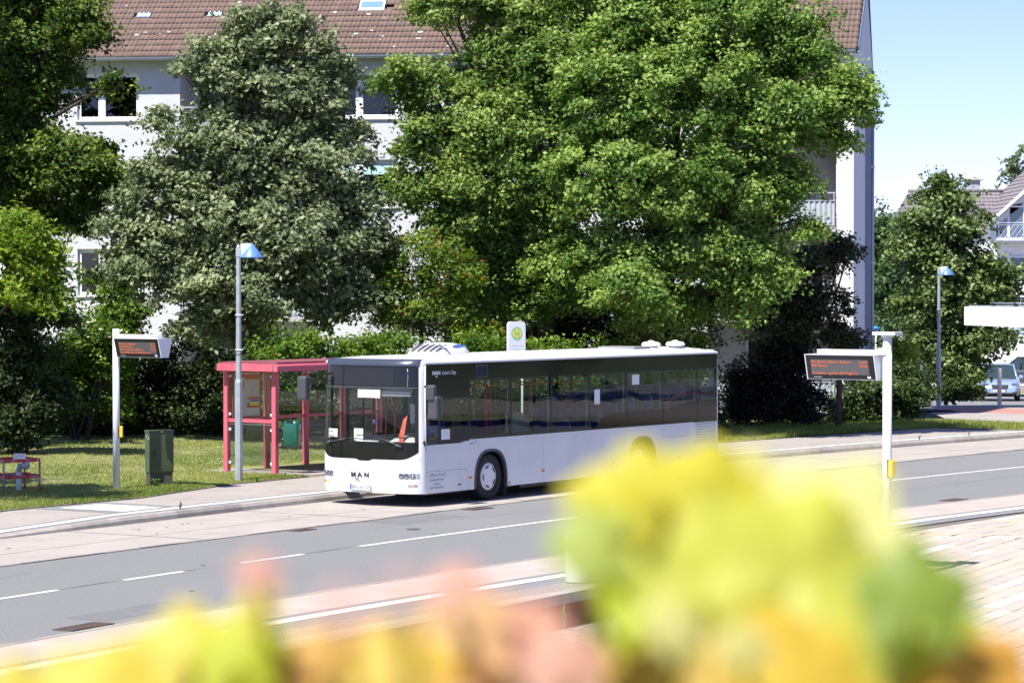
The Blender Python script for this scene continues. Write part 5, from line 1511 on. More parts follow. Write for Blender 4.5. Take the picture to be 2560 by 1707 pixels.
# facade as solid strips around real openings
edges = sorted([(a, b, 'L') for a, b in loggias] + [(a, b, 'W') for a, b in wins])
cur_ = X0
for a, b, k in edges:
    if a > cur_: W(cur_, 0, a, EAVE)
    if k == 'W':
        zz = 0.0
        for fl in slabs:
            lo, hi = fl+0.70, fl+2.22
            W(a, zz, b, lo); zz = hi
        W(a, zz, b, EAVE)
    else:
        W(a, EAVE-0.35, b, EAVE)
    cur_ = b
MB().box(-0.54, -0.02, 0, 0.0, 1.6, EAVE).build('pier', M['pier'], ab)
for a, b in loggias[:-1]: pass
# gable wall, back part with downpipe and slots
sk = 0.068
mb = MB(); ridge_y = 4.5; RP = R(37); RZ = EAVE + (ridge_y+0.5)*math.tan(RP)
mb.add([(0.001, 0, 0), (0.001+sk*DEEP, DEEP, 0), (0.001+sk*DEEP, DEEP, EAVE), (0.001+sk*ridge_y, ridge_y, RZ), (0.001, 0, EAVE),
        (-0.3, 0, 0), (-0.3+sk*DEEP, DEEP, 0), (-0.3+sk*DEEP, DEEP, EAVE), (-0.3+sk*ridge_y, ridge_y, RZ), (-0.3, 0, EAVE)],
       [(0, 1, 2, 3, 4), (9, 8, 7, 6, 5), (0, 5, 6, 1), (1, 6, 7, 2), (2, 7, 8, 3), (3, 8, 9, 4), (4, 9, 5, 0)])
mb.build('gable_wall', M['gable'], ab)
MB().box(0.30, 5.0, 0, 0.54, 8.4, EAVE-0.3).build('gable_bay', M['gable_dark'], ab)
MB().box(0.545, 5.6, 0, 0.58, 8.3, EAVE-0.3).build('gable_edge', M['gable'], ab)
MB().tube([(0.58, 5.3, 0.2), (0.58, 5.3, EAVE-0.2)], 0.06, 8).build('downpipe', M['zinc'], ab)
for z in (2.0, 5.2, 8.4): MB().box(0.50, 5.18, z, 0.66, 5.42, z+0.05).build('pipe_clamp', M['bright_white'], ab)
W(X0, 0, -0.3, EAVE, DEEP-0.3, DEEP)
W(X0, 0, X0+0.3, EAVE, 0.3, DEEP-0.3)
MB().box(X0, 0.3, 0.0, -0.31, DEEP-0.31, 0.5).build('ground_slab', M['slab'], ab)
for z in slabs[1:] + [11.6]:
    MB().box(X0+0.3, 1.9, z-0.2, -0.32, DEEP-0.32, z-0.02).build('floor_slab', M['slab'], ab)
# windows
def window(a, b, z0, z1, blind=0.0, bm='window_white', refl=False):
    w = link('window', None, ab, (a, 0.10, z0))
    ww, hh = b-a, z1-z0; f = 0.075
    MB().box(0, 0, 0, ww, 0.07, f).box(0, 0, hh-f, ww, 0.07, hh).box(0, 0, f, f, 0.07, hh-f).box(ww-f, 0, f, ww, 0.07, hh-f).build('window_frame', M['window_white'], w)
    sp = ww*0.39
    MB().box(sp-0.085, -0.01, f, sp+0.085, 0.06, hh-f).build('mullion', M['window_white'], w)
    for x0, x1 in ((f, sp-0.085), (sp+0.085, ww-f)):
        MB().box(x0, 0.03, f, x1, 0.04, hh-f).build('pane', M['win_glass'], w)
        MB().box(x0, 0.0, f, x0+0.035, 0.05, hh-f).box(x1-0.035, 0.0, f, x1, 0.05, hh-f).box(x0+0.035, 0.0, f, x1-0.035, 0.05, f+0.035).box(x0+0.035, 0.0, hh-f-0.035, x1-0.035, 0.05, hh-f).build('sash', M['window_white'], w)
    MB().box(-0.06, -0.17, -0.055, ww+0.06, 0.02, -0.005).build('sill', M['window_white'], w)
    MB().box(-0.02, 0.9, -0.3, ww+0.02, 0.92, hh+0.2).build('room', M['room_dark'], w)
    MB().box(0.0, 0.0, hh, ww, 0.10, hh+0.06).build('roller_box', M['window_white'], w)
    if blind: MB().box(f, 0.012, hh-f-blind, ww-f, 0.02, hh-f).build('roller_blind', M[bm], w)
    return w
for i, (a, b) in enumerate(wins):
    for j, fl in enumerate(slabs):
        window(a, b, fl+0.70, fl+2.20, 0.38 if (i, j) == (3, 2) else 0.0, 'teal')
# loggias
ribs = {}
def corr(a, b, z0, z1, y, name, m, parent, pitch=0.16):
    mb = MB(); n = int((b-a)/pitch); vs = []
    for k in range(n*4+1):
        x = a + (b-a)*k/(n*4); yy = y + (0.0, 0.0, 0.035, 0.035)[k % 4]
        vs += [(x, yy, z0), (x, yy, z1)]
    mb.add(vs, [(k*2, k*2+1, k*2+3, k*2+2) for k in range(n*4)])
    return mb.build(name, m, parent)
for li, (a, b) in enumerate(loggias):
    MB().box(a, 1.6, 0, b, 1.8, EAVE-0.35).build('loggia_back', M['loggia_wall'], ab)
    MB().box(a, 0.3, 0, a+0.02, 1.6, EAVE-0.35).box(b-0.02, 0.3, 0, b, 1.6, EAVE-0.35).build('loggia_side', M['loggia_wall'], ab)
    for j, fl in enumerate(slabs):
        g = link('balcony', None, ab, (0, 0, fl))
        MB().cbox(a+0.02, -0.12, -0.16, b-0.02, 1.6, 0.0, 0.01).build('balcony_slab', M['slab'], g)
        corr(a+0.06, b-0.06, 0.05, 0.82, -0.10, 'balcony_panel', M['balcony_metal'], g)
        MB().box(a+0.04, -0.12, 1.06, b-0.04, -0.08, 1.10).box(a+0.04, -0.11, 0.82, b-0.04, -0.06, 0.85).build('handrail', M['balcony_metal'], g)
        mb = MB()
        n = 4
        for k in range(n+1):
            x = a+0.08+(b-a-0.16)*k/n; mb.box(x-0.015, -0.11, 0.85, x+0.015, -0.09, 1.06)
        mb.build('baluster', M['balcony_metal'], g)
        mb = MB(); mb.box(a+1.2, 1.57, 0.05, a+2.1, 1.60, 2.15).box(a+2.3, 1.57, 0.85, b-0.9, 1.60, 2.15); mb.build('balcony_door', M['room_dark'], g)
        mb = MB()
        for x0, x1, z0, z1 in ((a+1.15, a+2.15, 0.0, 2.2), (a+2.25, b-0.85, 0.8, 2.2)):
            mb.box(x0, 1.55, z0, x0+0.07, 1.60, z1).box(x1-0.07, 1.55, z0, x1, 1.60, z1).box(x0+0.07, 1.55, z1-0.07, x1-0.07, 1.60, z1).box(x0+0.07, 1.55, z0, x1-0.07, 1.60, z0+0.07)
        mb.build('door_frame', M['window_white'], g)
# things on the balconies
t = thing('awning', 'turquoise awning over a balcony glimpsed through the big tree', 'awning')
aw = MB().prism([(-0.9, 7.30), (-0.9, 7.22), (0.2, 8.05), (0.2, 8.12)], -12.2, -9.3, 'x').build('awning_cloth', mat('turquoise_cloth', (0.20, 0.62, 0.72), 0.8), t)
t.location = BO; t.rotation_euler = (0, 0, BR)
t = thing('balcony_screen', 'green cloth strip along a low balcony behind the trees', 'awning', BO, BR)
MB().box(-12.9, -0.2, 4.05, -8.9, -0.16, 4.22).build('cloth', mat('green_cloth', (0.02, 0.42, 0.18), 0.8), t)
t = thing('balcony_chair', 'dark rounded chair back above the balcony rail left of the white pier', 'chair', BO, BR)
MB().prism([(-2.15, 6.9), (-1.25, 6.9), (-1.15, 7.55), (-1.3, 7.72), (-2.1, 7.72), (-2.25, 7.55)], 0.35, 0.42, 'y').build('backrest', mat('navy_cloth', (0.02, 0.025, 0.05), 0.8), t)
MB().box(-2.1, 0.42, 6.6, -1.3, 0.95, 6.72).build('seat', M['frame_black'], t)
for x in (-2.1, -1.35): MB().box(x, 0.42, 6.31, x+0.05, 0.47, 6.9).build('leg', M['frame_black'], t)
mb = MB(); rq = random.Random(4)
for bx0, bx1, zz in ((-20.9, -19.5, 4.5), (-12.0, -11.0, 7.25), (-11.9, -11.2, 10.15)):
    for k in range(26):
        c_ = Vector((rq.uniform(bx0, bx1), -0.22+rq.uniform(-.06, .06), zz+rq.uniform(-0.1, 0.12))); r_ = 0.045
        q = Vector((rq.gauss(0, 1), rq.gauss(0, 1), rq.gauss(0, 1))).normalized()*r_; w_ = q.orthogonal().normalized()*r_
        mb.quad(c_-q, c_-w_, c_+q, c_+w_)
o = mb.build('balcony_flowers', mat('red_flowers', (0.75, 0.10, 0.06), 0.7), None, BO, (0, 0, BR), kind='stuff')
# roof: gutter, fascia, tiles
MB().box(X0, -0.50, EAVE-0.02, 0.05, 0.0, EAVE+0.02).build('soffit', mat('soffit', (0.30, 0.33, 0.36), 0.8), ab)
mb = MB(); mb.smooth = True; vs = []
gp = [(-0.50, 0.0), (-0.50, -0.04), (-0.53, -0.10), (-0.58, -0.115), (-0.63, -0.09), (-0.65, -0.03), (-0.65, 0.02), (-0.665, 0.025)]
for x in (X0, 0.05): vs += [(x, y, EAVE+0.03+z) for y, z in gp]
mb.add(vs, [(i, i+1, 8+i+1, 8+i) for i in range(7)]).build('gutter', M['zinc'], ab)
gut = bpy.data.objects['gutter']
for k in range(15):
    x = -1.5-k*2.9; MB().box(x, -0.668, EAVE-0.02, x+0.035, -0.655, EAVE+0.055).build('gutter_joint', M['white_metal'], gut)
roofp = link('roof', None, ab, (0, -0.56, EAVE+0.03), (0, 0, 0))
ct, st_ = math.cos(RP), math.sin(RP)
SL = (ridge_y+0.56)/ct
MB().add([(X0, 0, -0.06), (0.10, 0, -0.06), (0.10+sk*6, SL*ct, SL*st_-0.06), (X0, SL*ct, SL*st_-0.06)], [(0, 1, 2, 3)]).build('roof_deck', M['tile2'], roofp)
MB().add([(X0, SL*ct, SL*st_-0.06), (0.4, SL*ct, SL*st_-0.06), (0.6, DEEP+1.0, -0.06), (X0, DEEP+1.0, -0.06)], [(0, 1, 2, 3)]).build('roof_back', M['tile2'], roofp)
MB().box(0.06, -0.02, -0.12, 0.14, 0.0, 0.10).build('verge_end', M['frame_black'], roofp)
mb = MB(); mb.add([(0.12, 0, -0.10), (0.12+sk*6, SL*ct, SL*st_-0.10), (0.12+sk*6, SL*ct, SL*st_+0.07), (0.12, 0, 0.07), (0.16, 0, -0.10), (0.16+sk*6, SL*ct, SL*st_-0.10), (0.16+sk*6, SL*ct, SL*st_+0.07), (0.16, 0, 0.07)],
           [(0, 1, 2, 3), (4, 7, 6, 5), (0, 4, 5, 1), (3, 2, 6, 7), (0, 3, 7, 4)]); mb.build('verge_board', mat('verge_blue', (0.10, 0.13, 0.22), 0.6), roofp)
G = 0.335; TW = 0.30
# tile: two waves across, 0.40 long, tilted so its lower edge stands proud
def tile_geo():
    vs = []
    for j, (v_, lift) in enumerate(((-0.02, 0.042), (0.39, 0.012))):
        for k in range(9):
            u_ = k/8
            vs.append((u_*TW, v_, lift + 0.034*(0.5-0.5*math.cos(u_*4*math.pi))))
    for k in range(9): x, y, z = vs[k]; vs.append((x, y, z-0.028))
    fs = [(k, k+1, 9+k+1, 9+k) for k in range(8)] + [(18+k, 18+k+1, k+1, k) for k in range(8)]
    return vs, fs
tv, tf = tile_geo()
me_t = bpy.data.meshes.new('tile'); me_t.from_pydata(tv, [], tf); me_t.materials.append(M['tile']); me_t.polygons.foreach_set('use_smooth', [True]*8+[False]*8)
rows = int(SL/G); cols = int((0.1-X0)/TW)
tvn = np.array(tv)
allv = []; allf = []
sky_cells = []
def wx_of(lx_): return BO[0]+lx_*math.cos(BR)
seen = []
for r_ in range(rows):
    for c_ in range(cols):
        x = 0.10 - TW*(c_+1) + sk*(r_*G*ct)
        v0 = r_*G
        inview = r_ < 9 and (-23.5 < x < -20.3 or -18.9 < x < -12.6)
        seen.append((0 if inview else 1, abs(x+16), x, v0, r_, c_))
seen.sort()
hole = lambda x, v0: any(hx0-0.15 < x+0.15 < hx1+0.15 and hv0 < v0+0.17 < hv1 for hx0, hx1, hv0, hv1 in HOLES)
HOLES = [(-23.66, -23.2, 2.45, 2.72), (-21.25, -20.8, 2.45, 2.72), (-18.85, -18.4, 2.45, 2.72), (-16.2, -15.35, 2.6, 3.9), (-13.75, -13.15, 2.6, 3.6)]
cnt = 0
for pr_, _, x, v0, r_, c_ in seen:
    if hole(x, v0): continue
    jz = rs.uniform(-0.004, 0.004)
    if cnt < 300:
        o = bpy.data.objects.new('tile', me_t); COL.objects.link(o); o.parent = roofp
        o.location = (x, v0*ct, v0*st_+jz); o.rotation_euler = (RP, 0, 0); cnt += 1
    else:
        P = tvn.copy(); y = P[:, 1]*ct - P[:, 2]*st_; z = P[:, 1]*st_ + P[:, 2]*ct
        allv.append(np.stack([P[:, 0]+x, y+v0*ct, z+v0*st_+jz], 1))
nT = len(allv); V = np.concatenate(allv); F = np.array(tf)
Fa = (F[None]+np.arange(nT)[:, None, None]*27).reshape(-1, 4)
link('tile_field', arr_mesh('tile_field', V, Fa, M['tile2'], nverts=4), roofp, kind='stuff')
MB().tube([(X0, SL*ct, SL*st_), (0.5, SL*ct, SL*st_)], 0.12, 8).build('ridge_cap', M['tile2'], roofp)
def onroof(mb, name, m, x, v, par): return mb.build(name, m, par, (x, v*ct, v*st_), (RP, 0, 0))
M['skyglass'] = mat('skylight_glass', (0.16, 0.28, 0.46), 0.08, spec=0.8)
for x in (-23.66, -21.25, -18.85):
    onroof(MB().box(0, 0, 0.0, 0.46, 0.30, 0.05), 'glass_tile', mat('glass_tile', (0.36, 0.46, 0.58), 0.15), x, 2.43, roofp)
for x, w_, h_ in ((-16.2, 0.85, 1.25), (-13.75, 0.6, 0.95)):
    rw = link('roof_window', None, roofp, (x, 2.62*ct, 2.62*st_), (RP, 0, 0))
    MB().box(0, 0, 0, w_, 0.16, 0.07).box(0, h_-0.1, 0, w_, h_, 0.10).box(0, 0.16, 0, 0.07, h_-0.1, 0.10).box(w_-0.07, 0.16, 0, w_, h_-0.1, 0.10).build('window_frame', M['white_metal'], rw)
    MB().box(0.07, 0.16, 0.03, w_-0.07, h_-0.1, 0.08).build('pane', M['skyglass'], rw)
    MB().box(0.07, 0.50, 0.081, w_-0.07, 0.55, 0.10).build('sash_bar', M['white_metal'], rw)
mb = MB(); rq = random.Random(21)
for k in range(90):
    x = rq.uniform(-25, -2); v_ = rq.uniform(0.1, 3.6); r_ = rq.uniform(0.02, 0.055)
    if hole(x, v_): continue
    pts = [(x+r_*1.6*math.cos(a)*rq.uniform(.6, 1.2), r_*math.sin(a)*rq.uniform(.6, 1.2)) for a in [2*math.pi*q/7 for q in range(7)]]
    mb.add([(a, (v_+b)*ct-0.062*st_, (v_+b)*st_+0.062*ct) for a, b in pts], [tuple(range(7))])
mb.build('lichen_patch', M['lichen'], roofp, kind='stuff')

# ------------------------------------------------------------------ white gabled house at the far right
M['house_white'] = mat('house_white', (0.80, 0.80, 0.79), 0.9, var=0.02)
M['house_tile'] = mat('house_tile', (0.20, 0.175, 0.185), 0.7, var=0.12, vscale=2, bump=0.2)
M['house_glass'] = mat('house_glass', (0.10, 0.15, 0.22), 0.06, spec=0.9)
M['pale_glass'] = mat('pale_glass', (0.38, 0.47, 0.52), 0.15)
hw = thing('gabled_house', 'white house with mauve tiled roofs, gable glazing and balcony at far right', 'house', (27.3, 160, 0))
HB = -1.3
def tiles_on(name, a, b, c, d, m, par, nx, ny, dep=0.05):
    """wavy tiled sheet over quad a-b (eave) c-d (ridge)"""
    a, b, c, d = map(Vector, (a, b, c, d)); nrm = (b-a).cross(d-a).normalized()
    if nrm.z < 0: nrm = -nrm
    mb = MB(); vs = []; fs = []
    for j in range(ny):
        for i in range(nx):
            o = len(vs)
            for jj, lift in ((0, dep), (1, 0.0)):
                for k in range(5):
                    u_ = (i+k/4)/nx; v_ = (j+jj)/ny
                    p = a.lerp(b, u_).lerp(d.lerp(c, u_), v_)
                    vs.append(p + nrm*(lift+0.03*(0.5-0.5*math.cos(2*math.pi*k/4))))
            for k in range(5): vs.append(vs[o+k]-nrm*0.045)
            fs += [(o+k, o+k+1, o+5+k+1, o+5+k) for k in range(4)] + [(o+10+k, o+10+k+1, o+k+1, o+k) for k in range(4)]
    mb.add(vs, fs)
    return mb.build(name, m, par, kind='stuff')
GX, GZ, EZ, DP = 4.6, 12.35, 8.15, 8.0
MB().prism([(0, HB), (2*GX, HB), (2*GX, EZ), (GX, GZ), (0, EZ)], 0.0, 0.3, 'y').build('gable_wall', M['house_white'], hw)
MB().box(0, 0.3, HB, 0.3, DP, EZ).build('wall', M['house_white'], hw); MB().box(2*GX-0.3, 0.3, HB, 2*GX, DP, EZ).build('wall', M['house_white'], hw)
rfl = link('roof', None, hw)
tiles_on('tile_field', (-0.35, -0.45, EZ-0.22), (-0.35, DP, EZ-0.22), (GX, DP, GZ+0.12), (GX, -0.45, GZ+0.12), M['house_tile'], rfl, 22, 18)
tiles_on('tile_field', (2*GX+0.35, -0.45, EZ-0.22), (2*GX+0.35, DP, EZ-0.22), (GX, DP, GZ+0.12), (GX, -0.45, GZ+0.12), M['house_tile'], rfl, 22, 18)
MB().prism([(-0.40, EZ-0.42), (-0.40, EZ-0.22), (GX, GZ+0.14), (GX, GZ-0.10)], -0.50, -0.44, 'y').build('verge_board', M['house_white'], rfl)
MB().prism([(2*GX+0.40, EZ-0.42), (2*GX+0.40, EZ-0.22), (GX, GZ+0.14), (GX, GZ-0.10)], -0.50, -0.44, 'y').build('verge_board', M['house_white'], rfl)
# left wing
MB().box(-4.4, 3.0, HB, 0.0, 8.5, 7.9).build('wall', M['house_white'], hw)
tiles_on('tile_field', (-4.8, 2.5, 7.75), (1.5, 2.5, 7.75), (1.5, 5.5, 10.05), (-3.9, 5.5, 10.05), M['house_tile'], rfl, 23, 11)
MB().tube([(-3.9, 5.5, 10.10), (1.7, 5.5, 10.10)], 0.12, 6).build('ridge_cap', M['house_tile'], rfl)
MB().add([(-4.8, 2.5, 7.75), (-3.9, 5.5, 10.05), (-4.8, 8.5, 7.75)], [(0, 1, 2)]).build('hip_slope', M['house_tile'], rfl)
ch_ = link('chimney', None, hw, (-0.0, 5.9, 0))
MB().box(-0.42, 0, 9.6, 0.42, 0.6, 10.75).build('stack', mat('chimney_slate', (0.42, 0.45, 0.47), 0.6, var=0.1), ch_)
MB().cbox(-0.58, -0.15, 10.75, 0.58, 0.75, 10.85, 0.02).build('cap', mat('chimney_cap', (0.45, 0.42, 0.36), 0.8), ch_)
MB().lathe([(0.2, 10.85), (0.17, 11.08), (0.0, 11.1)], 12, c=(0, 0.3, 0)).build('pot', M['white_metal'], ch_)
gw = link('gable_window', None, hw)
slz = lambda x: EZ + x*(GZ-EZ)/GX - 0.62
def gpane(x0, x1, z0, z1f, m, nm='pane'):
    pts = [(x0, z0), (x1, z0), (x1, z1f(x1)), (x0, z1f(x0))]
    MB().prism(pts, -0.03, -0.01, 'y').build(nm, m, gw)
gpane(0.32, 0.98, 7.28, lambda x: min(9.08, slz(x)), M['house_glass'])
gpane(1.14, 1.86, 7.28, lambda x: 8.98, M['house_glass'])
gpane(2.0, 2.7, 7.28, lambda x: 8.98, M['house_glass'])
gpane(2.85, 3.5, 7.28, lambda x: 8.98, M['house_glass'])
gpane(1.14, 1.86, 9.08, slz, M['pale_glass']); gpane(2.0, 2.7, 9.08, slz, M['pale_glass'])
fr_ = MB()
for x in (0.24, 0.98, 1.88, 2.72): fr_.box(x, -0.06, 7.2, x+(0.14 if x > 0.5 else 0.07), -0.031, min(10.4, slz(x)+0.02))
fr_.box(0.38, -0.06, 7.12, 3.6, -0.031, 7.26).box(1.12, -0.062, 8.98, 2.72, -0.033, 9.07)
fr_.build('window_frame', M['window_white'], gw)
br_ = link('balcony', None, hw)
MB().box(0.1, -0.9, 7.02, 5.5, -0.03, 7.10).build('balcony_slab', M['zinc'], br_)
MB().tube([(0.15, -0.88, 8.08), (5.5, -0.88, 8.08)], 0.03, 6).tube([(0.35, -0.88, 7.95), (5.5, -0.88, 7.95)], 0.02, 6).tube([(0.35, -0.88, 7.2), (5.5, -0.88, 7.2)], 0.02, 6).build('handrail', M['galv'], br_)
mb = MB()
for x in (0.15, 0.35, 1.75, 3.15, 4.55): mb.tube([(x, -0.88, 7.1), (x, -0.88, 8.08)], 0.02, 5)
mb.build('rail_post', M['galv'], br_)
for k in range(16):
    x = 0.35+k*0.3; MB().tube([(x, -0.88, 7.2), (x+0.55, -0.88, 7.95)], 0.016, 5).build('baluster', M['galv'], br_)
for z0, z1, x0 in ((4.7, 6.2, 1.2), (1.6, 3.0, 1.2), (1.6, 3.0, -3.0), (4.7, 6.0, -3.2), (4.7, 6.2, 4.2)):
    w = link('window', None, hw, (x0, -0.02 if x0 > 0 else 2.98, z0))
    ww = 1.7
    MB().box(0, -0.02, 0, ww, 0.0, z1-z0).build('pane', M['house_glass'] if z0 > 4 else M['pale_glass'], w)
    MB().box(0, -0.05, 0, ww, -0.022, 0.08).box(0, -0.05, z1-z0-0.08, ww, -0.022, z1-z0).box(0, -0.05, 0.08, 0.08, -0.022, z1-z0-0.08).box(ww-0.08, -0.05, 0.08, ww, -0.022, z1-z0-0.08).box(ww/2-0.05, -0.05, 0.08, ww/2+0.05, -0.022, z1-z0-0.08).box(0.08, -0.05, 0.7, ww/2-0.05, -0.022, 0.75).box(ww/2+.05, -0.05, 0.7, ww-.08, -0.022, 0.75).build('window_frame', M['window_white'], w)
MB().box(0.0, -0.04, 3.75, 9.2, 0.0, 3.85).build('string_course', M['zinc'], hw)
# low white outbuilding seen under the trees
ow = thing('outbuilding', 'low white outbuilding with pale blue fascia beyond the near display', 'building', (16.4, 150, -1.2))
MB().box(0, 0, 0, 8.5, 4, 3.3).build('wall', M['house_white'], ow)
MB().box(-0.1, -0.12, 3.3, 8.6, 4.1, 3.75).build('fascia', mat('fascia_blue', (0.42, 0.55, 0.62), 0.6), ow)
for x in (1.0, 4.2): MB().box(x, -0.02, 1.0, x+1.6, -0.005, 2.2).build('window', M['pale_glass'], ow)

# ------------------------------------------------------------------ cars
def car(name, label, loc, rz, paint, Lc=4.3, Wc=1.78, Hc=1.58, kind='mpv', plate=None):
    c = thing(name, label, 'car', loc, rz)
    # x forward (front at +x), stations: x, half width, bottom, shoulder z, roof half width, roof z
    h = Lc/2
    st = [(-h, 0.70, 0.45, 0.80, 0.0, 0.0), (-h+0.12, 0.82, 0.28, 0.98, 0.0, 0), (-h+0.4, 0.86, 0.24, 1.02, 0, 0), (-0.6, 0.89, 0.22, 0.99, 0, 0), (0.5, 0.89, 0.22, 0.97, 0, 0), (h-0.95, 0.88, 0.22, 0.96, 0, 0), (h-0.5, 0.86, 0.24, 0.88, 0, 0), (h-0.18, 0.80, 0.28, 0.78, 0, 0), (h-0.03, 0.70, 0.34, 0.66, 0, 0), (h, 0.62, 0.40, 0.58, 0, 0)]
    mb = MB(); mb.smooth = True; vs = []; n = 12
    for x, w_, b_, s_, _, _ in st:
        for k in range(n+1):
            u_ = k/n
            if u_ < 0.3: q = u_/0.3; y = -w_*(0.93+0.07*math.sin(q*math.pi/2)); z = b_+(s_-b_)*q*0.9
            elif u_ < 0.7: q = (u_-0.3)/0.4; y = -w_*math.cos(q*math.pi)*(0.98 if abs(q-0.5) < 0.49 else 1.0); z = s_*0.0 + b_+(s_-b_)*(0.9+0.1*math.sin(q*math.pi)**0.3)
            else: q = (u_-0.7)/0.3; y = w_*(1.0-0.07*(1-math.cos(q*math.pi/2))); z = b_+(s_-b_)*(1-q)*0.9
            vs.append((x, y, z))
    m_ = n+1
    mb.add(vs, [(i*m_+j, i*m_+j+1, (i+1)*m_+j+1, (i+1)*m_+j) for i in range(len(st)-1) for j in range(n)] + [tuple(range(m_)), tuple(range((len(st)-1)*m_, len(st)*m_))])
    mb.build('body', paint, c)
    # cabin: glass box with painted roof and pillars
    g0 = [(h-1.15, 0.74, 0.94), (h-1.95, 0.60, Hc-0.06), (-h+0.75, 0.58, Hc-0.08), (-h+0.22, 0.70, 0.98)]
    mb = MB(); vs = []
    for x, w_, z in g0: vs += [(x, -w_, z), (x, w_, z)]
    mb.add(vs, [(0, 1, 3, 2), (2, 3, 5, 4), (4, 5, 7, 6), (0, 2, 4, 6), (1, 7, 5, 3)])
    mb.build('cabin_glass', M['car_glass'], c)
    mb = MB(); mb.smooth = True; vs = []
    for x, w_, z in ((h-1.90, 0.60, Hc-0.05), (h-2.3, 0.62, Hc), (0, 0.63, Hc+0.02), (-h+0.9, 0.60, Hc-0.02), (-h+0.62, 0.58, Hc-0.09)):
        for k in range(7): u_ = k/6*2-1; vs.append((x, u_*w_, z-0.05*u_**4))
    mb.add(vs, [(i*7+j, i*7+j+1, (i+1)*7+j+1, (i+1)*7+j) for i in range(4) for j in range(6)]); mb.build('car_roof', paint, c)
    for sg in (-1, 1):
        MB().tube([(h-1.12, sg*0.745, 0.95), (h-1.94, sg*0.605, Hc-0.05), (-h+0.70, sg*0.585, Hc-0.08), (-h+0.2, sg*0.705, 0.99)], 0.035, 6).build('roof_pillar', paint, c)
        MB().tube([(0.1, sg*0.76, 0.95), (0.05, sg*0.625, Hc-0.05)], 0.03, 6).build('roof_pillar', M['frame_black'], c)
        MB().cbox(h-1.35, sg*0.92-0.09, 0.98, h-1.2, sg*0.92+0.09, 1.12, 0.03).build('mirror', paint, c)
        MB().cbox(h-0.34, sg*0.62-0.15, 0.60, h-0.08, sg*0.62+0.15, 0.80, 0.05).build('headlight', M['reflector'], c)
        MB().cbox(-h+0.02, sg*0.68-0.12, 0.72, -h+0.2, sg*0.68+0.12, 1.0, 0.03).build('tail_light', M['tail'], c)
        MB().cbox(h-0.10, sg*0.62-0.12, 0.34, h+0.005, sg*0.62+0.12, 0.44, 0.02).build('fog_lamp', M['frame_black'], c)
        for x in (h-0.82, -h+0.75):
            w = link('wheel', None, c, (x, sg*0.80, 0.32))
            MB().lathe([(0.20, -sg*-0.0), (0.30, sg*0.06), (0.325, sg*0.02), (0.325, -sg*0.12), (0.2, -sg*0.14)], 22, 'y').build('tyre', M['rubber'], w)
            MB().lathe([(0.0, sg*0.05), (0.05, sg*0.055), (0.2, sg*0.05)], 18, 'y').build('rim', M['frame_black'], w)
            for k in range(5):
                a = 2*math.pi*k/5
                ca, sa = math.cos(a), math.sin(a)
                MB().add([(0.04*ca-0.03*sa, sg*0.062, 0.04*sa+0.03*ca), (0.21*ca-0.025*sa, sg*0.062, 0.21*sa+0.025*ca), (0.21*ca+0.025*sa, sg*0.062, 0.21*sa-0.025*ca), (0.04*ca+0.03*sa, sg*0.062, 0.04*sa-0.03*ca)], [(0, 1, 2, 3)]).build('spoke', M['reflector'], w)
    # grille and plate
    g = link('grille', None, c)
    MB().prism([(-0.36, 0.74), (0.36, 0.74), (0.30, 0.56), (-0.30, 0.56)], h+0.0, h+0.012, 'x').build('mesh', M['frame_black'], g)
    for z in (0.59, 0.64, 0.69, 0.73): MB().box(h+0.012, -0.31, z, h+0.022, 0.31, z+0.014).build('grille_bar', M['chrome'], g)
    MB().lathe([(0.085, 0.012), (0.095, 0.02), (0.085, 0.028)], 20, 'x', (h+0.01, 0, 0.655)).build('badge_ring', M['chrome'], g)
    for k in range(3):
        a = math.pi/2+k*2*math.pi/3
        MB().tube([(h+0.035, 0, 0.655), (h+0.035, 0.085*math.cos(a), 0.655+0.085*math.sin(a))], [0.016, 0.004], 5).build('badge_star', M['chrome'], g)
    MB().box(h+0.005, -0.26, 0.43, h+0.02, 0.26, 0.535).build('number_plate', M['paper'], c)
    MB().box(h+0.0205, 0.215, 0.43, h+0.0215, 0.26, 0.535).build('plate_band', M['blue'], c)
    MB().cbox(h-0.06, -0.55, 0.31, h+0.01, 0.55, 0.40, 0.02).build('air_dam', M['frame_black'], c)
    if plate: text('plate_lettering', plate, 0.085, M['ink'], c, (h+0.022, -0.20, 0.45), (R90, 0, R90), 0.0005, 0.9, 0.001)
    return c
M['car_glass'] = mat('car_glass', (0.03, 0.05, 0.055), 0.05, spec=0.9)
M['tail'] = mat('tail_red', (0.5, 0.01, 0.04), 0.2)
M['silverblue'] = mat('silver_blue_paint', (0.36, 0.47, 0.62), 0.25, metal=0.35, coat=0.6)
M['anthracite'] = mat('anthracite_paint', (0.07, 0.08, 0.10), 0.25, metal=0.4, coat=0.6)
M['white_paint'] = mat('white_car_paint', (0.80, 0.80, 0.80), 0.25, coat=0.5)
car('parked_car', 'silver blue family car facing the camera by the slim pale post', (21.2, 121.8, -0.50), R(-99), M['silverblue'], plate='BRA KA 60', Hc=1.6)
car('parked_car', 'dark grey estate car seen from behind at the right edge', (27.6, 150, -0.92), R(150), M['anthracite'], Lc=4.5, Hc=1.66)
car('parked_car', 'white car half hidden behind the near display pole', (17.6, 140, -0.79), R(200), M['white_paint'], Lc=4.4, Hc=1.5)
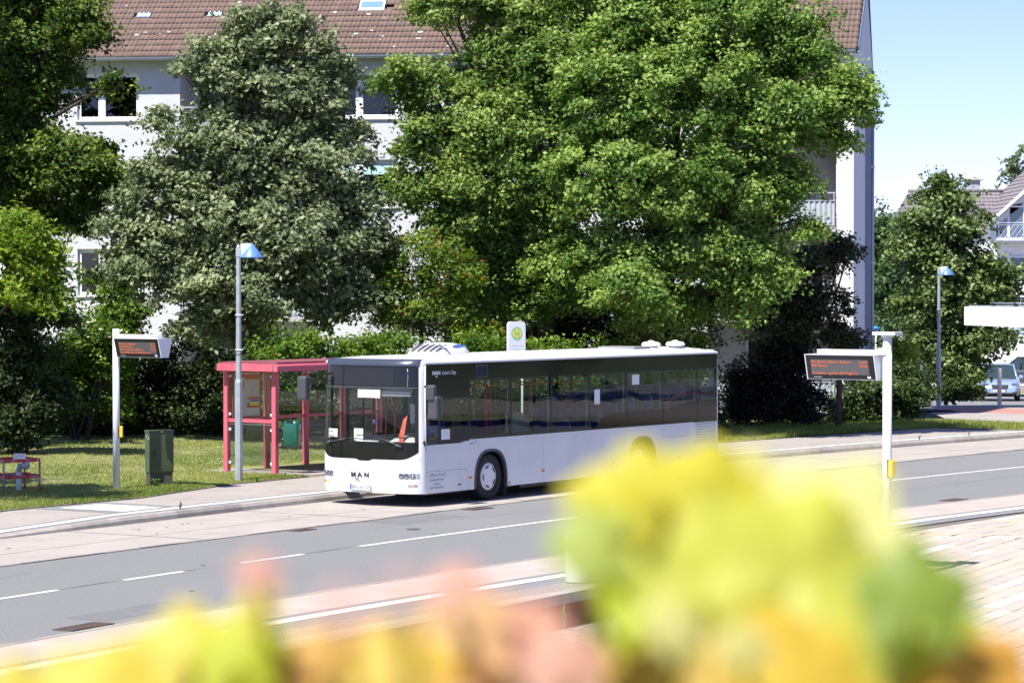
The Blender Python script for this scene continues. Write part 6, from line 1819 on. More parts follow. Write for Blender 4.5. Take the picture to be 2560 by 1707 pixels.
LOBES = {
    'left_linden': [(-14.38, 80, 10.87, 2.11, 2.29), (-12.51, 79, 7.97, 1.69, 0.96), (-13.93, 80, 7.79, 1.94, 1.71), (-11.84, 79, 7.41, 1.13, 0.96), (-12.03, 78.5, 11.86, 0.87, 0.84), (-11.14, 78.5, 10.02, 0.25, 0.38), (-13.13, 80, 6.25, 1.31, 0.63), (-15.49, 81, 9.22, 1.74, 3.47), (-13.91, 80, 13.26, 2.29, 1.37)],
    'yellow_tree': [(-12.41, 69, 5.55, 1.08, 0.69), (-11.68, 69, 4.91, 0.84, 0.54), (-12.22, 69, 4.22, 0.69, 0.3), (-11.24, 69, 4.12, 0.35, 0.25)],
    'whitebeam': [(-6.66, 76, 11.08, 1.19, 0.87), (-7.37, 76, 9.84, 1.47, 1.03), (-5.64, 76, 9.62, 1.25, 0.92), (-7.7, 76, 8.16, 1.79, 1.14), (-5.37, 76, 7.95, 1.63, 1.41), (-9.0, 76, 6.54, 1.85, 1.14), (-6.79, 75.5, 6.31, 2.16, 1.29), (-4.56, 76, 6.1, 1.3, 1.3), (-9.44, 76, 4.86, 1.52, 1.03), (-7.09, 75.2, 4.58, 2.04, 1.18), (-4.67, 76, 4.37, 1.41, 1.03), (-8.03, 76, 3.5, 1.63, 0.6), (-10.09, 76, 5.67, 0.81, 0.65), (-6.28, 76, 11.52, 0.65, 0.49), (-5.57, 75, 5.65, 1.29, 0.96), (-8.8, 76, 10.22, 0.43, 0.3), (-4.72, 76, 10.27, 0.6, 0.41), (-4.28, 76, 8.59, 0.52, 0.39), (-9.82, 76, 7.46, 0.6, 0.46), (-10.63, 76, 6.1, 0.6, 0.41), (-3.53, 76, 5.4, 0.6, 0.49), (-5.8, 76, 11.52, 0.46, 0.33), (-7.37, 76, 11.65, 0.39, 0.3), (-8.24, 76, 10.87, 0.41, 0.33), (-5.09, 76, 10.98, 0.46, 0.3), (-9.54, 76, 8.92, 0.37, 0.33)],
    'linden_a': [(-1.82, 80, 12.52, 1.03, 0.63), (-3.15, 79, 10.34, 0.59, 0.51), (-2.21, 79.5, 10.09, 1.02, 0.62), (-0.34, 80, 11.21, 1.14, 1.37), (0.46, 80, 12.8, 2.29, 1.14), (-2.33, 79.5, 8.79, 1.19, 0.91), (-0.68, 79, 9.1, 1.47, 1.24), (-2.57, 80, 7.34, 0.97, 0.86), (-1.13, 79, 6.85, 1.47, 1.24), (1.02, 79.5, 10.26, 1.7, 1.82), (0.56, 79, 7.75, 1.58, 1.47), (0.69, 80, 5.74, 1.6, 1.26), (-0.91, 80, 5.51, 1.26, 0.8), (0.11, 80, 4.6, 1.37, 0.69), (-1.38, 80.5, 6.21, 1.03, 0.69), (-1.16, 81, 4.14, 0.81, 0.58), (1.71, 80, 11.89, 1.37, 1.26)],
    'linden_b': [(3.15, 79, 12.02, 2.14, 1.47), (5.86, 79, 12.25, 2.03, 1.35), (7.89, 79, 11.24, 1.35, 1.35), (8.73, 78.5, 9.8, 1.18, 0.9), (9.74, 78.5, 9.52, 0.62, 0.67), (3.12, 78, 9.71, 2.01, 1.67), (5.34, 78, 9.93, 1.89, 1.56), (7.23, 78, 9.04, 1.56, 1.23), (9.02, 78.5, 8.51, 0.62, 0.5), (2.43, 77.5, 7.57, 1.77, 1.44), (4.65, 77.5, 7.57, 1.88, 1.44), (6.68, 78, 7.04, 1.45, 1.11), (7.79, 78, 7.48, 0.67, 0.56), (3.12, 78, 5.26, 1.78, 1.06), (5.35, 78, 5.59, 1.67, 1.23), (6.79, 78, 5.26, 1.11, 1.0), (8.24, 78, 6.15, 0.56, 0.31), (6.57, 78, 4.03, 0.72, 0.67), (4.06, 79, 3.8, 1.35, 0.68), (1.91, 78.5, 4.7, 1.46, 0.95), (3.17, 76.5, 4.26, 1.09, 0.82), (5.42, 79, 4.14, 1.24, 0.73), (4.53, 79.5, 11.17, 1.59, 1.36), (6.54, 79, 6.62, 1.35, 1.02), (7.03, 79.5, 10.38, 1.25, 1.14), (1.35, 79, 5.27, 1.02, 0.9), (0.69, 80, 3.8, 1.03, 0.51)],
    'rowan': [(-2.39, 76, 5.45, 0.65, 0.38), (-1.85, 76, 5.07, 1.03, 0.41), (-1.19, 76, 4.53, 0.67, 0.35), (-2.61, 76, 4.48, 0.98, 0.43), (-2.06, 76, 3.82, 0.87, 0.35), (-1.19, 76, 3.12, 0.98, 0.39), (-3.41, 77, 4.7, 0.6, 0.49), (-3.04, 76, 3.72, 0.65, 0.38)],
    'left_dark': [(-12.48, 71, 3.66, 1.01, 0.51), (-11.46, 71, 3.66, 0.41, 0.25), (-12.48, 71, 2.74, 0.91, 0.81), (-12.69, 71, 1.63, 1.12, 0.91), (-12.79, 71, 1.02, 1.12, 0.61), (-11.87, 71, 1.52, 0.61, 0.71), (-12.37, 71, 3.55, 0.81, 0.51)],
    'elder': [(-12.04, 78.0, 1.47, 1.34, 1.0), (-12.07, 77.5, 3.15, 1.11, 0.5), (-11.3, 77.5, 2.6, 1.33, 0.72), (-12.74, 77.5, 2.37, 1.0, 0.66)],
    'light_shrub': [(-11.35, 79.5, 4.59, 0.68, 0.57), (-11.13, 79.5, 3.91, 0.68, 0.62), (-11.3, 79.5, 3.12, 0.68, 0.68)],
    'bright_shrub_a': [(-5.27, 73, 3.01, 0.63, 0.33), (-5.84, 73, 2.49, 0.89, 0.78), (-6.05, 73, 1.55, 0.83, 0.73)],
    'bright_shrub_b': [(-4.41, 73.5, 2.42, 0.89, 0.42), (-4.52, 73.5, 1.85, 0.95, 0.84), (-3.36, 73.5, 2.95, 0.63, 0.37), (-3.68, 73.5, 2.48, 0.95, 0.63)],
    'bright_shrub_c': [(-2.45, 74.5, 2.4, 0.8, 0.36), (-2.45, 74.5, 1.92, 1.06, 0.74), (-1.06, 74.5, 2.45, 1.06, 0.74)],
    'bright_shrub_d': [(0.44, 77, 2.39, 1.21, 0.77), (1.87, 77, 2.28, 1.21, 0.77), (1.1, 77, 1.51, 1.32, 0.77)],
    'bright_shrub_e': [(3.42, 79.8, 2.32, 1.25, 0.8), (4.79, 79.8, 2.32, 1.03, 0.8), (4.11, 79.8, 1.4, 1.37, 0.8)],
    'yew': [(7.62, 86, 1.42, 1.29, 1.29), (8.29, 86, 2.53, 1.11, 1.23), (7.01, 86, 0.8, 0.8, 0.86), (8.73, 86, 0.93, 1.04, 0.86)],
    'dark_tree': [(8.65, 83, 5.2, 1.01, 0.47), (9.48, 83, 5.32, 0.65, 0.45), (9.96, 83, 5.61, 0.43, 0.33), (7.94, 83, 4.37, 1.3, 0.71), (9.13, 83, 3.89, 1.01, 0.59), (9.78, 83, 2.83, 0.71, 0.59), (8.3, 83, 3.42, 1.19, 0.59)],
    'magnolia': [(16.11, 106, 8.08, 0.91, 0.58), (16.72, 106, 7.1, 1.21, 0.91), (15.59, 106, 6.79, 0.91, 0.76), (15.89, 106, 5.58, 1.44, 0.98), (17.56, 106, 4.68, 1.44, 1.06), (16.2, 106, 3.77, 1.59, 1.14), (18.32, 106, 3.77, 0.91, 0.76), (17.27, 106, 2.4, 1.44, 0.91), (15.9, 106, 2.1, 1.14, 0.76), (17.12, 106, 1.04, 1.06, 0.68), (18.47, 106, 4.83, 0.64, 0.53)],
    'far_tree_a': [(18.42, 138, 6.74, 0.99, 1.58), (18.73, 138, 4.38, 1.18, 1.58), (19.42, 138, 3.0, 0.99, 0.99), (18.92, 138, 5.96, 1.18, 1.18), (18.13, 138, 4.77, 0.59, 1.77), (18.22, 138, 7.53, 0.63, 0.69)],
    'far_tree_b': [(20.48, 142, 4.79, 1.22, 1.83), (20.69, 142, 2.35, 1.01, 1.01), (18.46, 142, 2.35, 0.61, 1.01)],
    'green_bush': [(11.32, 88, 1.23, 1.13, 0.82), (12.01, 88, 0.53, 1.07, 0.53), (10.57, 88, 0.47, 0.94, 0.5), (12.51, 88, 1.35, 0.63, 0.75)],
    'yellow_bush': [(13.24, 95, 2.2, 0.52, 0.43), (13.31, 95, 1.52, 0.54, 0.54)],
    'low_bush': [(16.5, 104, 0.36, 0.89, 0.52), (16.06, 104, 0.06, 0.74, 0.42)],
    'birch': [(37.46, 210, 13.09, 0.78, 0.9), (38.12, 210, 13.98, 0.66, 1.05), (37.92, 210, 11.89, 0.78, 1.2)],
    'juniper': [(1.87, 82, 4.13, 0.47, 0.7), (1.87, 82, 3.2, 0.64, 0.82), (1.87, 82, 2.02, 0.7, 0.94)],
    'understory': [(-1.79, 83.5, 3.29, 1.19, 0.66), (0.0, 83.5, 3.65, 1.31, 0.84), (1.91, 83.5, 3.41, 1.31, 0.72), (3.34, 83.5, 3.06, 1.19, 0.6), (5.01, 83.5, 3.18, 1.19, 0.72), (0.6, 83.5, 4.61, 1.07, 0.6), (-3.22, 83.5, 3.41, 0.95, 0.72), (2.62, 83.5, 4.37, 1.43, 0.72)],
    'conifer': [(1.07, 83, 3.42, 0.47, 0.71), (1.13, 83, 2.47, 0.59, 0.83)],
    'hedge_00': [(-13.78, 81, 1.3, 1.62, 1.27), (-13.99, 80.2, 0.64, 1.43, 0.57), (-13.22, 80.4, 0.58, 1.26, 0.52)],
    'hedge_01': [(-11.92, 81, 1.59, 1.5, 1.39), (-12.15, 80.2, 0.64, 1.43, 0.57), (-11.38, 80.4, 0.58, 1.26, 0.52)],
    'hedge_02': [(-10.07, 81, 1.71, 1.5, 1.45), (-10.32, 80.2, 0.64, 1.43, 0.57), (-9.54, 80.4, 0.58, 1.26, 0.52)],
    'hedge_03': [(-8.34, 81, 1.53, 1.39, 1.33), (-8.6, 80.2, 0.64, 1.43, 0.57), (-7.82, 80.4, 0.58, 1.26, 0.52)],
    'hedge_04': [(-7.0, 83.0, 0.93, 1.07, 0.89), (-7.29, 82.2, 0.55, 1.47, 0.59), (-6.48, 82.4, 0.48, 1.29, 0.53)],
    'hedge_05': [(-5.0, 83.25, 0.68, 1.31, 0.71), (-5.3, 82.45, 0.54, 1.47, 0.59), (-4.49, 82.65, 0.47, 1.3, 0.53)],
    'hedge_06': [(-3.1, 83.5, 0.79, 1.43, 0.78), (-3.43, 82.7, 0.53, 1.48, 0.59), (-2.61, 82.9, 0.46, 1.3, 0.53)],
    'hedge_07': [(-1.08, 83.75, 0.9, 1.44, 0.84), (-1.42, 82.95, 0.51, 1.48, 0.59), (-0.59, 83.15, 0.45, 1.31, 0.53)],
    'hedge_08': [(0.96, 84.0, 0.89, 1.44, 0.84), (0.59, 83.2, 0.5, 1.49, 0.59), (1.43, 83.4, 0.43, 1.31, 0.54)],
    'hedge_09': [(3.13, 84.25, 0.88, 1.44, 0.84), (2.74, 83.45, 0.49, 1.49, 0.6), (3.59, 83.65, 0.42, 1.31, 0.54)],
    'hedge_10': [(5.07, 84.5, 0.87, 1.33, 0.78), (4.67, 83.7, 0.48, 1.49, 0.6), (5.52, 83.9, 0.41, 1.32, 0.54)],
}
VINE = [
    (0.0360, 0.7000, 4.2974, 0.0185, 'yellow', 0, 30, 20),
    (0.0528, 0.7100, 4.2946, 0.0216, 'yellow', 20, 30, 60),
    (0.0653, 0.7300, 4.2951, 0.0170, 'pale', 20, 30, -10),
    (0.0781, 0.7000, 4.2919, 0.0216, 'pale', -20, 30, 40),
    (0.0271, 0.6900, 4.2972, 0.0124, 'yellow', 10, 30, 0),
    (0.0494, 0.6900, 4.2818, 0.0237, 'yellowgreen', 10, 30, 0),
    (0.0701, 0.6800, 4.2809, 0.0247, 'yellowgreen', 10, 20, -30),
    (0.0902, 0.7000, 4.2788, 0.0216, 'lime2', 20, 30, 10),
    (0.0385, 0.6900, 4.2729, 0.0196, 'lime', 0, 25, 60),
    (0.0571, 0.7000, 4.2658, 0.0237, 'lime', -10, 30, 20),
    (0.0954, 0.6600, 4.2772, 0.0155, 'darkgreen', 0, 25, 0),
    (0.0189, 0.6600, 4.2905, 0.0113, 'green', 0, 30, 90),
    (0.1042, 0.6800, 4.2662, 0.0124, 'lime2', 0, 30, 0),
    (0.0767, 0.6700, 4.2675, 0.0216, 'yellowgreen', 0, 30, 20),
    (0.0526, 0.6800, 4.2565, 0.0227, 'ochre', 0, 30, 0),
    (0.0737, 0.6600, 4.2573, 0.0237, 'gold', 20, 30, 30),
    (0.1012, 0.7000, 4.2527, 0.0227, 'orange', 20, 30, 0),
    (0.1151, 0.6700, 4.2550, 0.0175, 'orange', 20, 30, 30),
    (0.0380, 0.6800, 4.2545, 0.0175, 'gold', 0, 30, 10),
    (-0.0789, 0.6800, 4.2628, 0.0134, 'yellow2', 0, 30, 10),
    (-0.0912, 0.7000, 4.2527, 0.0155, 'yellow2', 30, 30, 50),
    (-0.0643, 0.6600, 4.2644, 0.0124, 'lime3', 0, 30, 0),
    (-0.0586, 0.6500, 4.2765, 0.0062, 'yellow2', 0, 30, 90),
    (-0.0572, 0.6300, 4.2860, 0.0057, 'pink', 10, 30, 0),
    (-0.1042, 0.6800, 4.2511, 0.0155, 'yellow2', 0, 30, 40),
    (-0.1233, 0.7000, 4.2467, 0.0134, 'yellow2', 20, 30, 0),
    (-0.0614, 0.6700, 4.2550, 0.0144, 'lime3', 0, 30, 20),
    (-0.0454, 0.6600, 4.2616, 0.0103, 'orange2', 0, 30, 20),
    (-0.0341, 0.6800, 4.2609, 0.0103, 'orange2', 0, 30, 60),
    (-0.0261, 0.6500, 4.2578, 0.0155, 'gold', 0, 30, 90),
    (-0.0413, 0.6700, 4.2535, 0.0155, 'ochre', 20, 30, 0),
    (-0.0124, 0.6400, 4.2822, 0.0067, 'pink', 0, 30, 40),
    (-0.0094, 0.6600, 4.2725, 0.0103, 'peach', 0, 30, 10),
    (-0.0019, 0.6800, 4.2609, 0.0144, 'peach', 0, 30, 0),
    (0.0058, 0.6700, 4.2680, 0.0103, 'pink2', 20, 30, 30),
    (0.0123, 0.6600, 4.2611, 0.0113, 'pink2', 10, 30, 0),
    (-0.0156, 0.6800, 4.2584, 0.0155, 'orange2', 0, 30, 20),
    (0.0224, 0.6800, 4.2521, 0.0134, 'ochre', 0, 30, 0),
    (0.0220, 0.7000, 4.2979, 0.0103, 'yellow', 0, 30, 0),
    (0.0698, 0.7500, 4.2641, 0.0309, 'yellowgreen', 0, 25, 0),
    (0.0472, 0.7500, 4.2834, 0.0268, 'yellow', 0, 25, 0),
    (-0.0259, 0.4200, 4.3022, 0.0031, 'pink', 0, 30, 0),
    (-0.0162, 0.4200, 4.3046, 0.0029, 'pink', 0, 30, 0),
    (0.0385, 0.6400, 4.2721, 0.0082, 'pale', 30, 30, 0),
    (0.0541, 0.6400, 4.2684, 0.0072, 'pale', 30, 30, 0),
]
# ------------------------------------------------------------------ trees, shrubs, hedge: lobes are (x, y, z, half width, half height)
def lf(n, a, b, **k): return leafmat(n, a, b, **k)
LM = {
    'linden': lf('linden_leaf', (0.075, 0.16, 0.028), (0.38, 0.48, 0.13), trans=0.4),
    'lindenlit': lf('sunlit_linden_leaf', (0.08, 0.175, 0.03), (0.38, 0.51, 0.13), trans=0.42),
    'lindenshaded': lf('shaded_linden_leaf', (0.035, 0.085, 0.015), (0.22, 0.30, 0.05), trans=0.35),  # linden leaf darkened: shade on the upper left tree put into its colour
    'yellow': lf('yellow_green_leaf', (0.11, 0.21, 0.02), (0.34, 0.43, 0.06), trans=0.45),
    'white': lf('whitebeam_leaf', (0.12, 0.165, 0.07), (0.34, 0.39, 0.20), trans=0.3, rough=0.5, spec=0.45),
    'rowan': lf('rowan_leaf', (0.06, 0.13, 0.015), (0.25, 0.34, 0.04), trans=0.4),
    'bright': lf('shrub_leaf', (0.04, 0.11, 0.012), (0.21, 0.32, 0.04), trans=0.4),
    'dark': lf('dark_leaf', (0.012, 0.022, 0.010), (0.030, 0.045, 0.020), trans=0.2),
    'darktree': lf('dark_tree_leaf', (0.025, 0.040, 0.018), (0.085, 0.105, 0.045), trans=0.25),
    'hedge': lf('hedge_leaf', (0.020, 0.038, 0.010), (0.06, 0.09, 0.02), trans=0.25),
    'magnolia': lf('magnolia_leaf', (0.075, 0.13, 0.03), (0.24, 0.32, 0.10), trans=0.3, rough=0.42, spec=0.5),
    'far': lf('far_leaf', (0.07, 0.14, 0.05), (0.15, 0.24, 0.09), trans=0.4),
    'birch': lf('birch_leaf', (0.14, 0.20, 0.09), (0.26, 0.32, 0.16), trans=0.4),
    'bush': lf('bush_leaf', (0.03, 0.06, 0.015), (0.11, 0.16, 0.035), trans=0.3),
}
M['bark'] = mat('bark', (0.07, 0.058, 0.045), 0.95, var=0.3, vscale=8, bump=0.8, bscale=20)
M['bark_light'] = mat('bark_light', (0.16, 0.14, 0.11), 0.95, var=0.3, vscale=8, bump=0.8, bscale=20)

def crown_points(lobes, dens, leaf, cl=0.42, droop=0.25, shell=0.62, inner=0.25):
    Ps, Ns, Ts = [], [], []
    for (x, y, z, rx, rz) in lobes:
        rx *= 1.0; rz *= 1.0
        ry = max(0.7, 0.75*min(rx, rz*1.4))
        area = math.pi*rx*rz
        nc = max(6, int(area/(cl*cl*1.1)*1.6))
        m = int(area*dens/nc)
        d = RNG.normal(size=(nc, 3)); d /= np.linalg.norm(d, axis=1, keepdims=True)
        rad = np.where(RNG.random(nc) < 1-inner, RNG.uniform(shell, 1.0, nc), RNG.uniform(0.1, shell, nc))
        C = d*rad[:, None]*np.array([rx, ry, rz])
        for i in range(nc):
            k = max(3, int(m*RNG.uniform(0.5, 1.5)))
            cr = cl*RNG.uniform(0.55, 1.25)
            kt = max(1, k//9)
            tw = RNG.normal(size=(kt, 3))*np.array([0.62, 0.62, 0.40])*cr
            q = tw[RNG.integers(0, kt, k)] + RNG.normal(size=(k, 3))*np.array([0.13, 0.13, 0.07])*(0.6+cr)
            out = d[i]*np.array([1, 1, 0.3])
            # the spray hangs outward and down
            q[:, 2] -= droop*(q[:, 0]*out[0]+q[:, 1]*out[1])
            Ps.append(C[i]+q+np.array([x, y, z]))
            N = RNG.normal(size=(k, 3))*0.55 + np.array([0, 0, 0.75]) + out*0.45
            Ns.append(N)
            hz_ = q[:, 2]/cr
            Ts.append(np.clip(RNG.uniform(0.0, 0.75) + 0.25*hz_ + RNG.normal(0, 0.22, k), 0, 1))  # tint rises towards the top of each clump
    return np.concatenate(Ps), np.concatenate(Ns), np.concatenate(Ts)

def tree(name, label, cat, key, lm, dens=380, leaf=0.115, cl=0.40, trunk=None, tr=0.22, group=None, bark='bark', limbs=True, base=0.14, droop=0.25, inner=0.25, elong=1.5, shell=0.62):
    if dens > 100: dens *= 4.2; leaf *= 0.80
    lobes = LOBES[key]
    cx = sum(l[0]*l[3]*l[4] for l in lobes)/sum(l[3]*l[4] for l in lobes)
    cyy = sum(l[1]*l[3]*l[4] for l in lobes)/sum(l[3]*l[4] for l in lobes)
    bx, by = trunk if trunk else (cx, cyy)
    t = thing(name, label, cat, (bx, by, base), 0, group)
    P, N, T = crown_points(lobes, dens, leaf, cl, droop, shell, inner)
    keep = P[:, 2] > base+0.05
    P, N, T = P[keep], N[keep], T[keep]
    V, F, tt = leaf_cloud(P-np.array([bx, by, base]), N, leaf, T, elong)
    link('crown', arr_mesh('crown', V, F, LM[lm], tt), t)
    mb = MB()
    top = max(l[2] for l in lobes); low = min(l[2]-l[4] for l in lobes)
    mid = sum(l[2] for l in lobes)/len(lobes)
    r_ = random.Random(len(key)*7+int(bx*10))
    if limbs:
        fz = max(0.8, min(low+0.5, mid-1.0))-base
        pts = [(0, 0, -0.2), (0.03, 0.02, fz*0.5), (0.0, 0.05, fz)]
        pts2 = pts + [((cx-bx)*0.5, (cyy-by)*0.5+0.1, (fz+top-base)/2), ((cx-bx), (cyy-by), (top-base)*0.93)]
        mb.tube(pts2, [tr*1.25, tr, tr*0.85, tr*0.5, tr*0.12], 10)
        for l in lobes:
            e = Vector((l[0]-bx, l[1]-by, l[2]-base+l[4]*0.3)); s_ = Vector((0, 0, fz*0.9)).lerp(Vector(pts2[3]), r_.uniform(0.0, 0.8) if e.z > fz+1 else 0.05)
            m1 = s_.lerp(e, 0.5)+Vector((r_.uniform(-.3, .3), r_.uniform(-.3, .3), 0.35))
            mb.tube([s_, m1, e], [tr*0.42, tr*0.25, tr*0.06], 6)
            for q in range(4):
                e2 = e + Vector((r_.uniform(-1, 1)*l[3]*0.8, r_.uniform(-1, 1)*l[3]*0.5, r_.uniform(-0.7, 0.9)*l[4]*0.8))
                mb.tube([m1.lerp(e, r_.uniform(0, 0.6)), (m1+e2)/2+Vector((0, 0, 0.15)), e2], [tr*0.16, tr*0.1, tr*0.03], 4)
    else:
        for q in range(7):
            l = r_.choice(lobes)
            e = Vector((l[0]-bx+r_.uniform(-.5, .5)*l[3], l[1]-by, l[2]-base+r_.uniform(0, .6)*l[4]))
            mb.tube([(r_.uniform(-.25, .25), r_.uniform(-.2, .2), -0.1), e*0.5+Vector((0, 0, 0.2)), e], [tr, tr*0.7, tr*0.15], 6)
    mb.build('trunk' if limbs else 'stems', M[bark], t)
    return t, P
tree('linden_tree', 'large linden tree with dark shaded underside filling the upper left corner', 'tree', 'left_linden', 'lindenshaded', 430, 0.12, trunk=(-16.4, 81), tr=0.3)
tree('ash_tree', 'bright yellow-green tree drooping at the left edge below the dark linden', 'tree', 'yellow_tree', 'yellow', 520, 0.10, trunk=(-13.2, 70.5), tr=0.14, elong=2.2, droop=0.5)
tree('whitebeam_tree', 'grey-green whitebeam tree standing behind the lamp and the shelter', 'tree', 'whitebeam', 'white', 330, 0.125, trunk=(-7.05, 76.6), tr=0.2, elong=1.7, cl=0.36)
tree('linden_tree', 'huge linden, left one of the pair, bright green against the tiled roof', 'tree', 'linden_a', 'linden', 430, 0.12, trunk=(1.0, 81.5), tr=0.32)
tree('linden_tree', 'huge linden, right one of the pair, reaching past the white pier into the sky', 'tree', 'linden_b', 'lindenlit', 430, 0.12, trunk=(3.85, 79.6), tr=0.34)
t_, P_ = tree('rowan_tree', 'small rowan tree with orange berries behind the front of the bus roof', 'tree', 'rowan', 'rowan', 340, 0.085, trunk=(-2.5, 77.0), tr=0.08, elong=2.0)
bt = t_.location
idx = RNG.choice(len(P_), 150, replace=False)
mb = MB()
for q in P_[idx]:
    c_ = Vector(q)-bt+Vector((0, -0.05, 0.05))
    for k in range(3):
        p = c_+Vector(RNG.normal(size=3)*0.03); s_ = 0.019
        mb.add([p+Vector((s_, 0, 0)), p+Vector((0, s_, 0)), p-Vector((s_, 0, 0)), p-Vector((0, s_, 0)), p+Vector((0, 0, s_)), p-Vector((0, 0, s_))], [(0, 1, 4), (1, 2, 4), (2, 3, 4), (3, 0, 4), (1, 0, 5), (2, 1, 5), (3, 2, 5), (0, 3, 5)])
mb.build('berries', mat('berry_orange', (0.60, 0.17, 0.03), 0.5), t_, kind='stuff')
t_, P_ = tree('elder_bush', 'elder bush with pale blossom left behind the departure display', 'bush', 'elder', 'bright', 420, 0.10, tr=0.04, limbs=False)
bt = t_.location
top_ = P_[P_[:, 2] > 2.4]; idx = RNG.choice(len(top_), min(220, len(top_)), replace=False)
mb = MB()
for q in top_[idx]:
    c_ = Vector(q)-bt+Vector((0, -0.12, 0.08)); s_ = 0.045
    n_ = Vector((RNG.normal()*0.4, -0.6, 1)).normalized(); a_ = n_.orthogonal().normalized()*s_; b_2 = n_.cross(a_)
    mb.quad(c_+a_, c_+b_2, c_-a_, c_-b_2)
mb.build('blossom', mat('blossom', (0.62, 0.60, 0.50), 0.8), t_)
for key, lab, lm_ in (('light_shrub', 'light green shrub climbing in front of the lower left window', 'bright'),
                 ('left_dark', 'dark shrub and self-shaded lower boughs of the yellow-green tree at the left edge', 'hedge'),  # the tree's shaded lower boughs get their shade from the dark hedge colour
                 ('bright_shrub_a', 'sunlit bright green shrub right behind the shelter roof', 'bright'),
                 ('bright_shrub_b', 'sunlit bright green shrub behind the bus front', 'bright'),
                 ('bright_shrub_c', 'bright green shrub behind the roof unit of the bus', 'bright'),
                 ('bright_shrub_d', 'green shrub behind the middle windows of the bus', 'bright'),
                 ('bright_shrub_e', 'green shrub behind the rear windows of the bus', 'rowan'),
                 ('green_bush', 'mid green bush at the pavement behind the near display pole', 'bush'),
                 ('yellow_bush', 'yellow-green bush peeping out right of the near display pole', 'yellow'),
                 ('low_bush', 'low dark bush under the small round tree at right', 'bush')):
    tree('shrub', lab, 'shrub', key, lm_, 360 if 'bright' in key else 480, 0.10, tr=0.035, limbs=False, cl=0.34)
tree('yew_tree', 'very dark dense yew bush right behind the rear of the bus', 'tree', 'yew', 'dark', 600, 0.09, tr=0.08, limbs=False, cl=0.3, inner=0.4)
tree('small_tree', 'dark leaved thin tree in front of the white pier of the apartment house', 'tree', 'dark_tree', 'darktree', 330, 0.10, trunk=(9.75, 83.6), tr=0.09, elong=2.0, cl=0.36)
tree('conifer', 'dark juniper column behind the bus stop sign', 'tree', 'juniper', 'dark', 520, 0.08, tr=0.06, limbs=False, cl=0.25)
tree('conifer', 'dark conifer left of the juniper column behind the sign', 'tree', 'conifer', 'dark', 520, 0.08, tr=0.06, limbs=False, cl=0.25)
tree('small_round_tree', 'glossy leaved round tree behind the right street lamp', 'tree', 'magnolia', 'magnolia', 330, 0.16, trunk=(15.75, 106.5), tr=0.14, base=-0.1, cl=0.5, bark='bark_light')
tree('background_tree', 'tall light green tree right beside the apartment gable', 'tree', 'far_tree_a', 'far', 180, 0.17, tr=0.3, base=-1.2, cl=0.8)
tree('background_tree', 'green tree behind the gap between apartment gable and round tree', 'tree', 'far_tree_b', 'far', 180, 0.17, tr=0.3, base=-1.2, cl=0.8)
tree('birch_tree', 'feathery birch top above the roof of the white gabled house', 'tree', 'birch', 'birch', 90, 0.22, tr=0.2, base=-2, cl=0.8, droop=0.9, elong=2.5, bark='bark_light')
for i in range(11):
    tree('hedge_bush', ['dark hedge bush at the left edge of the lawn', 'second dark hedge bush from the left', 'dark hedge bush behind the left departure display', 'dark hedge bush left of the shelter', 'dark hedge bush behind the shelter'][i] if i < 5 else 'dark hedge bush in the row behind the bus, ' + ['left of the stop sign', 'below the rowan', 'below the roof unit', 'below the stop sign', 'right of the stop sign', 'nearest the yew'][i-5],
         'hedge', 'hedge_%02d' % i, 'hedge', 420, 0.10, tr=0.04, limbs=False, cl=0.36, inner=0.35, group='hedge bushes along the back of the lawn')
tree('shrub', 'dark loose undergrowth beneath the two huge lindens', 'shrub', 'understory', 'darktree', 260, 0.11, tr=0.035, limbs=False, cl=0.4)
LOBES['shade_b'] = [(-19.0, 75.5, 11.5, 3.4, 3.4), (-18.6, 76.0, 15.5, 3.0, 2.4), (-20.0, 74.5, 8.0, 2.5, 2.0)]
tree('linden_tree', 'tall tree beyond the left edge that keeps the left linden in shade', 'tree', 'shade_b', 'lindenshaded', 95, 0.26, trunk=(-19.5, 76), tr=0.25)
# trees beyond the left edge whose shade dapples the grass, trees across the plaza that the bus windows mirror
LOBES['shade_a'] = [(-14.2, 53.5, 8.2, 2.2, 1.5), (-12.8, 55.0, 7.2, 1.5, 1.0), (-15.2, 57.0, 7.6, 2.0, 1.4), (-12.1, 53.0, 7.3, 1.5, 1.0), (-12.3, 54.4, 6.3, 1.2, 0.8)]
LOBES['shade_c'] = [(-16.4, 72.2, 9.0, 2.6, 1.9), (-17.4, 71.0, 7.5, 2.4, 1.8), (-16.6, 73.0, 11.0, 2.0, 1.5)]
tree('maple_tree', 'second tree beyond the left edge whose shade lies on the back of the lawn', 'tree', 'shade_c', 'lindenshaded', 95, 0.26, trunk=(-17.2, 72), tr=0.2)
tree('linden_tree', 'street tree just beyond the left edge that shades the grass', 'tree', 'shade_a', 'linden', 240, 0.13, trunk=(-15.5, 55), tr=0.16)
for k, (x, y) in enumerate(((46, 78), (52, 70), (57, 60), (60, 49), (62, 38), (50, 88), (63, 27))):
    LOBES['m%d' % k] = [(x, y, 5.5, 4.5, 3.5), (x-1.5, y-1, 3.2, 3.8, 2.6), (x+2, y+1, 8, 3.2, 2.2)]
    tree('mirrored_tree', 'tree beyond the right edge that only the bus windows mirror', 'tree', 'm%d' % k, 'rowan', 70, 0.30, tr=0.25, base=0, cl=1.0, group='trees beyond the right edge')

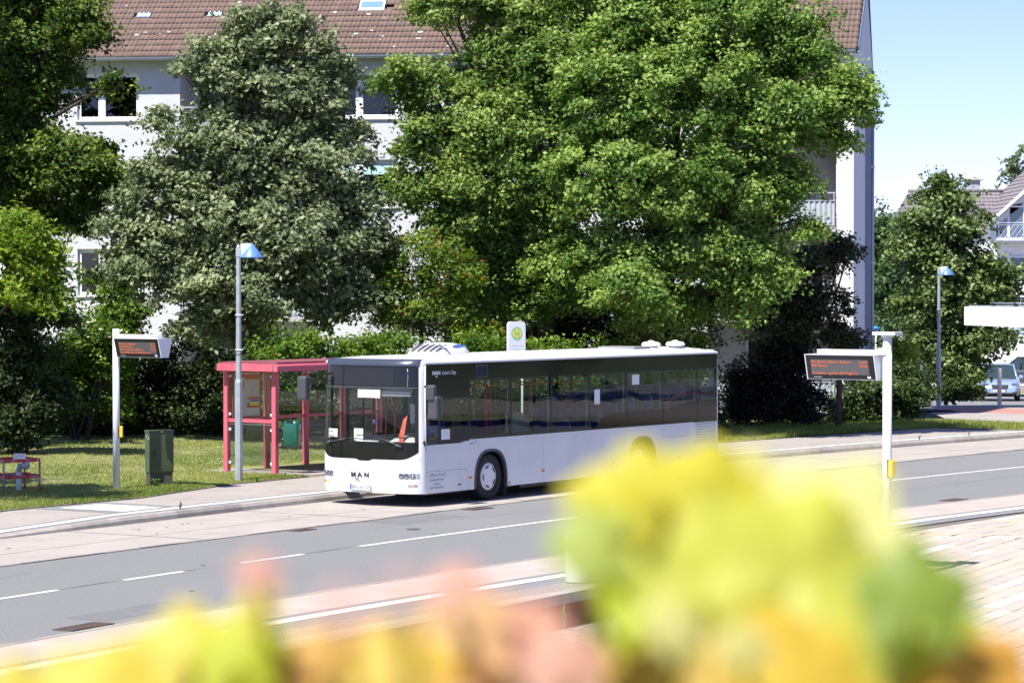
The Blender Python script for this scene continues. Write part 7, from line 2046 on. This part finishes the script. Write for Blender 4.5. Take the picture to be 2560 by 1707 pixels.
# ------------------------------------------------------------------ grass blades, weeds
def grass(name, n, sd_rng, hgt, m, zf, dens_fn=None, lean=0.35, w=0.010):
    P = []
    s_ = RNG.uniform(sd_rng[0], sd_rng[1], n); d_ = RNG.uniform(0, 1, n)
    d_ = np.array([fi(F_pave, a)+0.03 for a in s_]) + d_**1.6*(sd_rng[2])
    a = RA - s_/RR
    x = RC[0]+np.cos(a)*(RR+d_); y = RC[1]+np.sin(a)*(RR+d_)
    z = np.array([zf(p, q) for p, q in zip(s_, d_)])
    keep = ~((s_ > 20.6) & (s_ < 31.1) & (d_ < 13.4))
    if dens_fn is not None: keep &= dens_fn(s_, d_)
    x, y, z = x[keep], y[keep], z[keep]; k = len(x)
    h = hgt*RNG.uniform(0.5, 1.4, k)*(0.75+0.5*np.sin(x*1.7)*np.sin(y*0.9))
    ang = RNG.uniform(0, 2*math.pi, k); dx, dy = np.cos(ang), np.sin(ang)
    lx_, ly_ = RNG.normal(0, lean, k)*h, RNG.normal(0, lean, k)*h
    A = np.stack([x-dx*w, y-dy*w, z], 1); B = np.stack([x+dx*w, y+dy*w, z], 1); C = np.stack([x+lx_, y+ly_, z+h], 1)
    V = np.stack([A, B, C], 1).reshape(-1, 3); F = np.arange(k*3).reshape(-1, 3)
    tt = np.clip(0.45+0.35*np.sin(x*0.8+1)*np.cos(y*0.5)+RNG.normal(0, 0.25, k), 0, 1)
    link(name, arr_mesh(name, V, F, m, np.repeat(tt, 3)), None, kind='stuff')
gm = leafmat('grass_blade', (0.15, 0.24, 0.04), (0.42, 0.44, 0.13), trans=0.4)
gm2 = leafmat('grass_blade_tall', (0.13, 0.21, 0.03), (0.42, 0.44, 0.12), trans=0.4)
grass('grass', 260000, (8, 50, 22), 0.055, gm, lz, w=0.012)
grass('grass', 14000, (9.5, 22, 1.6), 0.085, gm2, lz)
grass('grass', 14000, (38, 50, 1.6), 0.16, gm2, lz, w=0.012)
def weed(x, y, z, n, h, label, hw_=0.02):
    t = thing('weed', label, 'weed', (x, y, z))
    P = []; mb = MB()
    for k in range(n):
        a = random.uniform(0, 6.28); r_ = random.uniform(0.08, 0.3)*h*2; hh = h*random.uniform(0.6, 1.1); w_ = hw_*random.uniform(0.7, 1.4)
        ca, sa = math.cos(a), math.sin(a)
        p1 = Vector((ca*r_*0.5, sa*r_*0.5, hh*0.8)); p2 = Vector((ca*r_, sa*r_, hh*random.uniform(0.5, 1.0))); s_ = Vector((-sa*w_, ca*w_, 0))
        mb.add([s_*0.3, -s_*0.3, p1+s_, p1-s_, p2], [(0, 1, 3, 2), (2, 3, 4)])
    mb.build('leaves', M['weed'], t)
M['weed'] = mat('weed_leaf', (0.09, 0.19, 0.03), 0.6, var=0.2, vscale=9)
weed(-7.55, 59.25, 0.13, 60, 0.22, 'leafy weed at the foot of the green cabinet', 0.03)
weed(-7.1, 59.6, 0.13, 20, 0.16, 'small weed right of the green cabinet', 0.02)
weed(-9.75, 57.9, 0.13, 30, 0.12, 'weed tuft behind the red railing post')
weed(-5.55, 60.9, 0.13, 40, 0.14, 'grass tuft right of the lamp foot', 0.012)
weed(-5.1, 62.9, 0.14, 26, 0.07, 'flat weed on the pad before the shelter', 0.03)
for k, (s_, e_) in enumerate(((41.5, 0.25), (44.0, 0.2), (12.3, 0.05))):
    x, y = road(s_, fi(F_kerb, s_)+0.2); weed(x, y, 0.14, 12, 0.16, ['dry weed in the kerb joint behind the near pole', 'small weed in the kerb joint at right', 'tiny weed in the kerb joint at left'][k], 0.01)
x, y = road(24.8, -5.6); weed(x, y, 0.01, 14, 0.05, 'small weed on the near grey strip at right', 0.02)
x, y = road(4.1, -6.78); weed(x, y, -0.47, 16, 0.42, 'dry grass stalks growing against the red wall', 0.006)
# low plants at the foot of the far bushes
grass('grass', 9000, (44, 50, 5), 0.12, gm2, lz, w=0.014)
for nm_ in ('verge',):
    n = 9000
    x = RNG.uniform(12.5, 22, n); t_ = RNG.uniform(0, 1, n); y0 = 84.9-(x-12.4)*0.55-0.0; y = y0+t_*3.2; keep = (y < 84.9-(x-12.4)*0.55+3.0)
    z = np.full(n, 0.155); h = 0.14*RNG.uniform(0.4, 1.4, n); a = RNG.uniform(0, 6.28, n); w = 0.014
    V = np.stack([np.stack([x-np.cos(a)*w, y-np.sin(a)*w, z], 1), np.stack([x+np.cos(a)*w, y+np.sin(a)*w, z], 1), np.stack([x+RNG.normal(0, .05, n), y+RNG.normal(0, .05, n), z+h], 1)], 1).reshape(-1, 3)
    link('grass', arr_mesh('grass', V, np.arange(n*3).reshape(-1, 3), gm2, np.repeat(RNG.random(n), 3)), None, kind='stuff')

# ------------------------------------------------------------------ vine leaves close to the camera
vcol = {'yellow': (0.70, 0.64, 0.06), 'pale': (0.78, 0.75, 0.27), 'yellowgreen': (0.62, 0.64, 0.09), 'lime': (0.50, 0.62, 0.02), 'lime2': (0.55, 0.64, 0.09), 'lime3': (0.55, 0.60, 0.03),  # pale: leaf highlights put into the leaf colour
        'green': (0.42, 0.52, 0.10), 'darkgreen': (0.26, 0.36, 0.05), 'ochre': (0.62, 0.46, 0.08), 'orange': (0.88, 0.48, 0.08), 'gold': (0.80, 0.58, 0.07), 'yellow2': (0.78, 0.66, 0.10),
        'pink': (0.78, 0.42, 0.32), 'orange2': (0.88, 0.52, 0.12), 'peach': (0.78, 0.50, 0.24), 'pink2': (0.78, 0.44, 0.33), 'darkred': (0.30, 0.05, 0.04)}
vine = thing('vine_plant', 'blurred yellow, lime and orange vine leaves close in front of the camera', 'vine')
def vine_leaf(c, size, m, yaw, pitch, roll):
    n = 30; vs = [(0, 0, 0)]
    for k in range(n):
        a = 2*math.pi*k/n
        lobes_ = 0.72+0.28*abs(math.cos(2.5*(a-math.pi/2)))**0.7
        tooth = 1+0.05*math.cos(15*a)
        r_ = size*lobes_*tooth*(0.35 if abs((a-3*math.pi/2+math.pi) % (2*math.pi)-math.pi) < 0.12 else 1)
        vs.append((r_*math.cos(a), r_*math.sin(a), 0))
    V2 = [(0, 0, 0)]
    for f_ in (0.5, 1.0):
        for x, y, z in vs[1:]:
            x, y = x*f_, y*f_; rr2 = math.hypot(x, y)/size
            V2.append((x, y, size*(0.10*math.sin(5*math.atan2(y, x))*rr2*rr2-0.22*rr2*rr2)))
    fs = [(0, 1+k, 1+(k+1) % n) for k in range(n)] + [(1+k, 1+n+k, 1+n+(k+1) % n, 1+(k+1) % n) for k in range(n)]
    mb = MB(); mb.smooth = True; mb.add(V2, fs)
    q = Matrix.Rotation(R(yaw), 3, 'Z') @ Matrix.Rotation(R(90-pitch), 3, 'X') @ Matrix.Rotation(R(roll), 3, 'Z')
    o = mb.build('leaf', m, vine, c, q.to_euler())
    return o
vm = {k: leafmat('vine_leaf_'+k, tuple(a*0.8 for a in c), c, trans=0.45, rough=0.5) for k, c in vcol.items()}
root = Vector((0.02, 0.72, 4.10))
for (x, y, z, s_, c_, yw, pt, rl) in VINE:
    o = vine_leaf((x, y, z), s_, vm[c_], yw, pt, rl)
    MB().tube([(x, y+0.004, z-0.004), (x*1.05, y+0.06, z-0.03), (x*1.1, 0.86, 4.13)], 0.0015, 5).build('leaf_stalk', mat('stalk', (0.40, 0.40, 0.10), 0.6) if 'stalk' not in bpy.data.materials else bpy.data.materials['stalk'], vine)
MB().tube([(-0.19, 0.86, 4.13), (-0.05, 0.86, 4.125), (0.08, 0.86, 4.13), (0.20, 0.86, 4.125)], 0.004, 7).build('stem', M['bark_light'], vine)
